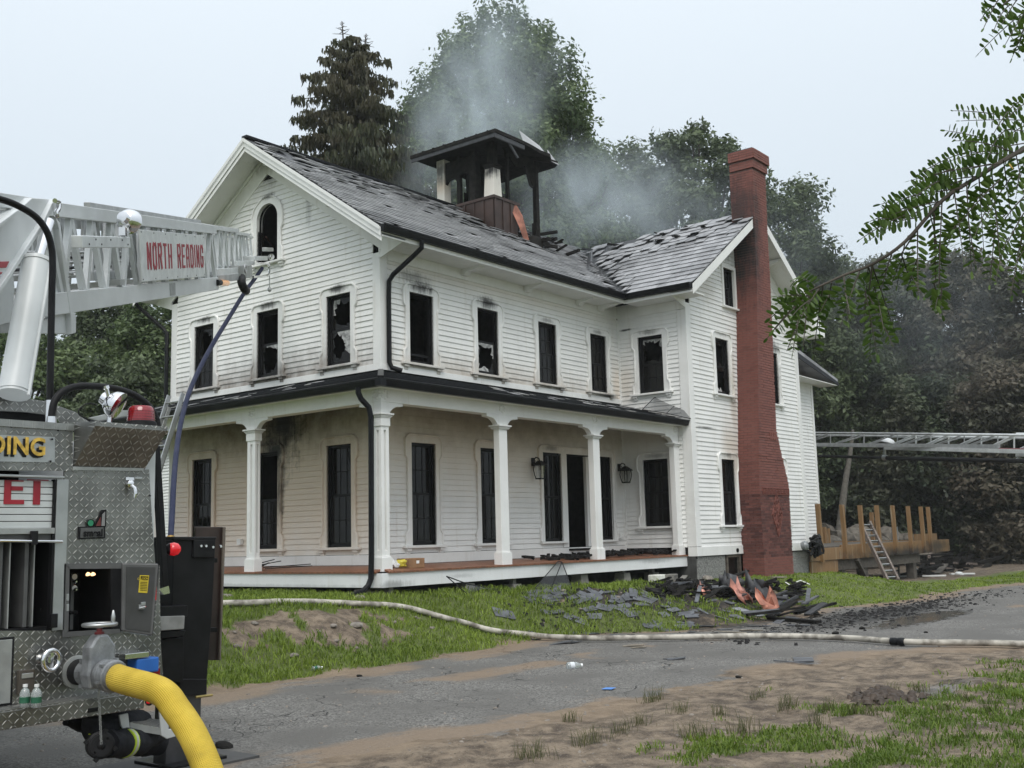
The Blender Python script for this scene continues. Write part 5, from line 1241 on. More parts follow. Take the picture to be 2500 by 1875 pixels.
for i in range(30):
    px, py = (random.uniform(1850, 2015), random.uniform(1462, 1522)) if i > 11 else (random.uniform(1660, 1860), random.uniform(1436, 1470))
    p = on_ground(px, py); a = random.gauss(-.25, .5); l = random.uniform(.18, .6); m = MB(); v = Vector((math.cos(a), math.sin(a), 0)); e1, e2 = p - v * l, p + v * l
    e1.z = gz(e1.x, e1.y) + random.uniform(.02, .07); e2.z = gz(e2.x, e2.y) + random.uniform(.02, .28); m.bar(e1, e2, random.uniform(.05, .16), random.uniform(.015, .05), up=(random.gauss(0, .4), 0, 1)); mt = random.choice(('charred', 'charred', 'slate_dark', 'slate_fallen'))
    tag(m.build('grey_strip' if mt == 'slate_fallen' else 'charred_board', MAT[mt]), 'grey strip of roofing in the burnt heap between chimney and driveway' if mt == 'slate_fallen' else 'blackened board in the burnt heap between chimney and driveway', 'strip' if mt == 'slate_fallen' else 'board', 'grey strips in the burnt heap' if mt == 'slate_fallen' else 'blackened boards in the burnt heap')
# heap of char at the foot of the wing
hp = MB(); random.seed(5)
for i in range(150):
    px, py = random.uniform(1590, 1960), random.uniform(1424, 1462); p = on_ground(px, py); a = random.uniform(0, 3.14); l = random.uniform(.05, .22)
    hp.obox(p + Vector((0, 0, random.uniform(.01, .09))), (math.cos(a) * l, math.sin(a) * l, random.uniform(-.06, .06)), (-math.sin(a) * .05, math.cos(a) * .05, 0), (0, 0, random.uniform(.01, .03)))
o = hp.build('char_heap', MAT['char']); tag(o, 'black heap of charred scraps along the foundation before the wing', 'debris'); kind(o, 'stuff')
pc_ = MB()
for i in range(170):
    x = random.uniform(5.0, 8.1) if i > 50 else random.uniform(3.4, 5.4); y = random.uniform(-1.55, -.5); s = random.uniform(.03, .12); a = random.uniform(0, 3)
    pc_.obox((x, y, random.uniform(-.02, .05) + (.03 if i > 50 else 0)), (math.cos(a) * s, math.sin(a) * s, random.uniform(-.02, .03)), (-math.sin(a) * s * .5, math.cos(a) * s * .5, 0), (0, 0, random.uniform(.01, .035)))
o = pc_.build('porch_char', MAT['char']); tag(o, 'charred scraps covering the porch floor around the doorway', 'debris'); kind(o, 'stuff')
# burnt laths and cables left on the gable side of the porch
m = MB()
for i in range(5): y = 1.4 + i * .12; m.bar((-1.55 + .05 * i, y, .0 + .02 * i), (-1.0, y + random.uniform(-.9, .9), .03 + .03 * i), .03, .015)
tag(m.build('burnt_laths', MAT['charred']), 'thin burnt laths on the brown porch floor behind the left column', 'laths')
# box and bags on the porch
b = thing('cardboard_box', 'brown cardboard box with white sticker on the porch floor', 'box', (-.55, -1.18, -.03))
bx = at(1008, 1372, Y=-1.25); m = MB(); m.box(bx.x - .19, bx.x + .19, -1.35, -1.05, -.035, .13); m.build('carton', simple('cardboard', (.25, .14, .07), .8), b, bevel=.006)
m = MB(); m.box(bx.x - .02, bx.x + .05, -1.353, -1.35, .04, .09); m.build('sticker', MAT['trim'], b)
MAT['plastic_white'] = simple('plastic_white', (.75, .76, .75), .35, var=.1); MAT['plastic_yellow'] = simple('plastic_yellow', (.6, .5, .05), .4)
for i, (dx, mt, l, s) in enumerate(((-.55, 'plastic_white', 'crumpled white plastic bag left of the cardboard box', .12), (-.34, 'plastic_yellow', 'crumpled yellow package leaning on the cardboard box', .11))):
    bm = bmesh.new(); bmesh.ops.create_icosphere(bm, subdivisions=2, radius=s)
    for v in bm.verts: v.co *= random.uniform(.6, 1.15); v.co.z = max(v.co.z * .8, -.05)
    me = bpy.data.meshes.new('plastic_bag'); bm.to_mesh(me); bm.free(); o = link(me, 'plastic_bag', MAT[mt]); o.location = (bx.x + dx, -1.3, .04); tag(o, l, 'bag')

# insect screens torn from the windows
def screen_mat():
    t = NT('screen_mesh'); tr = t.n('ShaderNodeBsdfTransparent'); df = t.n('ShaderNodeBsdfDiffuse'); df.inputs[0].default_value = (.09, .095, .1, 1); mx = t.n('ShaderNodeMixShader'); mx.inputs[0].default_value = .42
    t.l(tr.outputs[0], mx.inputs[1]); t.l(df.outputs[0], mx.inputs[2]); t.l(mx.outputs[0], t.out.inputs[0]); return t.m
MAT['screen_mesh'] = screen_mat()
def screen(label, frame_pts, faces, extra=(), r=.011):
    t = thing('window_screen', label, 'screen', frame_pts[0]); m = MB()
    for i, j in extra: m.tube([frame_pts[i], frame_pts[j]], r, 6)
    m.build('frame', MAT['black_frame'], t); g = MB(); g.add(frame_pts, faces); g.build('mesh', MAT['screen_mesh'], t, fix=False)
P = [at(1568, 1000, Y=-1.45), at(1598, 970, Y=-1.0), at(1717, 993, Y=-1.75), at(1685, 1022, Y=-1.95), at(1655, 982, Y=-1.35), at(1627, 1009, Y=-1.8)]
screen('bent black window screen lying on the porch roof by the wing', P, [(0, 1, 4, 5), (5, 4, 2, 3)], [(0, 1), (1, 4), (4, 2), (2, 3), (5, 4), (3, 5), (5, 0)], .009)
a = on_ground(1305, 1440, .02); b2 = at(1362, 1371, Y=-1.80); c = on_ground(1396, 1437, .02); d = at(1372, 1372, Y=-1.76); e = on_ground(1345, 1441, .02)
screen('tent shaped torn window screen leaning against the porch skirt', [a, b2, c, d, e], [(0, 1, 4), (1, 3, 4), (3, 2, 4)], [(0, 1), (1, 3), (3, 2), (0, 4), (4, 3)], .009)
a = at(1090, 1407, Y=-1.85); b2 = on_ground(1140, 1453, .02); c = on_ground(1240, 1446, .02); d = at(1145, 1427, Y=-1.9); e = on_ground(1180, 1446, .06)
screen('collapsed torn window screen on the grass at the left of the skirt', [a, b2, c, d, e], [(3, 1, 4), (3, 4, 2)], [(0, 1), (0, 3), (3, 2)], .010)

# blocks and stones
def cinder(px, py, yaw, label, dz=0.0):
    p = on_ground(px, py); o_ = thing('concrete_block', label, 'block', p); m = MB(); L_, H_, D_ = .39, .19, .19
    X = Vector((math.cos(yaw), math.sin(yaw), 0)); Y = Vector((-math.sin(yaw), math.cos(yaw), 0)); c = p + Vector((0, 0, H_ / 2 + dz))
    for v in (-1, 1): m.obox(c + Vector((0, 0, v * (H_ / 2 - .018))), X * L_ / 2, Y * D_ / 2, (0, 0, .018))
    for u in (-1, -.333, .333, 1): m.obox(c + X * u * (L_ / 2 - .018), X * .018, Y * D_ / 2, (0, 0, H_ / 2 - .036))
    m.build('block', MAT['concrete'], o_, bevel=.006)
cinder(1640, 1424, .3, 'hollow concrete block under the right end of the porch'); cinder(1652, 1408, .15, 'upper hollow concrete block stacked behind the other', .19)
m = MB(); p = on_ground(1606, 1422); m.box(p.x - .2, p.x + .2, p.y - .13, p.y + .13, p.z, p.z + .17); tag(m.build('foam_block', simple('foam', (.72, .72, .66), .8, var=.12, bump=.6, bscale=30), None, bevel=.02), 'white crumbling foam block beside the concrete blocks', 'block')
def rock(px, py, s, label=None, name='stone', mat=None, p=None, group=None, flat=.6, cat='stone'):
    p = p if p is not None else on_ground(px, py); bm = bmesh.new(); bmesh.ops.create_icosphere(bm, subdivisions=2, radius=s)
    k = random.uniform(0, 99)
    for v in bm.verts:
        n = vnoise(np.array([v.co.x / s * 1.1 + k]), np.array([v.co.y / s * 1.1 + v.co.z / s]), 1.0, 3)[0]
        v.co *= .72 + .5 * n; v.co.z *= flat; v.co.x *= 1.25
    me = bpy.data.meshes.new(name); bm.to_mesh(me); bm.free()
    o = link(me, name, mat or MAT['fieldstone']); o.location = (p.x, p.y, p.z + s * flat * .35); o.rotation_euler = (random.uniform(-.2, .2), random.uniform(-.2, .2), random.uniform(0, 6.3))
    if label: tag(o, label, cat, group)
    return o
MAT['fieldstone'] = simple('fieldstone', (.20, .18, .155), .85, var=.35, scale=14, bump=.4)
rock(892, 1450, .16, 'rounded grey stone at the foot of the porch downspout'); rock(914, 1453, .24, 'long flat stone under the porch corner', flat=.4); rock(858, 1456, .08, 'small pale stone left of the downspout foot'); rock(880, 1462, .08, 'small flat stone before the downspout foot')
rock(1765, 1409, .27, 'reddish angular stone by the basement window', mat=simple('redstone', (.16, .10, .08), .85, var=.3, bump=.4)); rock(1690, 1414, .2, 'dark stone propped on the rubble by the foundation'); rock(1725, 1418, .15, 'grey stone on the rubble before the granite'); rock(1793, 1428, .2, 'squared dark stone at the edge of the char heap', mat=MAT['dark_stone'])
rock(868, 1530, .09, 'pale stone lying on the bare bank under the hose'); rock(717, 1603, .06, 'small tan stone low on the grass bank'); rock(550, 1463, .12, 'grey stone beside the black steel plate'); rock(622, 1524, .05, 'white pebble on the upper bank'); rock(1375, 1443, .05, 'small stone beside the tent shaped screen'); rock(1960, 1424, .06, 'small pale stone on the lawn by the chimney'); rock(1935, 1398, .12, 'flat stone at the right foot of the chimney', flat=.3)
random.seed(77)
for i in range(26):
    px, py = random.choice([(random.uniform(1280, 1600), random.uniform(1452, 1500)), (random.uniform(1880, 2020), random.uniform(1425, 1475)), (random.uniform(900, 1060), random.uniform(1500, 1560)), (random.uniform(560, 900), random.uniform(1520, 1590))])
    rock(px, py, random.uniform(.025, .055), 'small pale stone scattered on the bank', group='pale stones on the bank', mat=MAT['pebble'])
# planks leaning by the foundation
plank('board_scrap', gp(1662, 1424, .05), gp(1698, 1404, .3), .12, .03, MAT['concrete'], 'grey scrap board leaning right of the concrete blocks', 'board')
plank('board_scrap', gp(1700, 1420, .02), gp(1694, 1403, .32), .1, .03, MAT['concrete'], 'upright grey scrap board beside the leaning one', 'board')

# white supply hose: over the lawn, down the bank and along the driveway
HP = [(330, 1484), (480, 1482), (560, 1479), (640, 1477), (720, 1474), (800, 1475), (880, 1479), (960, 1485), (1030, 1498), (1090, 1514), (1150, 1532), (1210, 1546), (1280, 1555), (1360, 1561), (1450, 1564), (1560, 1563), (1680, 1561), (1800, 1559), (1900, 1559), (1990, 1561), (2080, 1565), (2160, 1571), (2200, 1574), (2300, 1576), (2420, 1577), (2500, 1578), (2620, 1580)]
hp_ = [on_ground(x, y + 4) for x, y in HP]
def smooth_path(pts, k=6):
    out = []
    for i in range(len(pts) - 1):
        p0, p1, p2, p3 = pts[max(i - 1, 0)], pts[i], pts[i + 1], pts[min(i + 2, len(pts) - 1)]
        for j in range(k):
            t = j / k; out.append(.5 * ((2 * p1) + (p2 - p0) * t + (2 * p0 - 5 * p1 + 4 * p2 - p3) * t * t + (3 * p1 - p0 - 3 * p2 + p3) * t ** 3))
    return out + [pts[-1]]
hpth = smooth_path(hp_, 8)
zs = np.array([gz(p.x, p.y) for p in hpth]); zs = np.convolve(np.pad(zs, 6, 'edge'), np.ones(13) / 13, 'valid')
hpth = [Vector((p.x, p.y, max(z, gz(p.x, p.y) - .02) + .062)) for p, z in zip(hpth, zs)]
def hose_mat(name, base, dark, k=34, bands=True):
    t = NT(name); p = t.pos(); q = t.xyz(p)
    c = t.mix(t.ramp(t.noise(5, p, 5), .4, .7), base, dark)
    w = t.n('ShaderNodeTexNoise'); w.inputs['Scale'].default_value = 7; t.l(t.scale(p, (1, .15, .1)), w.inputs['Vector'])
    c = t.mix(t.math('MULTIPLY', t.ramp(w.outputs[0], .52, .66), .55), c, dark)
    t.set(c, .7); t.bump(t.noise(120, p), .2, .004); return t.m
MAT['hose_white'] = hose_mat('hose_white', (.48, .45, .39), (.13, .115, .095))
hz = thing('supply_hose', 'long dirty white supply hose snaking from the lawn down along the driveway', 'hose', hpth[0])
m = MB(); m.tube(hpth, .043, 12); m.build('jacket', MAT['hose_white'], hz)
ck = on_ground(2188, 1578); i = min(range(len(hpth)), key=lambda k: (hpth[k] - ck).length); m = MB(); d = (hpth[i + 1] - hpth[i - 1]).normalized(); m.lathe(hpth[i] - d * .16, d, [(.06, .05), (.07, .054), (.14, .054), (.15, .05), (.17, .05), (.18, .056), (.25, .056), (.26, .048)], 16); m.build('coupling', MAT['black_metal'], hz)

# litter
MAT['clear_plastic'] = NT('clear_plastic').set((.8, .85, .85), .12).m; MAT['clear_plastic'].node_tree.nodes['Principled BSDF'].inputs['Transmission Weight'].default_value = .75
def bottle(c, ax, label, lab_mat, s=1.0, loc=None):
    t = thing('water_bottle', label, 'bottle', c); m = MB(); m.lathe(c, ax, [(0, .026 * s), (.006 * s, .031 * s), (.085 * s, .031 * s), (.105 * s, .024 * s), (.118 * s, .013 * s), (.128 * s, .012 * s)], 16); m.build('bottle_body', MAT['clear_plastic'], t)
    k = MB(); k.lathe(Vector(c) + Vector(ax) * .124 * s, ax, [(0, .015 * s), (.016 * s, .015 * s)], 12); k.build('cap', MAT['plastic_white'], t)
    k = MB(); k.lathe(Vector(c) + Vector(ax) * .028 * s, ax, [(0, .0318 * s), (.036 * s, .0318 * s)], 16); k.build('paper_label', lab_mat, t)
MAT['label_green'] = simple('label_green', (.02, .11, .06), .4); MAT['label_white'] = simple('label_white', (.6, .63, .66), .4)
q = on_ground(1384, 1633); bottle(q + Vector((0, 0, .034)), Vector((.75, -.55, 0)).normalized(), 'empty clear plastic bottle lying on the asphalt driveway', MAT['label_white'], 1.45)
q = on_ground(762, 1640); bottle(q + Vector((0, 0, .034)), Vector((.9, -.3, .05)).normalized(), 'crushed green plastic bottle at the grass edge of the driveway', MAT['label_green'], 1.0)
flat_piece('paper_scrap', on_ground(1486, 1684), shard(.06, .08), .3, (0, 0), simple('blue_scrap', (.10, .25, .6), .5), th=.004, lift=.012, label='small blue scrap lying on the driveway', cat='scrap')
flat_piece('pale_slab', on_ground(1962, 1613), shard(.14, .28), .5, (0, 0), MAT['slate_fallen'], lift=.012, label='flat grey slate alone on the driveway near the bare earth', cat='slate')
plank('thin_strip', gp(1890, 1616, .02), gp(1985, 1625, .02), .04, .012, MAT['slate_fallen'], 'long thin grey strip beside the lone slate on the driveway', 'strip')
for i, (px, py) in enumerate(((877, 1652), (545, 1826), (2040, 1548), (1950, 1530), (2105, 1536), (1960, 1558), (2260, 1545), (1805, 1655))):
    rock(px, py, random.uniform(.03, .07), 'charred lump lying on the driveway', name='charred_lump', mat=MAT['charred'], group='charred lumps on the driveway', cat='debris')
# ================================================================== FIRE ENGINE (rear end) AND ITS AERIAL LADDER
YT = -7.65
MAT['tread'] = tread_plate('tread', (.30, .30, .285))
MAT['tread_top'] = tread_plate('tread_top', (.42, .42, .40), axes=(0, 1))
MAT['alu'] = simple('alu', (.42, .43, .43), .38, .85, var=.12, scale=5)
MAT['alu_dull'] = simple('alu_dull', (.36, .37, .36), .5, .6, var=.15, scale=6, dirt=(.2, .2, .19))
MAT['chrome'] = simple('chrome', (.75, .75, .76), .08, 1, var=.03)
MAT['white_steel'] = simple('white_steel', (.54, .56, .565), .35, var=.06, scale=3, dirt=(.36, .37, .36), dirt_amt=.35)
MAT['ladder_alu'] = simple('ladder_alu', (.60, .62, .62), .42, .25, var=.10, scale=6, dirt=(.36, .37, .36), dirt_amt=.5)
MAT['ladder_dull'] = simple('ladder_dull', (.40, .41, .41), .5, .5, var=.15, scale=6)
MAT['slat_white'] = simple('slat_white', (.52, .54, .54), .4, .2, var=.08, scale=4)
MAT['red_paint'] = simple('red_paint', (.27, .010, .022), .5, var=.15, scale=9)
MAT['gold'] = simple('gold', (.62, .40, .08), .35, .5, var=.3, scale=30)
MAT['black_paint'] = simple('black_paint', (.010, .010, .011), .3, var=.3, scale=6)
MAT['rubber'] = simple('rubber', (.013, .013, .014), .5, var=.2)
MAT['cast_alu'] = simple('cast_alu', (.27, .28, .29), .48, .6, var=.2, scale=14, bump=.2, bscale=50, dirt=(.12, .12, .12))
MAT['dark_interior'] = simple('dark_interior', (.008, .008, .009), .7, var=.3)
MAT['gasket_grey'] = simple('gasket_grey', (.10, .10, .10), .45, .3, var=.15)
def lens(name, col, emit=0.0, rough=.12):
    t = NT(name); t.set(col, rough); t.b.inputs['Emission Color'].default_value = (*col, 1); t.b.inputs['Emission Strength'].default_value = emit; t.b.inputs['Coat Weight'].default_value = .6; return t.m
MAT['red_lens'] = lens('red_lens', (.22, .006, .012)); MAT['red_lit'] = lens('red_lit', (.5, .006, .012), .4); MAT['amber_lens'] = lens('amber_lens', (.75, .28, .02), .25); MAT['lamp_warm'] = lens('lamp_warm', (1, .62, .3), 2); MAT['blue_lens'] = simple('blue_plastic', (.02, .12, .42), .35)
MAT['led_lens'] = lens('led_lens', (.8, .82, .8), .35)

fe = thing('fire_engine', 'rear of an aluminium tread plate ladder truck with yellow suction hose and white aerial ladder', 'fire engine', (-10.9, -5.5, -1.19))
def T(px, py, dy=0.0): return at(px, py, Y=YT - dy)
def plate(name, pts, mat, parent, dy=.0, th=.012, bevel=0.0):
    m = MB(); m.prism([T(x, y, dy) for x, y in pts], (0, th, 0)); return m.build(name, mat, parent, bevel)
def rectpx(x0, y0, x1, y1): return [(x0, y0), (x1, y0), (x1, y1), (x0, y1)]
def slab(name, x0, y0, x1, y1, mat, parent, dy=.0, th=.012, bevel=.003):
    """an upright rectangle in the place whose corners are near these pixels"""
    a, b = T(x0, y0, dy), T(x1, y1, dy); m = MB(); m.box(min(a.x, b.x), max(a.x, b.x), YT - dy, YT - dy + th, min(a.z, b.z), max(a.z, b.z)); return m.build(name, mat, parent, bevel)
def rivet(mb, px, py, dy, r=.006): mb.lathe(T(px, py, dy) + Vector((0, .003, 0)), (0, -1, 0), [(0, r), (.004, r * .9), (.006, r * .3)], 8)

# body box, set well back, and the tread plate rear panel in front of it
tl, br = T(-380, 1030), T(386, 1700); ZB_ = T(0, 1700).z; ZTOP = 1.23
xr = T(386, 1300).x
m = MB(); m.box(-12.25, xr - .02, YT + .55, YT + 6.5, -.62, 1.18); m.box(-12.25, -10.52, YT + .02, YT + .55, 1.0, 1.18); m.box(xr - .29, xr - .02, YT + .02, YT + .55, -.6, 1.15)
body = m.build('body', MAT['white_steel'], fe)
# rear panel as pieces round the openings
plate('rear_panel', [(157, 1148), (364, 1146), (370, 1250), (379, 1376), (157, 1376)], MAT['tread'], fe)
plate('rear_panel', [(150, 1556), (296, 1545), (373, 1552), (390, 1380), (392, 1560), (401, 1694), (-380, 1745), (-380, 1540), (150, 1540)], MAT['tread'], fe)
plate('upper_panel', [(-380, 1020), (178, 1034), (178, 1150), (-380, 1146)], MAT['tread'], fe, .006)
m = MB()
for x, y in ((28, 1042), (142, 1051), (160, 1206), (367, 1210), (160, 1050), (100, 1488), (128, 1538)): rivet(m, x, y, .008)
m.build('bolt', MAT['black_paint'], fe)
top = MB(); top.box(-12.25, T(178, 1030).x, YT - .02, YT + .6, 1.19, 1.235); top.build('top_deck', MAT['tread_top'], fe)
# name plate
np_ = plate('name_plate', [(-330, 1050), (134, 1067), (134, 1129), (-330, 1121)], MAT['alu'], fe, .014, .008)
def text(body_, mat, parent, x_right, z0, h, y, name, bold=.0, dx=0, extr=.003, xs=1.0):
    c = bpy.data.curves.new(name, 'FONT'); c.body = body_; c.align_x = 'RIGHT'; c.size = h / .69; c.extrude = extr; c.offset = bold * h; c.space_character = 1.05
    o = bpy.data.objects.new(name, c); COL.objects.link(o); c.materials.append(mat)
    o.matrix_world = Matrix.Translation((x_right + dx, y, z0)) @ Matrix.Rotation(PI / 2, 4, 'X') @ Matrix.Diagonal((xs, 1, 1, 1))
    me = bpy.data.meshes.new_from_object(o); M = o.matrix_world.copy(); bpy.data.objects.remove(o); o = bpy.data.objects.new(name, me); COL.objects.link(o); o.parent = parent; o.matrix_parent_inverse = world_of(parent).inverted(); o.matrix_basis = M; return o
p1, p0 = T(113, 1071, .02), T(113, 1112, .02)
text('NORTH READING', MAT['black_paint'], np_, p1.x, p0.z - .012, p1.z - p0.z, YT - .018, 'lettering', .05, -.012, .002, .92)
text('NORTH READING', MAT['gold'], np_, p1.x, p0.z, p1.z - p0.z, YT - .022, 'lettering', .035, 0, .003, .92)
m = MB(); [rivet(m, x, y, .024, .007) for x, y in ((128, 1072), (124, 1126))]; m.build('screw', MAT['black_paint'], np_)
# roll-up door with red letters, open below
hd = slab('door_header', -380, 1146, 158, 1168, MAT['alu'], fe, .03, .05)
slab('door_frame', 140, 1170, 157, 1538, MAT['alu'], fe, .02, .04); slab('door_channel', 133, 1170, 140, 1538, MAT['black_paint'], fe, .012, .04)
door = thing_part = MB(); z1 = T(60, 1172).z; z0 = T(60, 1290).z; ns = 7
rd = slab('roll_up_door', -380, 1171, 132, 1291, MAT['gasket_grey'], fe, -.02, .01)
for k in range(ns):
    a, b = z1 - (z1 - z0) * k / ns, z1 - (z1 - z0) * (k + 1) / ns
    m = MB(); m.box(-12.2, T(132, 1200).x, YT + .008, YT + .02, b + .0025, a - .0025); m.build('slat', MAT['slat_white'], rd, bevel=.002)
def letter_bars(bars, ref):
    m = MB()
    for x0, y0, x1, y1 in bars:
        a, b = T(x0, y0, -.006), T(x1, y1, -.006); m.box(min(a.x, b.x), max(a.x, b.x), YT + .002, YT + .0075, min(a.z, b.z), max(a.z, b.z))
    m.build('lettering', MAT['red_paint'], ref)
letter_bars([(11, 1172, 25.5, 1231), (25.7, 1172, 57, 1176), (25.7, 1187, 55.5, 1198), (25.7, 1220, 58, 1231)], rd)
letter_bars([(66, 1170, 118, 1174), (82, 1174.2, 97, 1232)], rd)
slab('door_bar', -380, 1293, 134, 1303, MAT['alu_dull'], fe, .015, .03); slab('door_lip', -380, 1303, 130, 1318, MAT['gasket_grey'], fe, -.01, .02)
m = MB(); m.tube([T(-380, 1316, .035), T(152, 1322, .035)], .0095, 10); m.build('grab_rail', MAT['chrome'], fe); slab('rail_strap', 79, 1296, 93, 1330, MAT['black_paint'], fe, .045, .03)
m = MB(); xa, xb = T(-380, 1400).x, T(133, 1400).x; za, zb = T(60, 1535).z, T(60, 1330).z
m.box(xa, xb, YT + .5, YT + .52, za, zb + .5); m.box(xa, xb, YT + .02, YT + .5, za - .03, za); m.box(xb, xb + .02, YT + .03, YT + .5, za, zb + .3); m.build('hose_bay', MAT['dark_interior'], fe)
for px, w in ((8, .02), (32, .008), (92, .008), (70, .025), (-40, .02)): a = T(px, 1430); m = MB(); m.box(a.x, a.x + w, YT + .06, YT + .46, za + .005, zb + .05); m.build('bay_divider', MAT['gasket_grey'] if w > .01 else MAT['alu_dull'], fe)
slab('bay_latch', 126, 1499, 141, 1532, MAT['black_paint'], fe, .045, .03)
# awning shaped light box with the tread lip
def TX(pt, px_x, px_y, dy): p = T(px_x, px_y, dy); return Vector((pt.x, p.y, p.z))
A0 = T(178, 1031, .0); B0 = T(364, 1043); lowL, lowR = T(178, 1141), T(352, 1145); DYV = .20
xl = T(232, 1033, DYV).x; xrr = T(409, 1044, DYV).x
m = MB(); z_t = 1.24; zl = lowL.z
m.add([(lowL.x, YT, zl), (lowR.x, YT, zl), (xrr, YT - DYV, z_t - .03), (xl, YT - DYV, z_t - .03), (lowL.x, YT, z_t), (lowR.x + .02, YT, z_t), (xrr, YT - DYV, z_t), (xl, YT - DYV, z_t)],
      [(0, 1, 2, 3), (4, 5, 6, 7), (2, 3, 7, 6), (0, 3, 7, 4), (1, 2, 6, 5)])
hood = m.build('light_box', MAT['tread'], fe)
m = MB(); m.prism([T(178, 1139, .012), T(352, 1143, .012), T(350, 1150, .012), T(178, 1148, .012)], (0, .01, 0)); [rivet(m, x, y, .012) for x, y in ((184, 1144), (268, 1146), (345, 1148))]; m.build('hinge_strip', MAT['alu_dull'], hood)
# hook, badge
hk = MB(); a = T(318, 1185, .01); hk.box(a.x - .035, a.x + .03, YT - .012, YT, a.z + .035, a.z + .055); hk.lathe((a.x, YT, a.z + .01), (0, -1, 0), [(0, .028), (.02, .026), (.03, .012)], 14); hk.tube([(a.x, YT - .03, a.z), (a.x + .01, YT - .05, a.z - .02), (a.x + .015, YT - .055, a.z - .06), (a.x + .012, YT - .05, a.z - .085)], .012, 8); hk.build('coat_hook', MAT['chrome'], fe)
bd = plate('maker_badge', [(193, 1286), (257, 1284), (257, 1314), (192, 1317)], MAT['black_paint'], fe, .012)
plate('badge_face', [(197, 1289), (253, 1287), (253, 1311), (196, 1313)], simple('pewter', (.11, .11, .11), .4, .5), bd, .015, .004)
p1, p0 = T(251, 1294, .016), T(251, 1309, .016); text('smeal', MAT['black_paint'], bd, p1.x, p0.z, (p1.z - p0.z) * 1.15, YT - .018, 'lettering', .04, 0, .002, .86)
m = MB(); m.lathe(T(221, 1277, .012), (0, -1, 0), [(0, .026), (.006, .026)], 20); m.build('badge_disc', MAT['black_paint'], bd); m = MB(); m.lathe(T(221, 1277, .018), (0, -1, 0), [(0, .020), (.003, .020)], 20); m.build('badge_disc', simple('badge_green', (.02, .2, .10), .35), bd)
plate('badge_mast', [(229, 1285), (249, 1245), (260, 1244), (259, 1286)], MAT['black_paint'], bd, .012); plate('badge_mast', [(234, 1284), (246, 1262), (246, 1284)], simple('badge_red', (.12, .02, .02), .4), bd, .016, .003); plate('badge_mast', [(248, 1284), (250, 1256), (257, 1249), (256, 1284)], simple('badge_grey', (.2, .2, .2), .4), bd, .016, .003)
# open compartment
fr = plate('compartment_frame', [(157, 1376), (298, 1374), (296, 1388), (170, 1389)], MAT['gasket_grey'], fe, .02, .03); plate('compartment_frame', [(157, 1376), (170, 1386), (167, 1540), (153, 1556)], MAT['gasket_grey'], fe, .02, .03)
plate('compartment_frame', [(153, 1556), (165, 1543), (292, 1535), (296, 1546)], MAT['gasket_grey'], fe, .02, .03); plate('compartment_frame', [(270, 1388), (298, 1380), (296, 1546), (272, 1540)], MAT['dark_interior'], fe, .018, .03)
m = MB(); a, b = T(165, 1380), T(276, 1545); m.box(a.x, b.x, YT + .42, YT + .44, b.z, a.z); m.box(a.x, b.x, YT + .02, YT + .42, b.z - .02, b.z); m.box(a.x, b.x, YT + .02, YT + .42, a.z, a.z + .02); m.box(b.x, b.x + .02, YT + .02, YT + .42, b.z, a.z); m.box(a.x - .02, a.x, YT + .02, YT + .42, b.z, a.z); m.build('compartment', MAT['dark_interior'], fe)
m = MB(); m.box(T(214, 1400).x, T(222, 1400).x, YT + .2, YT + .3, b.z + .03, a.z - .06); m.build('control_panel', MAT['gasket_grey'], fe)
for x, y in ((219, 1420), (219, 1440), (219, 1497), (206, 1497)): m = MB(); m.lathe(T(x, y) + Vector((0, .2, 0)), (0, -1, 0), [(0, .012), (.03, .014), (.04, .006)], 10); m.build('control_knob', MAT['chrome'] if x > 210 and y < 1450 else MAT['rubber'], fe)
for x in (226, 238): m = MB(); m.lathe(T(x, 1397) + Vector((0, .06, 0)), (0, -.5, -1), [(0, .002), (.01, .014), (.02, .016)], 12); m.build('compartment_lamp', MAT['lamp_warm'], fe)
m = MB(); h0, h1 = T(299, 1375, .03), T(297, 1540, .03); f0, f1 = T(388, 1376, .12), T(373, 1552, .12)
m.prism([h0, f0, f1, h1], (0, .03, 0)); dr = m.build('compartment_door', MAT['gasket_grey'], fe, bevel=.008)
m = MB(); lerp = lambda u, v: (h0 * (1 - u) + f0 * u) * (1 - v) + (h1 * (1 - u) + f1 * u) * v
m.prism([lerp(.1, .05) + Vector((0, -.006, 0)), lerp(.9, .05) + Vector((0, -.006, 0)), lerp(.9, .96) + Vector((0, -.006, 0)), lerp(.1, .96) + Vector((0, -.006, 0))], (0, .004, 0)); m.build('door_liner', simple('liner', (.055, .055, .055), .4, .4), dr, bevel=.004)
m = MB(); q = [lerp(.47, .17), lerp(.73, .17), lerp(.71, .42), lerp(.45, .42)]; m.prism([v + Vector((0, -.009, 0)) for v in q], (0, .002, 0)); lb = m.build('caution_label', simple('label_yellow', (.5, .38, .02), .5), dr)
m = MB(); q2 = [lerp(.49, .185), lerp(.71, .185), lerp(.705, .235), lerp(.485, .235)]; m.prism([v + Vector((0, -.011, 0)) for v in q2], (0, .001, 0)); m.build('label_band', MAT['black_paint'], dr)
o = text('CAUTION', simple('label_yellow_text', (.5, .38, .02), .5), dr, q2[1].x - .004, q2[2].z + .004, .014, q2[2].y - .0125, 'lettering', .02, 0, .0004, .85)
m = MB()
for k in range(6): a, b = lerp(.49, .27 + k * .023), lerp(.69, .27 + k * .023); m.bar(a + Vector((0, -.0105, 0)), b + Vector((0, -.0105, 0)), .001, .003, up=(0, 0, 1))
m.build('label_print', MAT['black_paint'], dr)
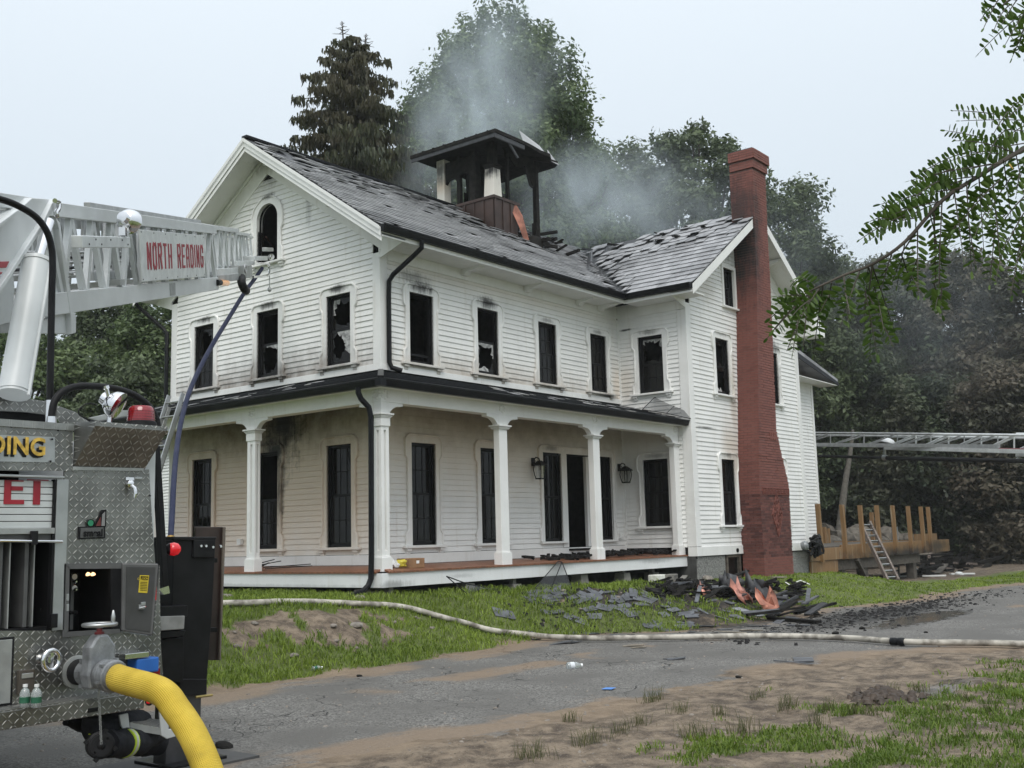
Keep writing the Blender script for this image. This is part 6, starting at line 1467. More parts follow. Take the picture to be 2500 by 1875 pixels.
m = MB(); a = lerp(.58, .62); m.box(a.x - .025, a.x + .02, a.y - .012, a.y, a.z - .016, a.z + .016); m.tube([(a.x - .03, a.y - .02, a.z - .008), (a.x + .01, a.y - .03, a.z)], .008, 8); m.build('door_latch', MAT['alu'], dr); m = MB(); m.box(a.x + .012, a.x + .026, a.y - .016, a.y - .012, a.z - .003, a.z + .004); m.build('latch_light', MAT['red_lit'], dr)
for x, y in ((182, 1408), (182, 1436)): m = MB(); m.lathe(T(x, y, -.2), (0, -1, 0), [(0, .024), (.012, .024), (.014, .020)], 18); g_ = m.build('gauge_rim', MAT['chrome'], fe); m = MB(); m.lathe(T(x, y, -.187), (0, -1, 0), [(0, .019), (.002, .019)], 18); m.build('gauge_face', MAT['plastic_white'], g_)
for y in (1450, 1475): slab('door_hinge', 163, y, 169, y + 17, MAT['alu'], fe, .024, .01)
for x0, y0, x1, y1 in ((330, 1164, 348, 1171), (92, 1690, 104, 1700), (345, 1470, 356, 1478)): slab('fitting_plate', x0, y0, x1, y1, MAT['alu'], fe, .02 if x0 != 345 else .1, .01)
# lower fittings
slab('lower_door', -100, 1566, 30, 1722, MAT['rubber'], fe, .01, .012); slab('door_skin', -100, 1572, 25, 1716, MAT['alu_dull'], fe, .016, .01)
m = MB(); c = T(125, 1612, .08); m.tube([c + Vector((math.cos(t) * .052, 0, math.sin(t) * .062)) for t in np.linspace(0, 2 * PI, 26)[:-1]], .018, 10, closed=True); m.lathe(T(100, 1610), (.2, -1, 0), [(0, .04), (.04, .032), (.08, .02)], 14); m.bar(c + Vector((0, 0, -.05)), c + Vector((0, 0, .05)), .02, .02); m.build('tow_eye', MAT['chrome'], fe)
slab('outlet_cover', 47, 1638, 83, 1692, simple('dark_brown', (.06, .05, .04), .5), fe, .03, .03); slab('cover_plate', 54, 1645, 82, 1654, MAT['alu'], fe, .036, .008); slab('slot_plate', 190, 1662, 215, 1670, MAT['black_paint'], fe, .016, .01)
# tailboard
zt = at(0, 1738.5, Y=YT - .20).z; zb = at(0, 1784, Y=YT - .20).z; xe = at(348, 1694, Y=YT - .2).x
m = MB(); m.box(-12.25, xe + .015, YT - .20, YT + .02, zb, zt); tb = m.build('tailboard', MAT['tread'], fe, bevel=.006); m = MB(); m.box(-12.25, xe + .01, YT - .195, YT - .002, zt, zt + .004); m.build('step_top', MAT['tread_top'], tb)
slab('tail_slot', 215, 1730, 240, 1737, MAT['black_paint'], tb, .204, .01)
m = MB(); m.lathe(T(363, 1712, .2), (0, -1, 0), [(0, .028), (.012, .028), (.016, .02)], 18); m.build('lamp_rim', MAT['rubber'], tb); m = MB(); m.lathe(T(363, 1712, .214), (0, -1, 0), [(0, .018), (.008, .012), (.01, .002)], 14); m.build('tail_lamp', MAT['red_lit'], tb)
m = MB(); q = T(379, 1444, .04); m.box(q.x - .012, q.x + .012, q.y - .0, q.y + .03, q.z - .06, q.z + .07); m.build('tail_lamp', MAT['red_lit'], fe, bevel=.006)
slab('reflector', 374, 1634, 391, 1652, MAT['red_lens'], fe, .02, .01)
m = MB(); m.box(T(310, 1600).x, T(364, 1600).x, YT - .12, YT, T(340, 1640).z, T(340, 1604).z); m.build('blue_lamp', MAT['blue_lens'], fe, bevel=.01); slab('lamp_bezel', 306, 1597, 364, 1604, MAT['chrome'], fe, .125, .12)
# suction inlet, gate valve and coupling, along -y
ic = T(188, 1640); ix, iz = ic.x, ic.z
m = MB(); m.lathe((ix, YT, iz), (0, -1, 0), [(0, .105), (.012, .105), (.016, .085)], 28); inl = m.build('inlet_flange', MAT['alu_dull'], fe)
m = MB(); m.lathe((ix, YT, iz), (0, -1, 0), [(.016, .082), (.07, .082), (.09, .074), (.10, .074)], 28); m.build('inlet_throat', MAT['rubber'], inl)
gv = thing('gate_valve', 'grey cast gate valve with hand wheel on the suction inlet of the fire engine', 'valve', (ix, YT - .2, iz))
m = MB(); m.lathe((ix, YT, iz), (0, -1, 0), [(.10, .080), (.13, .088), (.16, .080), (.19, .080), (.2, .07)], 28)
for k in range(6): t = k * PI / 3; m.obox((ix + math.cos(t) * .087, YT - .145, iz + math.sin(t) * .087), (.012 * abs(math.sin(t)) + .006, 0, 0), (0, .02, 0), (0, 0, .012 * abs(math.cos(t)) + .006))
m.build('swivel', MAT['cast_alu'], gv)
m = MB(); yb = YT - .20
m.prism([(ix - .085, yb, iz - .085), (ix + .085, yb, iz - .085), (ix + .10, yb, iz), (ix + .09, yb, iz + .09), (ix + .09, yb, iz + .17), (ix + .035, yb, iz + .245), (ix - .035, yb, iz + .245), (ix - .09, yb, iz + .17), (ix - .09, yb, iz + .09), (ix - .10, yb, iz)], (0, -.10, 0)); m.build('valve_body', MAT['cast_alu'], gv, bevel=.014)
m = MB(); m.lathe((ix, yb - .05, iz + .245), (0, 0, 1), [(0, .03), (.015, .03), (.016, .018), (.06, .016)], 14); m.build('stem', simple('valve_red', (.12, .01, .012), .5), gv)
wz = iz + .305; m = MB(); m.tube([(ix + .098 * math.cos(t), yb - .05 + .098 * math.sin(t), wz) for t in np.linspace(0, 2 * PI, 33)[:-1]], .013, 10, closed=True); m.lathe((ix, yb - .05, wz - .02), (0, 0, 1), [(0, .025), (.03, .022)], 12)
for k in range(3): t = k * 2 * PI / 3 + .4; m.bar((ix, yb - .05, wz - .004), (ix + .09 * math.cos(t), yb - .05 + .09 * math.sin(t), wz), .022, .010)
m.build('hand_wheel', MAT['alu'], gv); m = MB(); m.lathe((ix + .05, yb - .12, wz), (0, 0, 1), [(0, .007), (.012, .013), (.05, .014), (.085, .006), (.09, .001)], 12); m.build('wheel_knob', MAT['alu'], gv)
m = MB(); m.lathe((ix, yb - .10, iz), (.05, -1, -.05), [(0, .082), (.02, .095), (.05, .095), (.055, .085), (.075, .085), (.08, .100), (.12, .100), (.125, .092), (.15, .088)], 30); 
for k in range(6): t = k * PI / 3 + .3; m.obox((ix + .005 + math.cos(t) * .102, yb - .20, iz - .005 + math.sin(t) * .102), (.008, 0, 0), (0, .02, 0), (0, 0, .008))
m.build('hose_coupling', MAT['cast_alu'], gv)
def ribbed(name, a, b, pitch):
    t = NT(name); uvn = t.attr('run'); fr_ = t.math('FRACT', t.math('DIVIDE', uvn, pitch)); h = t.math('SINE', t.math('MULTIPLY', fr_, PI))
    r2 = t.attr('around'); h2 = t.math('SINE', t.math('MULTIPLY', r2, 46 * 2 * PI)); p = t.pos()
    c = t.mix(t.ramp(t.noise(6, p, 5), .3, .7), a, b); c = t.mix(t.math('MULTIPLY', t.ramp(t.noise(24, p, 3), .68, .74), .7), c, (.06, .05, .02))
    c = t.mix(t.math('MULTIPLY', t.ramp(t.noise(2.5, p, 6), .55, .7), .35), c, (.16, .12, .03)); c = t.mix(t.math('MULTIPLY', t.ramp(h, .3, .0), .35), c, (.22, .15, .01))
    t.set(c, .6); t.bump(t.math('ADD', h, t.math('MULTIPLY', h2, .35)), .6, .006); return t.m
def soft_hose(name, pts, r, mat, parent=None, n=24):
    pts = [Vector(p) for p in pts]; m = MB(); m.tube(pts, r, n); o = m.build(name, mat, parent, fix=False); L_ = [0]
    for a, b in zip(pts, pts[1:]): L_.append(L_[-1] + (b - a).length)
    me = o.data; A = me.attributes.new('run', 'FLOAT', 'POINT'); B = me.attributes.new('around', 'FLOAT', 'POINT')
    A.data.foreach_set('value', np.repeat(np.array(L_, np.float32), n)); B.data.foreach_set('value', np.tile(np.arange(n, dtype=np.float32) / n, len(pts))); return o
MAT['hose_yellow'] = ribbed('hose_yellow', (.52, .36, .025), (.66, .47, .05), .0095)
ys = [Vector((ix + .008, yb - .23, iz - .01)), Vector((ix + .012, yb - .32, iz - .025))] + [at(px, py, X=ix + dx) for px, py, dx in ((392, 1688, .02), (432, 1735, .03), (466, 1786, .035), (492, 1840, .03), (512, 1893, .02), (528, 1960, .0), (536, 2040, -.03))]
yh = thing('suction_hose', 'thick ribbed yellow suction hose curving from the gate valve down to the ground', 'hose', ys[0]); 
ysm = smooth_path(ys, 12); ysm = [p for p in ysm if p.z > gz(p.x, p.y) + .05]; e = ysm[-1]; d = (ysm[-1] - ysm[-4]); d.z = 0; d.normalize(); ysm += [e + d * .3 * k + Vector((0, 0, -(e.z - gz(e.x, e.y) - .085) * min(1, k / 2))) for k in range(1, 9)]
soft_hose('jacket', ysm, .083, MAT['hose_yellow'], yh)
# chain with the inlet cap hanging under the tailboard
ch = thing('inlet_cap', 'black ribbed hose cap hanging on a chain below the tailboard', 'cap', T(248, 1815, .32))
m = MB(); a, b = T(241, 1680, .22), T(247, 1812, .30)
for k in range(24):
    p = a.lerp(b, k / 23); q = (1, 0, 0) if k % 2 else (0, 1, 0); m.tube([p + Vector(q) * .006 + Vector((0, 0, -.012)), p + Vector(q) * .006 + Vector((0, 0, .012)), p - Vector(q) * .006 + Vector((0, 0, .012)), p - Vector(q) * .006 + Vector((0, 0, -.012))], .002, 4, closed=True)
m.build('chain', MAT['alu_dull'], ch)
cc = T(247, 1820, .26); ax = Vector((-.45, -1, .12)).normalized(); m = MB(); m.lathe(cc - ax * .02, ax, [(-.10, .083), (-.02, .085), (.0, .085), (.005, .076), (.02, .076), (.022, .066), (.03, .066), (.032, .05), (.022, .05), (.02, .03), (.03, .028), (.045, .016), (.05, .002)], 28)
for k in range(4): t = k * PI / 2 + .5; v = ax.orthogonal().normalized(); w = ax.cross(v); m.obox(cc + (v * math.cos(t) + w * math.sin(t)) * .09 - ax * .03, v * .012, w * .012, ax * .025)
m.build('cap_body', MAT['rubber'], ch)
# turnout trousers bundled on the asphalt behind the cap
MAT['turnout'] = simple('turnout', (.014, .015, .018), .8, var=.4, scale=18, bump=.5, bscale=30); MAT['lime'] = simple('lime', (.42, .55, .03), .5, var=.2); MAT['reflect'] = simple('reflective', (.45, .46, .42), .35)
g0 = on_ground(262, 1905); tg = thing('turnout_trousers', 'black turnout trousers with lime reflective bands bundled under the tailboard', 'trousers', g0)
def cloth_tube(name, pts, rs, mat, parent, k=.10):
    m = MB(); m.tube(smooth_path([Vector(p) for p in pts], 6), np.interp(np.linspace(0, 1, (len(pts) - 1) * 6 + 1), np.linspace(0, 1, len(rs)), rs), 18); vs = []
    for i, v in enumerate(m.v): n = vnoise(np.array([v[0] * 14]), np.array([v[1] * 14 + v[2] * 9]), 1, 8)[0] - .5; vs.append((v[0] + n * .03, v[1] + n * .02, v[2] + n * .03))
    m.v = vs; return m.build(name, mat, parent)
A = T(262, 1818, .16); B = T(330, 1812, .0); C_ = T(385, 1790, -.25)
cloth_tube('trouser_leg', [A, A.lerp(B, .5), B, B.lerp(C_, .5), C_], [.085, .088, .092, .085, .07], MAT['turnout'], tg)
u = (B - A).normalized(); c = A.lerp(B, .62); m = MB(); m.lathe(c - u * .026, u, [(0, .094), (.052, .096)], 20); m.build('lime_band', MAT['lime'], tg); m = MB(); m.lathe(c - u * .010, u, [(0, .0965), (.022, .0975)], 20); m.build('silver_band', MAT['reflect'], tg)
A2 = T(232, 1750, .02); B2 = T(300, 1768, -.1); cloth_tube('trouser_leg', [T(226, 1745, .1), A2 + Vector((0, 0, -.08)), B2, T(345, 1760, -.35)], [.05, .075, .09, .07], MAT['turnout'], tg); m = MB(); q = T(232, 1775, .06); m.obox(q, (.045, 0, .01), (0, .012, 0), (0, 0, .035)); m.build('lime_band', MAT['lime'], tg, bevel=.008)
cloth_tube('coat_skirt', [T(160, 1762, -.1), T(220, 1768, -.2), T(300, 1790, -.3), T(385, 1812, -.4)], [.02, .07, .12, .10], MAT['turnout'], tg)
# side step
sp = MB(); z_s = T(330, 1764, .02).z
a, b, c, d = T(318, 1763, .05), T(395, 1778, .05), T(408, 1758, -.28), T(345, 1752, -.25)
sp.prism([a, b, c, d], (0, 0, -.012)); stp = sp.build('folding_step', MAT['tread_top'], fe)
m = MB(); m.prism([T(318, 1764, .055), T(396, 1779, .055), T(396, 1795, .055), T(318, 1782, .055)], (0, .02, 0)); m.build('step_front', MAT['alu_dull'], stp)
for q in ([(291, 1746), (313, 1741), (316, 1764), (318, 1783), (306, 1786), (296, 1772)], [(389, 1726), (413, 1750), (412, 1780), (440, 1778), (440, 1795), (408, 1804), (394, 1796)]): m = MB(); m.prism([T(x, y, .06) for x, y in q], (0, .015, 0)); m.build('step_bracket', MAT['slat_white'], stp, bevel=.004)
# drinks bottles standing on the tailboard
for px, l in ((60, 'left one of two small water bottles standing on the tailboard'), (88, 'right one of two small water bottles standing on the tailboard')):
    q = at(px, 1727, Z=zt + .004); bottle(q, Vector((0, 0, 1)), l, MAT['label_green'], .97)

# ------------------------------------------------------------------ roof fittings
zt2 = 1.24
bc = at(344, 1036, Y=YT - .08); m = MB(); m.lathe((bc.x, bc.y, zt2), (0, 0, 1), [(0, .108), (.03, .104), (.038, .095)], 28); be = m.build('beacon', MAT['rubber'], fe); m = MB(); m.lathe((bc.x, bc.y, zt2 + .036), (0, 0, 1), [(0, .093), (.05, .09), (.09, .083), (.105, .07), (.11, .03)], 28); m.build('beacon_lens', MAT['red_lens'], be)
m = MB()
for k in range(4): m.tube([(bc.x + (.094 - .002 * k) * math.cos(t), bc.y + (.094 - .002 * k) * math.sin(t), zt2 + .05 + k * .018) for t in np.linspace(0, 2 * PI, 29)[:-1]], .0025, 4, closed=True)
m.build('lens_rib', MAT['red_lens'], be)
def spotlight(c, ax, r, parent, lensmat, name='spotlight'):
    ax = Vector(ax).normalized(); m = MB(); m.lathe(c, ax, [(-r * 1.25, r * .12), (-r * 1.2, r * .42), (-r * .8, r * .5), (-r * .75, r * .62), (-r * .35, r * .93), (0, r), (r * .12, r * 1.02), (r * .14, r * .92)], 28); s = m.build(name, MAT['chrome'], parent)
    m = MB(); m.lathe(c, ax, [(r * .08, r * .92), (r * .12, r * .6), (r * .14, .001)], 24); m.build('spotlight_lens', lensmat, s); return s
c = at(286, 990, Y=YT - .02); sl = spotlight(c, (.55, -.70, -.50), .098, fe, MAT['led_lens'])
m = MB(); m.lathe(c + Vector((-.075, .0, .085)), (-.3, 0, 1), [(-.03, .014), (.02, .014), (.025, .022), (.045, .02)], 12); m.tube([c + Vector((-.04, .02, -.06)), (c.x - .045, c.y + .02, zt2)], .018, 10); m.build('spotlight_mount', MAT['chrome'], sl)
pl = MB(); pts = [at(x, y, Y=YT + .25) for x, y in ((122, 1010), (123, 900), (125, 800), (127, 700), (128.5, 645), (126, 605), (114, 565), (88, 530), (45, 503), (0, 486), (-90, 465), (-250, 450))]; pl.tube(smooth_path(pts, 5), .0235, 12); pl.build('black_stanchion', MAT['black_paint'], fe)
m = MB(); p = pts[0]; m.lathe((p.x, p.y, 1.2), (0, 0, 1), [(0, .034), (p.z + .09 - 1.2, .032)], 14); m.build('stanchion_socket', MAT['chrome'], fe)
ar = MB(); pts = [at(x, y, Y=YT + .12) for x, y in ((126, 1030), (127, 1005), (134, 978), (152, 957), (185, 944), (230, 943), (285, 950), (330, 966), (362, 990), (380, 1018), (386, 1045))]; ar.tube(smooth_path(pts, 5), .024, 12); ar.build('black_grab_loop', MAT['rubber'], fe)
m = MB(); p = pts[0]; m.lathe((p.x, p.y, zt2 - .01), (0, 0, 1), [(0, .05), (.012, .05), (.014, .032), (.06, .030)], 14); m.build('loop_socket', MAT['chrome'], fe)
m = MB(); pts = [at(x, y, Y=YT + .0) for x, y in ((238, 989), (215, 985), (195, 997), (192, 1010), (205, 1020), (220, 1027))]; m.tube(smooth_path(pts, 5), .005, 6); m.build('lamp_cable', MAT['rubber'], fe)
def polyY(name, pts, y, th, mat, parent=None): m = MB(); m.prism([at(px, py, Y=y) for px, py in pts], (0, th, 0)); return m.build(name, mat, parent or fe, .004)
polyY('turntable_skirt', [(-300, 925), (0, 962), (118, 981), (137, 989), (140, 1016), (60, 1006), (-300, 990)], YT + .9, .02, MAT['tread']); polyY('turntable_skirt', [(140, 990), (185, 1006), (222, 1033), (150, 1033), (139, 1016)], YT + .6, .02, MAT['tread']); polyY('turntable_recess', [(-300, 985), (60, 1004), (140, 1018), (130, 1040), (-300, 1020)], YT + .95, .02, MAT['dark_interior'])
polyY('porch_side_rail', [(217, 1020), (300, 1002), (332, 1002), (335, 1012), (240, 1028)], YT + .7, .02, MAT['alu_dull'])

# ------------------------------------------------------------------ aerial ladder
LD = Vector((.712, .654, .255)).normalized(); LS = LD.cross(Vector((0, 0, 1))).normalized(); LU = LS.cross(LD); TIP = Vector((-1.0, 2.123, 5.857))
def LP(a, u, s=0.0): return TIP + LD * a + LU * u + LS * s
def lpx(px, py, s=0.0):
    r = Vector(ray(px, py)); P0 = TIP + LS * s; c_ = Vector(CAM); t = (P0 - c_).dot(LS) / r.dot(LS); return c_ + r * t
al = thing('aerial_ladder', 'white trussed aerial ladder of the near truck raised to the arched attic window', 'ladder', LP(-12, -.6))
def truss(a0, a1, u0, u1, w, step, top_h, bot_h, web, mat, inset=0.0, th=.06, name='ladder_section'):
    rails = MB()
    for s in (-inset, -w + inset):
        rails.bar(LP(a0, u1 - top_h / 2, s), LP(a1, u1 - top_h / 2, s), th, top_h, up=LU); rails.bar(LP(a0, u0 + bot_h / 2, s), LP(a1, u0 + bot_h / 2, s), th, bot_h, up=LU)
    sec = rails.build(name, mat, al, bevel=.005)
    n = max(2, int((a1 - a0) / step)); h = (a1 - a0) / n
    for s in (-inset, -w + inset):
        for k in range(n):
            a = a0 + k * h
            for p, q in ((a + .06 * h, a + .5 * h), (a + .94 * h, a + .5 * h)):
                m = MB(); m.bar(LP(p, u0 + bot_h - .01, s), LP(q, u1 - top_h + .01, s), web * .7, web, up=LD); m.build('lattice_brace', mat, sec)
    a = a0 + .15
    while a < a1: m = MB(); m.tube([LP(a, u0 + bot_h * .6, -inset), LP(a, u0 + bot_h * .6, -w + inset)], .018, 8); m.build('rung', MAT['ladder_dull'], sec); a += .36
    return sec
truss(-12.6, -5.1, -.385, .555, .95, .62, .12, .185, .07, MAT['white_steel'], th=.09, name='base_section')
truss(-10.8, -5.62, -.13, .62, .95, .42, .07, .09, .055, MAT['ladder_dull'], .10, name='middle_section')
truss(-5.75, -2.2, -.21, .585, .95, .45, .07, .10, .045, MAT['ladder_alu'], .14, name='middle_section')
truss(-5.2, -.55, -.10, .54, .95, .40, .05, .07, .036, MAT['ladder_alu'], .22, name='fly_section')
truss(-1.6, .22, .02, .505, .9, .36, .045, .055, .032, MAT['ladder_alu'], .28, name='fly_section')
m = MB(); m.bar(lpx(279, 690), lpx(290, 689), .12, .06); m.build('rail_gusset', MAT['alu_dull'], al)
m = MB(); q = [lpx(415, 692, .05), lpx(428, 690, .05), lpx(429, 720, .05), lpx(416, 722, .05)]; m.prism(q, -LS * .1); m.build('splice_plate', MAT['alu_dull'], al)
# the sign
q = [lpx(340, 558, .10), lpx(497, 577, .10), lpx(500, 680, .10), lpx(344, 682, .10)]; c0 = (q[0] + q[3]) / 2; c1 = (q[1] + q[2]) / 2
am = lambda P: ((P - TIP).dot(LD), (P - TIP).dot(LU)); a0 = am(c0)[0]; a1 = am(c1)[0]; us = [am(P)[1] for P in q]; u1 = (us[0] + us[1]) / 2; u0 = (us[2] + us[3]) / 2
m = MB(); m.obox(LP((a0 + a1) / 2, (u0 + u1) / 2, .10), LD * (a1 - a0) / 2, LU * (u1 - u0) / 2, LS * .008); sg = m.build('name_sign', simple('sign_plate', (.62, .64, .63), .4, .3, var=.1), al, bevel=.004)
m = MB()
for i in range(7):
    for u in (u0 + .025, u1 - .025): m.lathe(LP(a0 + .05 + (a1 - a0 - .1) * i / 6, u, .108), LS, [(0, .009), (.004, .007)], 8)
m.build('rivet', MAT['black_paint'], sg)
# condensed letters cut from strokes, each an angular octagon block form
def sign_letters(txt, ax0, ax1, ub, ut):
    g = {'N': [(0, 0, 0, 1), (1, 0, 1, 1), (0, 1, 1, 0)], 'O': [(0, .14, 0, .86), (1, .14, 1, .86), (.2, 0, .8, 0), (.2, 1, .8, 1), (0, .14, .2, 0), (.8, 0, 1, .14), (0, .86, .2, 1), (.8, 1, 1, .86)], 'R': [(0, 0, 0, 1), (0, 1, .8, 1), (.8, 1, 1, .88), (1, .88, 1, .64), (1, .64, .8, .52), (0, .52, .8, .52), (.6, .52, 1, 0)],
         'T': [(.5, 0, .5, 1), (0, 1, 1, 1)], 'H': [(0, 0, 0, 1), (1, 0, 1, 1), (0, .5, 1, .5)], 'E': [(0, 0, 0, 1), (0, 1, 1, 1), (0, .5, .8, .5), (0, 0, 1, 0)], 'A': [(0, 0, 0, .8), (1, 0, 1, .8), (0, .8, .25, 1), (.75, 1, 1, .8), (.25, 1, .75, 1), (0, .42, 1, .42)],
         'D': [(0, 0, 0, 1), (0, 1, .7, 1), (.7, 1, 1, .85), (1, .85, 1, .15), (1, .15, .7, 0), (0, 0, .7, 0)], 'I': [(.5, 0, .5, 1)], 'G': [(0, .14, 0, .86), (.2, 0, .8, 0), (.2, 1, .8, 1), (0, .14, .2, 0), (0, .86, .2, 1), (.8, 1, 1, .86), (1, .86, 1, .72), (.8, 0, 1, .14), (1, .14, 1, .45), (.6, .45, 1, .45)]}
    wd = {'I': .35, ' ': .9}; tot = sum(wd.get(c, 1) + .34 for c in txt) - .34; k = (ax1 - ax0) / tot; x = ax0; h = ut - ub
    for c in txt:
        w = wd.get(c, 1) * k
        if c in g:
            m = MB(); st = k * .30
            for j, (xa, ya, xb, yb_) in enumerate(g[c]):
                ins = st / 2; fx = lambda v: x + ins + v * max(w - st, 0); fy = lambda v: ub + ins * .8 + v * (h - st * .8)
                A_, B_ = LP(fx(xa), fy(ya), .1095 + j * .0004), LP(fx(xb), fy(yb_), .1095 + j * .0004); d = (B_ - A_); e = d.normalized() * st * .28
                m.bar(A_ - e, B_ + e, .004, st * (1 if abs(d.dot(LU)) > abs(d.dot(LD)) * .3 else .62), up=LS.cross(d.normalized()))
            m.build('sign_letter', MAT['red_paint'], sg)
        x += w + .34 * k
sign_letters('NORTH READING', a0 + (a1 - a0) * .075, a0 + (a1 - a0) * .965, u0 + (u1 - u0) * .22, u0 + (u1 - u0) * .77)
# bracket with the chrome spotlight
m = MB(); A, B = lpx(187, 590, .30), lpx(307, 592, .30); m.bar(A, B, .09, .10, up=LU); br_ = m.build('spotlight_bracket', MAT['ladder_alu'], al, bevel=.006); m = MB()
for f in (.12, .25, .36, .55, .80, .93): m.lathe(A.lerp(B, f) + LS * .046 + LU * random.choice((-.02, .02)), LS, [(0, .009), (.005, .007)], 8)
m.build('bolt', MAT['black_paint'], br_)
c = lpx(316, 541, .34); spotlight(c, (.86, .48, -.05), .118, al, MAT['led_lens']); m = MB(); m.bar(lpx(300, 556, .33), lpx(300, 576, .33), .06, .06); m.build('spotlight_mount', MAT['chrome'], br_)
# boom foot: lifting arms, side plates and the hydraulic ram
def lpoly(name, pts, s, th, mat): m = MB(); m.prism([lpx(x, y, s) for x, y in pts], -LS * th); return m.build(name, mat, al, .006)
lpoly('lift_arm', [(-60, 700), (-60, 560), (46, 512), (79, 483), (133, 487), (129, 497), (104, 545), (23, 667), (-10, 716)], .12, .10, MAT['white_steel']); lpoly('arm_flange', [(127, 497), (133, 487), (142, 492), (112, 547), (30, 672), (-5, 725), (-12, 716), (23, 667), (103, 545)], .16, .16, MAT['white_steel'])
lpoly('arm_flange', [(-60, 588), (44, 512), (50, 516), (-60, 602)], .17, .04, MAT['white_steel']); lpoly('arm_top', [(-60, 460), (80, 482), (62, 500), (44, 512), (-60, 494)], .06, .12, MAT['white_steel'])
lpoly('side_plate', [(118, 530), (126, 517), (136, 528), (147, 556), (153, 610), (165, 680), (176, 776), (178, 814), (98, 815), (97, 784), (122, 776), (122, 600)], .0, .06, MAT['white_steel']); lpoly('plate_flange', [(136, 528), (147, 545), (154, 590), (166, 668), (182, 765), (186, 770), (186, 812), (176, 816), (174, 776), (150, 610), (145, 560)], .05, .14, MAT['white_steel'])
lpoly('lower_box', [(-60, 690), (30, 640), (36, 700), (32, 785), (0, 794), (-60, 800)], -.1, .5, MAT['white_steel']); lpoly('lower_box', [(-60, 797), (30, 788), (96, 784), (97, 812), (-60, 815)], -.12, .4, MAT['alu_dull'])
A, B, C_ = lpx(34, 964, .22), lpx(91, 640, .22), lpx(121, 540, .22); d = (B - A).normalized()
m = MB(); m.tube([A, B], .108, 26); m.lathe(B - d * .02, d, [(0, .115), (.03, .115), (.034, .08)], 26); m.lathe(A + d * .02, d, [(0, .114), (.03, .114)], 26); rm = m.build('hydraulic_ram', MAT['white_steel'], al); m = MB(); m.tube([B, C_], .037, 18); m.build('ram_rod', MAT['chrome'], rm)
m = MB(); m.tube([A + LS * .11 - LD * .03, B + LS * .108 - LD * .03], .012, 8); m.build('ram_pipe', MAT['white_steel'], rm)
lpoly('red_stripe', [(-60, 640), (24, 638), (16, 654), (-60, 656)], .131, .01, MAT['red_paint']); lpoly('red_stripe', [(-60, 664), (8, 664), (4, 670), (-60, 670)], .131, .01, MAT['red_paint'])
m = MB(); m.tube(smooth_path([lpx(134, 490, .2), lpx(143, 494, .2), lpx(142, 510, .2), lpx(136, 520, .2), lpx(139, 528, .2)], 4), .02, 8); m.build('hook', MAT['chrome'], al)
for k in range(5): m = MB(); u = -.06 + k * .05; m.tube([LP(-12.3, u, -.3 - .06 * k), LP(-6.2, u + .02, -.35 - .05 * k)], .016, 6); m.build('hydraulic_line', MAT['rubber'] if k % 2 else MAT['ladder_dull'], al)
# tip: monitor box, hand wheel, nozzle, lamps and the pull rod
def lbox(name, x0, y0, x1, y1, s, th, mat): A = lpx(x0, y0, s); B = lpx(x1, y1, s); a0, u1 = am(A); a1, u0 = am(B); m = MB(); m.obox(LP((a0 + a1) / 2, (u0 + u1) / 2, s - th / 2), LD * abs(a1 - a0) / 2, LU * abs(u1 - u0) / 2, LS * th / 2); return m.build(name, mat, al, .006)
lbox('monitor_box', 586, 649, 616, 678, .05, .25, MAT['alu_dull']); m = MB(); c = lpx(599, 656, .10); m.tube([c + (LD * math.cos(t) + LU * math.sin(t)) * .07 for t in np.linspace(0, 2 * PI, 21)[:-1]], .012, 6, closed=True); m.bar(c - LD * .06, c + LD * .06, .015, .015); m.bar(c - LU * .06, c + LU * .06, .015, .015); m.build('monitor_wheel', MAT['ladder_dull'], al)
lbox('ladder_pipe', 532, 672, 585, 684, .03, .10, MAT['ladder_dull']); lbox('toe_plate', 531, 656, 586, 670, .02, .05, MAT['ladder_alu']); lbox('toe_plate', 578, 637, 622, 647, -.02, .05, MAT['ladder_alu'])
m = MB(); m.tube([lpx(537, 690, .05), lpx(554, 691, .05)], .045, 14); m.build('amber_lamp', MAT['amber_lens'], al); m = MB(); m.tube([lpx(529, 690, .05), lpx(537, 690, .05)], .047, 14); m.build('lamp_base', MAT['rubber'], al)
m = MB(); m.tube(smooth_path([lpx(590, 678, .05), lpx(590, 690, .08), lpx(595, 703, .10), lpx(601, 710, .10)], 4), .07, 12); m.build('monitor_elbow', MAT['rubber'], al)
m = MB(); m.tube(smooth_path([lpx(620, 643, .05), lpx(650, 644, .05), lpx(657, 650, .05), lpx(657, 668, .05), lpx(650, 674, .05), lpx(618, 676, .05)], 4), .022, 8); m.build('tip_bumper', MAT['chrome'], al)
lbox('tip_tray', 622, 625, 654, 636, .0, .5, MAT['ladder_alu']); lbox('tip_bracket', 652, 604, 668, 614, .0, .10, MAT['alu_dull']); m = MB(); m.lathe(lpx(661, 628, .05), (.5, .3, .3), [(-.06, .03), (0, .06), (.05, .06)], 14); m.build('tip_lamp', MAT['chrome'], al)
m = MB(); A, B = lpx(658, 640, .06), lpx(658, 707, .06); m.tube([A, B], .011, 6); m.lathe(B, (0, 0, -1), [(-.05, .012), (-.03, .034), (.0, .042), (.03, .034), (.045, .01)], 12); m.build('pull_rod', MAT['ladder_dull'], al)
m = MB(); m.tube([lpx(649, 578, -.3), lpx(668, 604, -.3)], .02, 6); m.tube([lpx(640, 576, -.6), lpx(660, 606, -.6)], .02, 6); m.build('tip_brace', simple('rusty', (.16, .07, .05), .7), al)
for px, l in ((305, 0), (420, 1)): pass
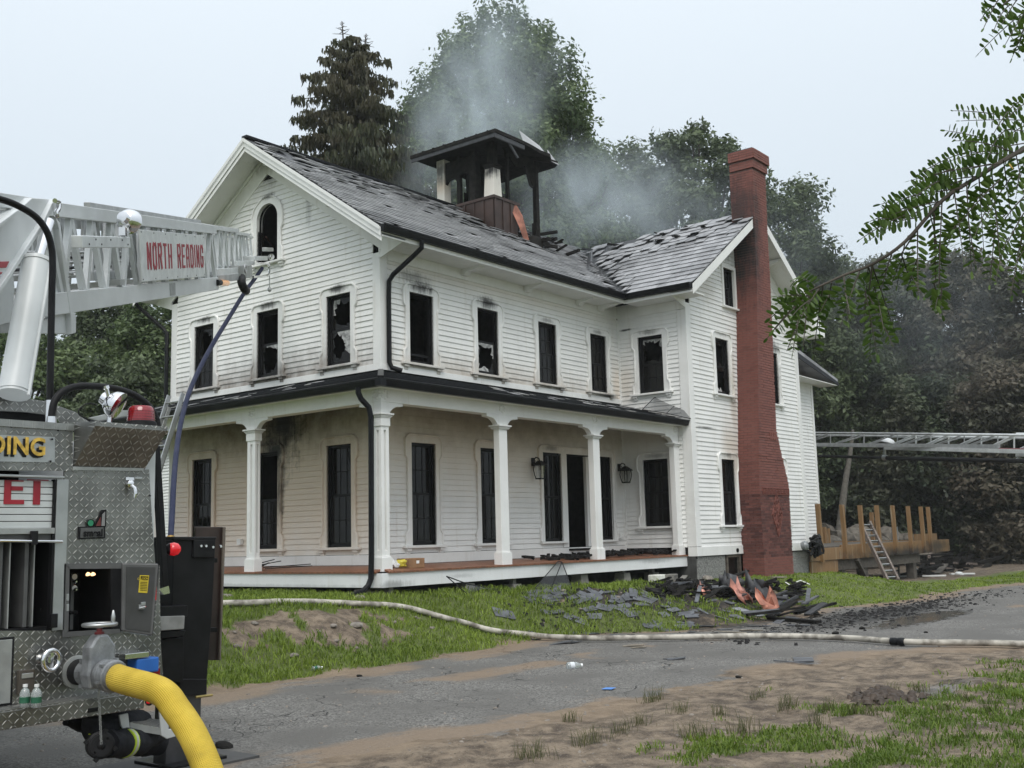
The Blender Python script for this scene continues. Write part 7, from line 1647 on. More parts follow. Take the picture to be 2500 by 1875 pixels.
# blue hose from the monitor down the front of the house
MAT['hose_blue'] = hose_mat('hose_blue', (.012, .018, .058), (.035, .04, .085))
bp = [at(x, y, D=d_) for x, y, d_ in ((640, 655, 20.9), (618, 686, 20.3), (597, 714, 19.6), (560, 774, 18.7), (522, 836, 17.8), (490, 895, 17), (462, 958, 16), (442, 1030, 15.2), (431, 1100, 14.6), (424, 1180, 14), (420, 1260, 13.6), (417, 1310, 13.4), (415, 1400, 13.2), (413, 1480, 13.0), (409, 1560, 12.8), (402, 1640, 12.5))]
bp = [p for p in bp if p.z > gz(p.x, p.y)]; bh = thing('attack_hose', 'blue hose hanging from the ladder tip down to the ground before the gable', 'hose', bp[-1]); m = MB(); m.tube(smooth_path(bp, 6), .036, 12); m.build('jacket', MAT['hose_blue'], bh)
m = MB(); m.tube([at(417, 1309, D=13.3), at(416, 1333, D=13.25)], .046, 12); m.build('coupling', simple('brass', (.45, .28, .08), .35, .8), bh)

# ------------------------------------------------------------------ outrigger beside the truck, strut and lamp
og = thing('outrigger', 'black steel outrigger jack leg standing beside the fire engine on its foot plate', 'outrigger', on_ground(450, 1862))
def OY(px, py, y=-7.2): return at(px, py, Y=y)
def opoly(name, pts, y, th, mat, par=None): m = MB(); m.prism([OY(a, b, y) for a, b in pts], (0, th, 0)); return m.build(name, mat, par or og, .006)
opoly('jack_housing', [(424, 1314), (527, 1314), (518, 1500), (505, 1664), (448, 1664), (420, 1500)], -7.2, .26, MAT['black_paint']); opoly('housing_cap', [(419, 1310), (530, 1311), (526, 1320), (424, 1319)], -7.22, .32, MAT['black_paint'])
opoly('housing_lid', [(474, 1318), (527, 1318), (524, 1362), (472, 1362)], -7.22, .02, MAT['black_paint']); m = MB()
for x, y in ((490, 1333), (502, 1333), (519, 1336), (538, 1334)): m.lathe(OY(x, y, -7.22), (0, -1, 0), [(0, .012), (.01, .010)], 10)
m.build('bolt', MAT['chrome'], og)
opoly('guard_plate', [(476, 1286), (552, 1286), (546, 1450), (540, 1612), (506, 1612), (500, 1500)], -6.9, .02, simple('guard_brown', (.035, .022, .018), .35, .2, var=.4, scale=4)); opoly('guard_edge', [(546, 1286), (552, 1286), (546, 1450), (540, 1612), (536, 1612), (541, 1450)], -6.93, .02, simple('guard_edge', (.12, .10, .08), .5))
for y0 in (1540, 1370): opoly('hinge_clamp', [(498, y0 - 8), (532, y0 - 8), (532, y0 + 4), (498, y0 + 4)], -7.05, .05, MAT['black_paint'])
opoly('jack_leg', [(410, 1690), (492, 1690), (488, 1868), (404, 1868)], -7.18, .16, simple('leg_steel', (.075, .075, .08), .42, .7, var=.3, scale=5)); opoly('leg_sleeve', [(440, 1658), (506, 1658), (505, 1698), (440, 1698)], -7.22, .22, MAT['black_paint'])
m = MB(); p = on_ground(450, 1862); m.box(p.x - .26, p.x + .24, p.y - .20, p.y + .26, gz(p.x, p.y) - .02, gz(p.x, p.y) + .035); m.build('foot_plate', MAT['black_paint'], og, .006); m = MB(); p2 = on_ground(390, 1868); m.box(p.x - .55, p.x + .45, p.y - .32, p.y + .4, gz(p.x, p.y) - .03, gz(p.x, p.y) + .012); m.build('ground_pad', simple('pad', (.06, .06, .06), .7), og)
opoly('jack_beam', [(389, 1480), (460, 1478), (458, 1505), (391, 1507)], -7.3, .25, MAT['black_paint']); opoly('beam_sleeve', [(391, 1505), (452, 1503), (450, 1536), (393, 1540)], -7.32, .2, simple('sleeve_grey', (.24, .24, .23), .5, .2, var=.2, scale=9)); opoly('jack_beam', [(393, 1541), (455, 1538), (448, 1552), (394, 1560)], -7.3, .25, MAT['black_paint']); opoly('jack_body', [(394, 1560), (449, 1556), (448, 1665), (398, 1668)], -7.26, .2, MAT['black_paint'])
m = MB(); c = OY(414, 1341, -7.32); m.lathe(c, (.85, -.45, 0), [(-.02, .03), (0, .044), (.03, .05), (.06, .042), (.078, .02), (.082, .002)], 20); m.build('red_lamp', MAT['red_lit'], og); m = MB(); m.lathe(c, (.85, -.45, 0), [(-.06, .02), (-.02, .034), (.0, .046)], 16); m.build('lamp_housing', MAT['black_paint'], og)
m = MB(); m.tube([OY(478, 1702, -7.25), OY(518, 1697, -7.25)], .010, 8); m.build('lock_pin', simple('pin_gold', (.35, .27, .1), .4, .7), og)
m = MB(); m.prism([at(x, y, Y=-7.35) for x, y in ((377, 1092), (391, 1088), (401, 1240), (412, 1430), (399, 1432), (389, 1250))], (0, .06, 0)); tag(m.build('black_strut', MAT['black_paint'], None, .004), 'long black flat strut leaning upright at the truck corner', 'strut')
m = MB(); m.prism([at(x, y, Y=-7.4) for x, y in ((388, 1438), (412, 1430), (415, 1448), (400, 1452))], (0, .08, 0)); m.build('strut_foot', MAT['chrome'], og)

# ------------------------------------------------------------------ extension ladder against the porch roof
xl_ = thing('extension_ladder', 'aluminium extension ladder leaning on the porch roof left of the blue hose', 'ladder', (-3.3, 3.4, -.44))
T1 = at(447, 960, X=-2.06); B1 = at(372, 1200, X=-2.74); d = (B1 - T1).normalized(); LL = (T1.z + .42) / -d.z; sd = Vector((0, .45, .0))
for o_ in (Vector((0, 0, 0)), sd): m = MB(); m.bar(T1 + o_, T1 + o_ + d * LL, .03, .085, up=(1, 0, .3)); m.build('rail', MAT['alu'], xl_, .004)
k = .16
while k < LL: m = MB(); m.tube([T1 + d * k, T1 + sd + d * k], .016, 8); m.build('rung', MAT['alu'], xl_); k += .305
for o_ in (Vector((.06, .05, 0)), sd + Vector((.06, -.05, 0))): m = MB(); m.bar(T1 + o_ + d * .25, T1 + o_ + d * LL, .025, .07, up=(1, 0, .3)); m.build('rail', MAT['alu_dull'], xl_, .004)

# ------------------------------------------------------------------ neighbour building and pickup seen through the gap
nb = thing('garage', 'distant white sided garage seen between the fire engine and the house', 'building', at(330, 1345, D=36))
p0, p1 = at(150, 1345, D=40), at(421, 1345, D=33); zb_, zt_ = gz(p1.x, p1.y), at(410, 1093, D=33).z; d = (p1 - p0); d.z = 0; d.normalize(); n = Vector((d.y, -d.x, 0)); Lw = (p1 - p0).length
m = MB(); m.prism([Vector((p0.x, p0.y, zb_ - .3)), Vector((p1.x, p1.y, zb_ - .3)), Vector((p1.x, p1.y, zt_)), Vector((p0.x, p0.y, zt_))], -n * 5); wl = m.build('wall', MAT['trim'], nb)
m = MB(); z = zb_ + 1.05
while z < zt_ - .02: m.prism([Vector((p0.x, p0.y, z)) + n * .03, Vector((p1.x, p1.y, z)) + n * .03, Vector((p1.x, p1.y, z + .09)) + n * .006, Vector((p0.x, p0.y, z + .09)) + n * .006], n * .01); z += .095
o = m.build('siding', MAT['trim'], wl); o['kind'] = 'stuff'
m = MB(); m.prism([Vector((p0.x, p0.y, zt_)) + n * .3, Vector((p1.x, p1.y, zt_)) + n * .3, Vector((p1.x, p1.y, zt_ + 1.0)) - n * 2.5, Vector((p0.x, p0.y, zt_ + 1.0)) - n * 2.5], (0, 0, .08)); m.build('roof', MAT['slate_dark'], nb)
m = MB(); q = p1 - d * 1.6; m.prism([Vector((q.x, q.y, zb_ + .6)) + n * .04, Vector((q.x, q.y, zb_ + .6)) + n * .04 + d * .7, Vector((q.x, q.y, zb_ + .95)) + n * .04 + d * .7, Vector((q.x, q.y, zb_ + .95)) + n * .04], n * .02); m.build('window', MAT['glass'], nb)
pk_ = at(352, 1345, D=24); pz = gz(pk_.x, pk_.y); pu = thing('pickup_truck', 'dark pickup truck mostly hidden behind the fire engine corner', 'pickup', (pk_.x, pk_.y, pz)); m = MB(); X, Y, Z = pk_.x, pk_.y, pz
m.prism([(X - 2.3, Y, Z + .4), (X + .45, Y, Z + .4), (X + .5, Y, Z + .95), (X + .1, Y, Z + 1.0), (X - .35, Y, Z + 1.55), (X - 1.5, Y, Z + 1.6), (X - 1.7, Y, Z + 1.05), (X - 2.3, Y, Z + 1.0)], (0, 1.8, 0)); m.build('body', simple('car_dark', (.03, .035, .04), .3), pu, .03); m = MB(); m.prism([(X - .3, Y - .01, Z + 1.05), (X - .45, Y - .01, Z + 1.48), (X - 1.4, Y - .01, Z + 1.52), (X - 1.5, Y - .01, Z + 1.05)], (0, .02, 0)); m.build('window', MAT['glass'], pu)
for xw in (X - .1, X - 1.8):
    for yw in (Y - .02, Y + 1.6): m = MB(); m.lathe((xw, yw, Z + .35), (0, 1, 0), [(0, .2), (.01, .35), (.2, .35), (.21, .2)], 20); m.build('wheel', MAT['rubber'], pu)
# ================================================================== HALF BUILT DECK BESIDE THE HOUSE
MAT['lumber'] = white_paint('lumber', [((22, -2.0, -.42), (6.5, .8, .36), 1.0), ((25, -2.0, -.2), (2.0, .6, .3), .85)], [], (), (.23, .135, .06), (.03, .027, .025), grime=.4)
MAT['lumber_grey'] = simple('lumber_grey', (.085, .075, .062), .8, var=.3, scale=9)
dkk = thing('deck_frame', 'unfinished lumber deck frame on posts right of the house, scorched along its front beam', 'deck', (20, -1, -1.2))
DY = -1.95
m = MB(); m.box(16.55, 26.6, DY - .05, DY, -.42, .0); m.build('front_beam', MAT['lumber'], dkk, bevel=.006)
m = MB(); m.box(14.3, 16.5, DY - .10, DY - .05, -.40, -.06); m.build('front_beam', MAT['lumber'], dkk, bevel=.006); m = MB(); m.box(14.35, 16.2, DY - .06, DY, -.75, -.41); m.build('apron_board', MAT['lumber'], dkk)
m = MB(); m.box(15.6, 23.6, DY + .05, DY + .25, -.72, -.43); m.build('girder', MAT['lumber_grey'], dkk)
m = MB(); m.box(14.5, 26.5, DY + .01, DY + 4.2, -.12, -.03); m.build('decking', MAT['lumber_grey'], dkk)
m = MB(); m.box(24.0, 26.4, DY + .3, DY + .34, -.03, .22); m.box(26.5, 26.6, DY, DY + 4.2, -.4, 0); m.build('rim_board', MAT['lumber'], dkk)
for px, ps, y in ((2000, 1232, DY - .12), (2059, 1233, DY - .1), (2103, 1233, DY - .1), (2143, 1234, DY - .1), (2182, 1234, DY - .1), (2220, 1235, DY - .1), (2251, 1237, DY - .1), (2268, 1238, DY - .1)):
    q = at(px + 2, 1290, Y=y); w = .058; ln = random.uniform(-.025, .025); m = MB()
    zt_ = 1.15 + random.uniform(-.02, .02); m.hexa([(q.x - w, y - w, -.45 if px < 2010 else -.38), (q.x + w, y - w, -.45 if px < 2010 else -.38), (q.x + w, y + w, -.42), (q.x - w, y + w, -.42), (q.x - w - .05 + ln, y - w, zt_), (q.x + w - .05 + ln, y - w, zt_), (q.x + w - .05 + ln, y + w, zt_), (q.x - w - .05 + ln, y + w, zt_)]); m.build('rail_post', MAT['lumber'], dkk, bevel=.004)
for px, y, h in ((2130, 1.8, 1.1), (2011, 1.5, .55), (2020, 1.6, .5)): q = at(px, 1290, Y=y); m = MB(); m.box(q.x - .07, q.x + .07, y - .07, y + .07, -.1, h); m.build('rail_post', MAT['lumber'], dkk, bevel=.004)
for px in (2052, 2108, 2228):
    q = at(px, 1400, Y=DY + .2); g_ = gz(q.x, q.y); m = MB(); m.box(q.x - .14, q.x + .14, DY + .1, DY + .36, g_ - .2, -.45); m.build('support_post', MAT['lumber_grey'], dkk)
q = at(2108, 1400, Y=DY + .1); m = MB(); m.bar((q.x, DY + .0, -1.1), (q.x - .75, DY + .0, -.45), .14, .1); m.build('knee_brace', MAT['lumber_grey'], dkk)

def ladder(label, p0, p1, w, nr, mat, side=None, rail=(.03, .09), group=None, ru=.017):
    a, b = Vector(p0), Vector(p1); d = (b - a); L_ = d.length; d.normalize(); s = Vector(side) if side else d.cross(Vector((0, 0, 1))).normalized(); n = s.cross(d)
    t = thing('ladder', label, 'ladder', a, group)
    for k in (-1, 1): m = MB(); m.bar(a + s * w / 2 * k, b + s * w / 2 * k, rail[0], rail[1], up=n); m.build('rail', mat, t, .004)
    for k in range(nr): f = (k + .5) / nr; m = MB(); m.bar(a + d * L_ * f - s * w / 2, a + d * L_ * f + s * w / 2, .035, .05, up=n); m.build('rung', MAT['alu'], t)
    return t
MAT['boulder'] = simple('boulder', (.105, .092, .075), .9, var=.4, scale=5, bump=.4)
MAT['old_wood'] = simple('old_wood', (.16, .13, .11), .8, var=.35, scale=12, dirt=(.05, .03, .03))
A = on_ground(2180, 1418); ladder('old wooden ladder leaning against the front beam of the deck', A, at(2112, 1276, Y=A.y + 2.1), .42, 10, MAT['old_wood'], (.93, -.37, 0), (.06, .12))
B = at(2195, 1412, Y=-1.2); ladder('aluminium ladder leaning under and over the middle of the deck', (B.x + .3, -1.0, gz(B.x, -1.0)), at(2184, 1288, Y=1.4), .55, 12, MAT['alu'], (1, 0, 0), (.03, .09))
Cc = at(2245, 1410, Y=-.9); ladder('wide aluminium ladder standing behind the right support post', (Cc.x, -.9, gz(Cc.x, -.9)), at(2202, 1362, Y=.3), .6, 9, MAT['alu'], (1, 0, 0), (.03, .09))
# boulders behind, the burnt timber stack, bent sheet
random.seed(31)
for i, (px, py, s, Y_) in enumerate(((2005, 1300, .55, 3.5), (2052, 1318, .5, 3.2), (2078, 1322, .7, 3.0), (2098, 1306, .6, 3.6), (2118, 1320, .5, 3.2), (2165, 1318, .7, 3.2), (2150, 1328, .4, 3.0), (2210, 1320, .5, 3.3), (2232, 1312, .55, 3.6), (2248, 1315, .5, 3.3), (2268, 1325, .45, 3.2), (2290, 1345, .6, 3.0), (2262, 1358, .6, 2.8), (2280, 1362, .5, 2.7), (2310, 1352, .65, 3.0), (2330, 1358, .6, 3.0), (2250, 1368, .5, 2.5), (2030, 1330, .5, 3.0))):
    p = at(px, py, Y=Y_); o = rock(0, 0, s, 'angular grey boulder in the rubble pile behind the deck', 'boulder', p=Vector((p.x, p.y, p.z - s * .25)), group='boulders piled behind the deck', flat=.8, mat=MAT['boulder'])
    st = rock(0, 0, s * 1.1, 'angular grey boulder in the rubble pile behind the deck', 'boulder', p=Vector((p.x + .1, p.y + .2, p.z - s * 1.15)), group='boulders piled behind the deck', flat=.9, mat=MAT['boulder'])
m = MB(); q = on_ground(2130, 1392); 
tm = []
for i in range(46):
    px, py = random.uniform(2240, 2460), random.uniform(1352, 1402); Y_ = 1.2 - (py - 1352) / 50 * 2.6
    p = at(px, py, Y=Y_); l = random.uniform(.8, 2.6); a = random.gauss(.05, .22); tm.append((p, l, a))
for i, (p, l, a) in enumerate(tm):
    m = MB(); v = Vector((math.cos(a), math.sin(a), random.gauss(.02, .07))) * l; m.bar(p - v, p + v, random.uniform(.10, .2), random.uniform(.05, .14)); o = m.build('charred_timber', MAT['charred'] if i % 9 else MAT['old_wood'], None)
    tag(o, 'grey unburnt timber lying in the charred stack' if i % 9 == 0 else 'blackened timber in the burnt stack right of the deck', 'timber', 'unburnt timbers in the stack' if i % 9 == 0 else 'blackened timbers right of the deck')
    if p.z - gz(p.x, p.y) > .12:
        k = MB(); k.bar((p.x, p.y, gz(p.x, p.y) - .05), p, .16, .16)
        tag(k.build('charred_timber', MAT['charred'], None), 'blackened timber in the burnt stack right of the deck', 'timber', 'blackened timbers right of the deck')
a, b = at(2390, 1375, Y=-.8), at(2520, 1338, Y=-.3); m = MB(); m.bar(a, b, .12, .14); tag(m.build('burnt_pole', MAT['charred'], None), 'long burnt pole sloping up to the right over the timber stack', 'pole')
a = on_ground(2290, 1390); m = MB(); m.bar(on_ground(2287, 1402, .02), at(2308, 1378, Y=on_ground(2287, 1402).y + .6), .22, .06); tag(m.build('grey_board', MAT['lumber_grey'], None), 'grey board leaning out of the burnt timber stack', 'board')
p = at(2410, 1345, Y=.6); g = []; n = 8
for i in range(n):
    for j in range(5): u, v = i / (n - 1) - .5, j / 4; g.append(Vector((p.x + u * 2.0, p.y + .3 * math.sin(v * 3), p.z - .35 + .75 * v + .08 * math.sin(i * 2 + j))))
m = MB(); m.add(g, [(i * 5 + j, (i + 1) * 5 + j, (i + 1) * 5 + j + 1, i * 5 + j + 1) for i in range(n - 1) for j in range(4)], True); o = m.build('crumpled_sheet', simple('sheet_grey', (.16, .165, .165), .4, .3, var=.3), None); sd_ = o.modifiers.new('thick', 'SOLIDIFY'); sd_.thickness = .01; tag(o, 'crumpled grey metal sheet standing on the burnt timber stack', 'sheet')
for x0, x1, y_, l in ((2170, 2215, 1411, 'white strip of debris lying under the deck'), (2252, 2310, 1409, 'white strip of debris before the burnt timbers'), (2320, 2378, 1404, 'long white strip of debris at the grass edge')): plank('white_strip', gp(x0, y_, .04), gp(x1, y_ - 1, .04), .14, .05, MAT['trim'], l, 'strip')
rock(2341, 1403, .16, 'white lump standing at the grass edge before the timbers', mat=MAT['plastic_white'])
# black cable bundle and globe lamp on the corner of the house
m = MB(); p = at(1966, 1332, Y=-2.2); m.lathe(p, (.2, -1, .2), [(-.1, .10), (0, .13), (.06, .10), (.09, .03)], 16); tag(m.build('meter_globe', simple('globe_grey', (.2, .21, .22), .25), None), 'round grey meter globe low on the right house corner', 'meter')
q = at(1990, 1330, Y=-2.25); m = MB(); random.seed(3)
for k in range(9): m.tube(smooth_path([q + Vector((random.uniform(-.3, .3), random.uniform(-.15, .15), random.uniform(-.3, .25))) for _ in range(5)], 5), .035, 6)
tag(m.build('cable_bundle', MAT['rubber'], None), 'tangled black cables and grey cloth at the house corner beside the deck', 'cables')

# ================================================================== FAR AERIAL LADDER
fl = thing('aerial_ladder', 'long grey tubular aerial ladder of a second truck reaching behind the house corner', 'ladder', at(2200, 1085, D=38))
def FP(px, py, back=0.0):
    D_ = 43 - (px - 1950) / 550 * 8.0 + back; return at(px, py, D=D_)
def seg(name, x0, x1, yt0, yt1, yb0, yb1, n, mat, r, bh, back=1.0):
    t = lambda x: (x - x0) / (x1 - x0); T_ = lambda x, b=0: FP(x, yt0 + (yt1 - yt0) * t(x) + b * 6, b); B_ = lambda x, b=0: FP(x, yb0 + (yb1 - yb0) * t(x) + b * 1, b)
    m = MB(); s = None
    m.bar(B_(x0), B_(x1), .10, bh); m.bar(B_(x0, back), B_(x1, back), .10, bh); sec = m.build(name, mat, fl, .004)
    for b in (0, back): m = MB(); m.tube([T_(x0, b), T_(x1, b)], r, 8); m.build('top_rail', mat, sec)
    for k in range(n):
        xa = x0 + (x1 - x0) * k / n; xb = x0 + (x1 - x0) * (k + .95) / n
        for b in (0, back): m = MB(); m.tube([B_(xa, b), T_(xb, b)], r * .7, 6); m.build('lattice_brace', mat, sec); m = MB(); m.tube([B_(xb, b), T_(xb, b)], r * .6, 6); m.build('strut', mat, sec)
    k = x0 + 6
    while k < x1: m = MB(); m.tube([B_(k), B_(k, back)], .02, 6); m.build('rung', mat, sec); k += 9.5
    m = MB()
    for k in range(int((x1 - x0) / 28)): x = x0 + 12 + k * 28; m.lathe(B_(x) - Vector(FW) * .06, -Vector(FW), [(0, .03), (.012, .03)], 8)
    m.build('bolt', MAT['black_paint'], sec)
seg('fly_section', 1950, 2440, 1056, 1061, 1085, 1090, 6, MAT['ladder_dull'], .035, .13)
seg('middle_section', 2160, 2640, 1059, 1064, 1093, 1106, 6, MAT['ladder_alu'], .045, .13)
seg('base_section', 2482, 2760, 1060, 1062, 1108, 1114, 4, MAT['ladder_alu'], .05, .16)
m = MB(); m.tube([FP(1950, 1112), FP(2158, 1118)], .055, 12); m.tube([FP(2158, 1118), FP(2700, 1130)], .075, 12); m.build('water_pipe', MAT['rubber'], fl)
for x, y in ((2160, 1117), (2487, 1125)): m = MB(); d = (FP(x + 10, y + .3) - FP(x, y)).normalized(); m.lathe(FP(x - 4, y), d, [(0, .10), (.16, .10)], 14); m.bar(FP(x, y - 22), FP(x, y - 4), .06, .10); m.build('pipe_clamp', MAT['alu'], fl)
m = MB(); m.lathe(FP(2168, 1080, .5), (.1, -.3, 1), [(-.02, .26), (.05, .25), (.12, .18), (.16, .05)], 16); m.build('dome_lamp', MAT['white_steel'], fl); m = MB(); m.bar(FP(1958, 1062), FP(1958, 1078), .35, .2); m.build('tip_box', MAT['ladder_dull'], fl)
m = MB(); m.bar(FP(2440, 1096), FP(2620, 1099), .06, .06); m.build('red_strip', simple('faded_red', (.4, .14, .15), .5), fl)
# ================================================================== TREES
def leaf_mat(name, a, b, brown=None, bfac=0.0):
    t = NT(name); tint = t.attr('tint'); c = t.mix(tint, a, b)
    if brown: c = t.mix(t.math('MULTIPLY', t.ramp(t.noise(.35, t.pos(), 3), .4, .62), bfac), c, brown)
    t.set(c, .55, 0, .35); tr = t.n('ShaderNodeBsdfTranslucent'); t.l(c, tr.inputs[0]); ms = t.n('ShaderNodeMixShader'); ms.inputs[0].default_value = .3
    t.l(t.b.outputs[0], ms.inputs[1]); t.l(tr.outputs[0], ms.inputs[2]); t.l(ms.outputs[0], t.out.inputs[0]); return t.m
MAT['leaf_green'] = leaf_mat('leaf_green', (.06, .095, .034), (.17, .225, .09))
MAT['leaf_mid'] = leaf_mat('leaf_mid', (.052, .075, .036), (.145, .185, .09))
MAT['leaf_dark'] = leaf_mat('leaf_dark', (.028, .042, .022), (.10, .13, .065), (.11, .10, .07), .5)
MAT['leaf_brown'] = leaf_mat('leaf_brown', (.045, .045, .03), (.12, .125, .08), (.14, .11, .08), .65)
MAT['needle'] = leaf_mat('needle', (.026, .036, .018), (.085, .095, .045), (.085, .062, .035), .5)
MAT['cone'] = simple('cone', (.20, .16, .07), .7, var=.25)
MAT['bark'] = simple('bark', (.055, .045, .036), .9, var=.35, scale=9, bump=.5, bscale=18); MAT['bark_pale'] = simple('bark_pale', (.085, .078, .065), .9, var=.3, scale=9, bump=.4, bscale=18)

def leaf_quads(C, N, size, rng, elong=1.25):
    """little pointed leaves at points C facing roughly N"""
    n = len(C); N = N + rng.normal(0, .55, (n, 3)); N /= np.linalg.norm(N, axis=1, keepdims=True) + 1e-9
    A = np.cross(N, rng.normal(0, 1, (n, 3))); A /= np.linalg.norm(A, axis=1, keepdims=True) + 1e-9; B = np.cross(N, A)
    s = size * (.6 + .8 * rng.random((n, 1)))
    V = np.stack([C - A * s * elong, C + B * s * .62 - N * s * .12, C + A * s * elong, C - B * s * .62 - N * s * .12], 1); return V
def broad_tree(name, label, base, height, crown_w, crown_z0, seed, leaf, mat, n_leaf=42000, group=None, trunk_mat='bark', lobes=70, shape=1.0, lean=(0, 0), gap=.0, depth=None, clump=1.0, trunk_r=None, flat_top=.5):
    rng = np.random.default_rng(seed); bx, by, bz = base; t = thing(name, label, 'tree', base, group)
    H = height; z0 = crown_z0; dy = depth or crown_w
    # lobes of the crown: ragged, bigger below, each with its own leaves
    cs = []; rs = []
    tries = 0
    while len(cs) < lobes and tries < 6000:
        tries += 1; u = rng.random() ** .85; z = z0 + (H - z0) * u
        prof_ = (.72 + .28 * u / .4) if u < .4 else math.sqrt(max(0, 1 - ((u - .4) / .64) ** 2.2))
        rr = prof_ * math.sqrt(rng.uniform(.25, 1)); a = rng.random() * 2 * PI
        r_ = rng.uniform(.085, .17) * crown_w * (1.15 - .45 * u) * clump
        x, y = math.cos(a) * rr * (crown_w / 2 - r_ * .6), math.sin(a) * rr * (dy / 2 - r_ * .6)
        z = min(z, H - r_ * .7)
        if any((x - c[0]) ** 2 + (y - c[1]) ** 2 + (z - c[2]) ** 2 < (.66 * (r_ + q)) ** 2 for c, q in zip(cs, rs)): continue
        cs.append((x + lean[0] * u, y + lean[1] * u, z)); rs.append(r_)
    cs = np.array(cs); rs = np.array(rs)
    w = rs ** 2; cnt = (n_leaf * w / w.sum()).astype(int)
    P = []; N = []; T_ = []
    for c, r_, k in zip(cs, rs, cnt):
        d = rng.normal(0, 1, (k, 3)); d /= np.linalg.norm(d, axis=1, keepdims=True)
        rad = r_ * (1.08 - .6 * rng.random((k, 1)) ** 2.0); 
        kk = 1 + .35 * np.sin(d[:, :1] * 5 + seed) * np.sin(d[:, 1:2] * 6) + .25 * np.sin(d[:, 2:3] * 9 + 1)
        p = c + d * rad * kk * np.array([1, 1, .78]); P.append(p); N.append(d * .7 + np.array([0, 0, .55])); T_.append(np.clip(rng.normal(.35, .2, k) + rng.normal(0, .18) + .12 * d[:, 2], 0, 1))
    P = np.concatenate(P); N = np.concatenate(N); T_ = np.concatenate(T_); P = P + np.array(base) * 1.0
    V = leaf_quads(P, N, leaf, rng); n = len(P)
    raw_mesh('crown', V.reshape(-1, 3), np.arange(n * 4).reshape(n, 4), MAT[mat], t, {'tint': ('POINT', np.repeat(T_, 4))})
    tr = trunk_r or H * .018; m = MB(); zs = np.linspace(-.4, z0 + (H - z0) * .7, 9)
    m.tube([(bx + lean[0] * max(0, z / H) + .12 * math.sin(z * .7 + seed), by + lean[1] * max(0, z / H), bz + z) for z in zs], [tr * (1.35 if i == 0 else 1) * (1 - .78 * i / 8) for i in range(9)], 9); tk = m.build('trunk', MAT[trunk_mat], t)
    m = MB()
    for i in rng.permutation(len(cs))[:34]:
        c = cs[i]; zb = min(c[2] * .72, z0 + (H - z0) * .62) * rng.uniform(.75, 1); zb = max(zb, z0 * .55); s = Vector((bx + lean[0] * zb / H, by, bz + zb)); e = Vector((bx + c[0], by + c[1], bz + c[2])); mid = s.lerp(e, .5) + Vector((0, 0, -.06 * (e - s).length)); m.tube(smooth_path([s, mid, e], 3), np.linspace(tr * .42, tr * .07, 7), 5, caps=False)
    m.build('limb', MAT[trunk_mat], t); return t
def gpt(px, py, D): p = at(px, py, D=D); return p
def place(px, py_top, D, gzv=-1.0):
    """ground point under a crown whose top shows at this pixel, and its height"""
    p = at(px, py_top, D=D); return (p.x, p.y, gzv), p.z - gzv

# the big maple behind the cupola, the trees right of it, the wood on the right, the trees on the left
G, M_, D_K, BR = 'leaf_green', 'leaf_mid', 'leaf_dark', 'leaf_brown'
for px, py, D, w, z0, leaf, mat, n, lb, nm, lab in (
 (1215, 62, 42, 8.3, .26, .078, G, 100000, 120, 'maple_tree', 'tall broad green maple rising through the smoke behind the cupola'), (1345, 215, 44, 6.2, .2, .08, G, 50000, 70, 'maple_tree', 'shoulder of green foliage right of the tall maple'),
 (1050, 235, 43, 4.6, .15, .08, G, 40000, 55, 'maple_tree', 'bushy green tree between the spruce and the tall maple'), (1690, 320, 50, 7.6, .2, .095, M_, 62000, 90, 'maple_tree', 'rounded maple behind the wing roof left of the brick chimney'),
 (1500, 370, 53, 7.0, .15, .10, M_, 48000, 70, 'maple_tree', 'lower hazy tree behind the smoking roof valley'), (1890, 455, 56, 8.2, .15, .10, M_, 60000, 90, 'oak_tree', 'grey green tree standing right behind the brick chimney'),
 (2030, 650, 58, 7.0, .10, .105, D_K, 52000, 80, 'oak_tree', 'dark drooping tree beside the right edge of the house'), (2170, 640, 62, 9.0, .06, .11, D_K, 60000, 90, 'oak_tree', 'dark tree in the wood above the far ladder'),
 (2330, 625, 60, 8.6, .06, .11, BR, 60000, 90, 'oak_tree', 'brownish tree in the wood behind the burnt timbers'), (2470, 668, 58, 8.0, .06, .105, BR, 52000, 80, 'oak_tree', 'pale topped brown tree at the right edge of the wood'),
 (2255, 930, 55, 8.2, .04, .10, D_K, 46000, 70, 'understory_tree', 'low dark tree in the wood behind the deck posts'), (2450, 900, 53, 8.0, .04, .10, BR, 46000, 70, 'understory_tree', 'low brown leaved tree behind the burnt pole'),
 (2090, 960, 56, 6.0, .04, .10, D_K, 38000, 60, 'understory_tree', 'low dark thicket between the house and the deck'), (2640, 620, 60, 8.5, .06, .14, D_K, 26000, 60, 'oak_tree', 'dark tree beyond the right edge of the wood'),
 (385, 730, 42, 5.2, .15, .075, G, 52000, 80, 'maple_tree', 'green maple close behind the left corner of the house'), (255, 735, 46, 5.0, .12, .08, M_, 48000, 80, 'maple_tree', 'dark green maple framed under the aerial ladder'),
 (60, 800, 42, 6.5, .12, .08, G, 48000, 80, 'maple_tree', 'green maple behind the hydraulic ram'), (310, 880, 39, 5.5, .08, .075, M_, 42000, 60, 'understory_tree', 'low leafy tree filling the gap above the beacon')):
    b, h = place(px, py, D); broad_tree(nm, lab, b, h, w, h * z0, int(px * 7 + py), leaf, mat, n, lobes=lb, trunk_mat='bark_pale' if px == 2030 else 'bark')
# leaning pale trunk behind the deck
m = MB(); P = [at(x, y, Y=4.5) for x, y in ((2045, 1345), (2052, 1280), (2062, 1190), (2075, 1110), (2082, 1050))]; m.tube(smooth_path(P, 4), np.linspace(.22, .07, 17), 10); t_ = thing('pale_tree', 'leaning pale tree trunk standing behind the deck posts', 'tree', P[0]); m.build('trunk', MAT['bark_pale'], t_)

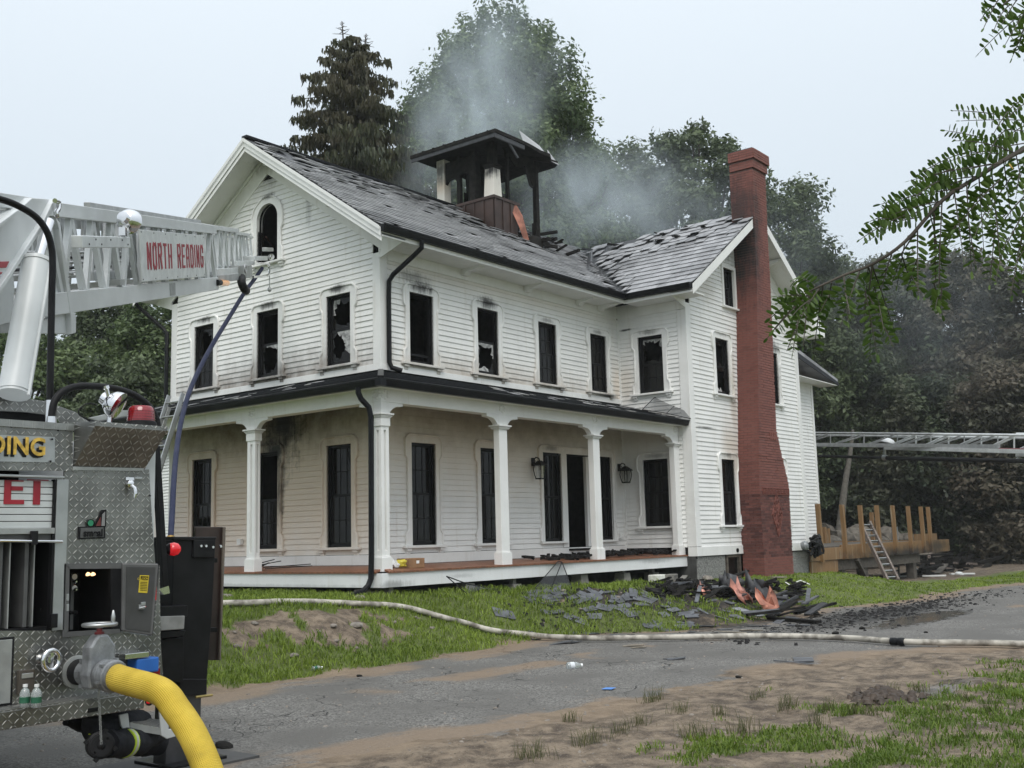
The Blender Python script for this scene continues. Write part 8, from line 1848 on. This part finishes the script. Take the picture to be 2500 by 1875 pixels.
def spruce(label, base, H, R_, seed):
    rng = np.random.default_rng(seed); bx, by, bz = base; t = thing('spruce_tree', label, 'tree', base)
    V = []; T_ = []; br = MB(); cones = []
    z = H * .12
    while z < H - .45:
        u = z / H; r_ = R_ * (H - z) ** .46 * min(1, (H - z) / 1.3) * rng.uniform(.75, 1.12); k = int(7 + 7 * (1 - u)); a0 = rng.random() * 6.28
        for i in range(k):
            a = a0 + i * 2 * PI / k + rng.normal(0, .2); L_ = r_ * rng.uniform(.7, 1.12); rise = rng.uniform(-.1, .25)
            d = np.array([math.cos(a), math.sin(a), 0]); pts = [np.array([bx, by, bz + z]) + d * L_ * s + np.array([0, 0, rise * L_ * s - .42 * L_ * s * s + .22 * L_ * s ** 4]) for s in np.linspace(0, 1, 6)]
            br.tube([tuple(p) for p in pts], np.linspace(.05, .012, 6) * (1.2 - .6 * u), 4, caps=False)
            n = int(75 * L_) + 16; s = rng.random(n) ** .65; idx = np.minimum((s * 5).astype(int), 4); f = s * 5 - idx; P = np.array(pts); p = P[idx] * (1 - f)[:, None] + P[idx + 1] * f[:, None]
            side = np.cross(d, [0, 0, 1]); p = p + side * rng.normal(0, .17, (n, 1)) * L_ * .8 * (1.05 - s[:, None] * .6); ln = rng.uniform(.12, .5, (n, 1)) * (1.1 - .5 * u); w = .035 + .04 * rng.random((n, 1)); q = rng.normal(0, 1, (n, 3)); q[:, 2] *= .25; q /= np.linalg.norm(q, axis=1, keepdims=True)
            dn = np.stack([rng.normal(0, .22, n), rng.normal(0, .22, n), -np.ones(n)], -1)
            V.append(np.stack([p - q * w * .5, p + q * w * .5, p + dn * ln * .6 + q * w * .9, p + dn * ln], 1)); T_.append(np.clip(rng.normal(.4, .28, n), 0, 1))
            if rng.random() < .32 and u > .2 and L_ > .5: e = P[4]; cones += [(e + rng.normal(0, .12, 3), rng.uniform(.12, .2)) for _ in range(rng.integers(5, 14))]
        z += H * .019
    V = np.concatenate(V); T_ = np.concatenate(T_); n = len(V); raw_mesh('crown', V.reshape(-1, 3), np.arange(n * 4).reshape(n, 4), MAT['needle'], t, {'tint': ('POINT', np.repeat(T_, 4))})
    br.build('limb', MAT['bark'], t, fix=False); m = MB(); m.tube([(bx, by, bz - .3), (bx, by, bz + H * .5), (bx, by, bz + H * .9)], [.28, .16, .05], 8); m.tube([(bx, by, bz + H * .88), (bx - .25, by + .1, bz + H * .95), (bx - .33, by + .1, bz + H)], [.05, .035, .015], 6); m.tube([(bx, by, bz + H * .88), (bx + .35, by - .2, bz + H * .94), (bx + .42, by - .25, bz + H * .985)], [.05, .035, .015], 6)
    for cx, cy, cz in ((bx - .31, by + .1, bz + H), (bx + .42, by - .25, bz + H * .985)):
        for k in range(16): a = k * 2.4; q = .05 + .028 * k; l = .05 + .02 * k; m.tube([(cx, cy, cz - q), (cx + math.cos(a) * l, cy + math.sin(a) * l, cz - q + .03)], [.014, .006], 4)
    m.build('trunk', MAT['bark'], t); c = MB()
    for p, l in cones[:420]: c.lathe(p, (0, 0, -1), [(0, .015), (.03, .03), (l * .6, .028), (l, .006)], 5)
    o = c.build('cones', MAT['cone'], t, fix=False); o['kind'] = 'stuff'; return t
b, h = place(858, 58, 36, -.9); spruce('dark spruce with twin spires and hanging cones left of the cupola', b, h, 1.3, 2)

# far wood closing the horizon, one mass
def far_wood():
    rng = np.random.default_rng(44); P = []; T_ = []
    for i in range(420):
        a = HEAD + rng.uniform(-.75, .85); r_ = rng.uniform(58, 80); hh = rng.uniform(4.5, 9) * (1.1 if a > HEAD + .2 else .75); c = np.array([CAM[0] + math.sin(a) * r_, CAM[1] + math.cos(a) * r_, -1]); k = 130
        d = rng.normal(0, 1, (k, 3)); d /= np.linalg.norm(d, axis=1, keepdims=True); P.append(c + np.array([0, 0, hh * .5]) + d * np.array([2.6, 2.6, hh * .5]) * (1 - .3 * rng.random((k, 1)))); T_.append(np.clip(rng.normal(.3, .2, k), 0, 1))
    P = np.concatenate(P); V = leaf_quads(P, np.tile([0, 0, 1.], (len(P), 1)) + rng.normal(0, .6, P.shape), .42, rng); n = len(P)
    o = raw_mesh('far_wood', V.reshape(-1, 3), np.arange(n * 4).reshape(n, 4), MAT['leaf_dark'], None, {'tint': ('POINT', np.repeat(np.concatenate(T_), 4))}); tag(o, 'distant wood closing the view behind the house and the trees', 'wood'); kind(o, 'stuff')
far_wood()

# ------------------------------------------------------------------ overhanging locust bough close to the viewer
def locust():
    random.seed(91); t = thing('locust_tree', 'locust tree whose feathery leafy bough hangs into the upper right corner', 'tree', (-9.0, -14.2, -1.19))
    tb = at(3050, 1300, D=4.4); m = MB(); base = Vector((tb.x, tb.y, gz(tb.x, tb.y))); t.location = base
    J = at(2900, 150, D=4.0); m.tube(smooth_path([base + Vector((0, 0, -.2)), base + Vector((.03, 0, 1.2)), base + Vector((0, .05, 2.4)), J, J + Vector((.1, .2, 1.2))], 4), np.linspace(.16, .07, 17), 10); m.build('trunk', MAT['bark'], t)
    leaf_m = leaf_mat('locust_leaf', (.035, .075, .012), (.10, .16, .03)); MAT['locust_leaf'] = leaf_m
    # one leaflet, shared by every leaf
    g = [(0, 0, 0), (.30, .165, .03), (.62, .175, .03), (.88, .14, .01), (1, 0, -.02), (.88, -.14, .01), (.62, -.175, .03), (.30, -.165, .03), (.5, 0, -.04)]
    me = bpy.data.meshes.new('leaf'); me.from_pydata(g, [], [(8, 0, 1), (8, 1, 2), (8, 2, 3), (8, 3, 4), (8, 4, 5), (8, 5, 6), (8, 6, 7), (8, 7, 0)]); 
    tnt = me.attributes.new('tint', 'FLOAT', 'POINT'); tnt.data.foreach_set('value', np.full(9, .45, np.float32)); me.materials.append(leaf_m); me2 = me.copy(); me2.attributes['tint'].data.foreach_set('value', np.full(9, .9, np.float32)); me3 = me.copy(); me3.attributes['tint'].data.foreach_set('value', np.full(9, .1, np.float32))
    items = []; wood = MB()
    def frond(p, q, sag, size, n):
        """a feather leaf from p to q"""
        p, q = Vector(p), Vector(q); ln = (q - p).length; pts = []
        for i in range(n + 2):
            f = i / (n + 1); pts.append(p.lerp(q, f) + Vector((0, 0, -sag * ln * f * f)))
        wood.tube(pts, np.linspace(.0022, .0009, len(pts)), 4)
        for i in range(1, n + 2):
            c = pts[i]; d = (pts[i] - pts[i - 1]).normalized(); s = d.cross(Vector(FW)).normalized()
            for sg in ((-1, 1) if i < n + 1 else (0,)):
                if random.random() < .06: continue
                v = (s * sg + d * random.uniform(.25, .5) + Vector((0, 0, random.uniform(-.22, .02))) + Vector(FW) * random.gauss(0, .18)).normalized() if sg else d
                items.append((c, v, size * random.uniform(.7, 1.1) * (1 - .3 * i / n) * (1 if p.z > 2.3 else .75)))
    limb = [at(x, y, D=d) for x, y, d in ((2900, 150, 4.0), (2700, 250, 3.5), (2480, 375, 3.1), (2390, 430, 3.0), (2300, 490, 2.95), (2210, 590, 2.9), (2130, 645, 2.9), (2060, 672, 2.9), (2000, 700, 2.9), (1960, 720, 2.95))]
    sm = smooth_path(limb, 4); wood.tube(sm, np.linspace(.0085, .0018, len(sm)), 7)
    def D_(x): return 3.1 + (x - 2450) / 450 * .6 if x > 2450 else 2.95
    F = [((2480, 375), (2330, 305), .1), ((2600, 300), (2345, 275), .05), ((2500, 350), (2260, 385), .08), ((2440, 400), (2222, 420), .1), ((2520, 300), (2420, 330), .2), ((2390, 430), (2225, 445), .1), ((2350, 460), (2150, 480), .1), ((2300, 490), (2140, 520), .1), ((2300, 490), (2120, 560), .12), ((2250, 530), (2130, 545), .1),
         ((2480, 375), (2500, 470), .1), ((2450, 390), (2470, 540), .1), ((2420, 410), (2440, 600), .1), ((2390, 430), (2400, 590), .1), ((2360, 450), (2370, 640), .1), ((2330, 470), (2350, 610), .1), ((2300, 490), (2290, 680), .1), ((2270, 520), (2300, 640), .1), ((2240, 560), (2240, 700), .1), ((2480, 420), (2390, 520), .1), ((2440, 440), (2330, 540), .1), ((2400, 470), (2290, 590), .1), ((2500, 480), (2420, 560), .1), ((2500, 520), (2425, 640), .12), ((2430, 560), (2415, 680), .1),
         ((2280, 690), (2300, 760), .1), ((2300, 700), (2295, 745), .1), ((2210, 590), (2190, 680), .12), ((2180, 610), (2150, 700), .1), ((2120, 650), (2110, 760), .1), ((2120, 650), (2160, 780), .1), ((2100, 660), (2050, 780), .1), ((2130, 650), (2185, 800), .1), ((2110, 700), (2140, 850), .08), ((2120, 720), (2180, 830), .1), ((2060, 672), (2070, 770), .1), ((2200, 620), (2230, 700), .1),
         ((2000, 700), (1905, 745), .1), ((1990, 705), (1890, 790), .1), ((1980, 715), (1920, 840), .1), ((1975, 715), (1960, 830), .1), ((1965, 720), (1900, 720), .05), ((1990, 700), (1950, 670), .0), ((2000, 700), (2000, 800), .1), ((1970, 720), (1935, 800), .1), ((2010, 695), (1985, 850), .08), ((1960, 720), (1880, 765), .1), ((2030, 690), (2020, 750), .1), ((2000, 705), (1955, 760), .1),
         ((2530, 400), (2470, 700), .06), ((2560, 420), (2510, 620), .06), ((2520, 330), (2500, 400), .1), ((2550, 230), (2440, 260), .1), ((2470, 380), (2380, 360), .1), ((2560, 330), (2440, 300), .05), ((2540, 560), (2480, 620), .1), ((2530, 640), (2500, 690), .1), ((2350, 440), (2260, 470), .1), ((2420, 400), (2320, 420), .1),
         ((2560, -40), (2450, 60), .1), ((2560, -20), (2480, 100), .1), ((2540, 0), (2390, 100), .1), ((2520, 30), (2470, 130), .1), ((2560, 40), (2500, 120), .1), ((2580, 10), (2520, 140), .1), ((2500, -20), (2440, 40), .1), ((2450, -20), (2400, 50), .1), ((2540, 20), (2490, 60), .1)]
    up_l = [at(x, y, D=d) for x, y, d in ((2900, 150, 4.0), (2750, 40, 3.6), (2600, -30, 3.3), (2500, -20, 3.1), (2440, 20, 3.05))]; wood.tube(smooth_path(up_l, 4), np.linspace(.018, .002, 17), 6)
    for (a, b_, c, d) in [(2130, 645, 2120, 720), (2000, 700, 2015, 690), (2280, 520, 2285, 690), (2240, 560, 2200, 620)]: wood.tube([at(a, b_, D=2.92), at(c, d, D=2.95)], [.003, .0015], 5)
    for (a, b_), (c, d), sag in F:
        dd = random.uniform(-.14, .14); n = int(min(13, max(5, math.hypot(a - c, b_ - d) / 15))); frond(at(a, b_, D=D_(a)), at(c, d, D=D_(c) + dd), sag, .040, n)
        if random.random() < .8: x, y = c + random.uniform(-25, 25), d + random.uniform(-25, 25); frond(at((a + c) / 2, (b_ + d) / 2, D=D_(a) + dd / 2), at(x, y, D=D_(c) + random.uniform(-.25, .25)), sag, .036, max(4, n - 2))
    wood.build('bough', MAT['bark'], t)
    def mat_of(c, v, s): 
        n = Vector(FW) * random.uniform(.2, .9) + Vector((0, 0, .7)) + Vector((random.gauss(0, .5), random.gauss(0, .5), random.gauss(0, .3))); y = n.cross(v).normalized(); z = v.cross(y)
        return Matrix.Translation(c) @ Matrix((v, y, z)).transposed().to_4x4() @ Matrix.Scale(s * 1.25, 4)
    V = []; Fc = []; TT = []; base_v = np.array([(*q, 1) for q in g]); fc = np.array([(8, 0, 1), (8, 1, 2), (8, 2, 3), (8, 3, 4), (8, 4, 5), (8, 5, 6), (8, 6, 7), (8, 7, 0)])
    inv = Matrix.Translation(-base)
    for i, (c, v, s) in enumerate(items):
        M = mat_of(c, v, s); px, py, z = pix(c)
        if i % 3 == 0 and i // 3 < 290 and -20 < py < 900 and px < 2520:
            o = bpy.data.objects.new('leaf', random.choice((me, me, me2, me3))); COL.objects.link(o); o.parent = t; o.matrix_parent_inverse = inv; o.matrix_basis = M
        else: V.append((base_v @ np.array(M).T)[:, :3]); Fc.append(fc + 9 * len(Fc)); TT.append(np.full(9, random.uniform(0, .9)))
    o = raw_mesh('leaves', np.concatenate(V), np.concatenate(Fc), leaf_m, t, {'tint': ('POINT', np.concatenate(TT))}); o['kind'] = 'stuff'
    y = at(2463, 402, D=2.9); o = bpy.data.objects.new('leaf', bpy.data.meshes.new('yellow_leaf')); o.data.from_pydata(g, [], [tuple(q) for q in fc]); o.data.materials.append(simple('leaf_yellow', (.55, .33, .02), .5)); COL.objects.link(o); o.parent = t; o.matrix_parent_inverse = inv; o.matrix_basis = Matrix.Translation(y) @ Matrix.Rotation(1.2, 4, 'X') @ Matrix.Scale(.05, 4); o['label'] = 'single yellow leaf on the bough'
locust()
# ================================================================== SMOKE AND HAZE
def smoke_mat(name, dens, scale=.55):
    t = NT(name); t.t.nodes.remove(t.b); v = t.n('ShaderNodeVolumePrincipled'); v.inputs['Color'].default_value = (.84, .93, .99, 1); v.inputs['Anisotropy'].default_value = .1
    o = t.obj(); r = t.vmath('LENGTH', o); p = t.pos()
    n = t.noise(scale, t.vmath('ADD', t.scale(p, (1, 1, .6)), (3, 1, 0)), 6, .62, .8)
    d = t.math('MULTIPLY', t.ramp(r, 1.0, .15), t.ramp(n, .34, .78)); t.l(t.math('MULTIPLY', d, dens), v.inputs['Density']); t.l(v.outputs[0], t.out.inputs['Volume']); return t.m
def puff(label, c, r, dens, rot=(0, 0, 0), scale=.55):
    bm = bmesh.new(); bmesh.ops.create_icosphere(bm, subdivisions=3, radius=1); me = bpy.data.meshes.new('smoke'); bm.to_mesh(me); bm.free()
    o = link(me, 'smoke', smoke_mat('smoke_air', dens, scale)); o.location = c; o.scale = r; o.rotation_euler = rot; tag(o, label, 'smoke'); kind(o, 'stuff')
hd_ = math.pi / 2 - HEAD
puff('thick blue grey smoke rising over the cupola in front of the maple', at(1165, 255, D=34.5), (3.0, 2.6, 3.6), .62, scale=.5)
puff('dense smoke curling up just above the cupola roof', at(1120, 345, D=33.5), (2.2, 2.2, 1.7), .7, scale=.7)
puff('thin high smoke fading above the maple crown', at(1270, 120, D=36), (3.2, 3.2, 2.6), .22, scale=.4)
puff('smoke pouring from the burnt roof right of the cupola', at(1400, 490, D=31), (1.8, 2.6, 2.1), .7, scale=.8)
puff('smoke drifting low behind the wing roof towards the chimney', at(1590, 490, D=34), (3.6, 2.4, 2.2), .36)
puff('thin smoke hanging between the spruce and the cupola', at(1060, 470, D=33.5), (1.5, 2.0, 1.8), .42)
puff('veil of drifting smoke before the trees right of the chimney', at(1960, 640, D=44), (5.5, 5, 4.0), .05, scale=.3)
puff('faint bluish veil of smoke before the wood on the right', at(2260, 760, D=47), (6.5, 6, 5), .035, scale=.3)
puff('veil of smoke behind the wing roof', at(1690, 520, D=41), (5.5, 4, 3.6), .07, scale=.35)
# even haze of the rainy morning
t = NT('haze_air'); t.t.nodes.remove(t.b); v = t.n('ShaderNodeVolumePrincipled'); v.inputs['Color'].default_value = (.93, .97, 1, 1); v.inputs['Density'].default_value = .00045; t.l(v.outputs[0], t.out.inputs['Volume'])
m = MB(); m.box(-1200, 1200, -1200, 1200, -3.5, 28); o = m.build('haze', t.m); kind(o, 'stuff'); tag(o, 'thin even haze in the wet air over the whole yard', 'haze')
scene.cycles.volume_step_rate = 3; scene.cycles.volume_max_steps = 64
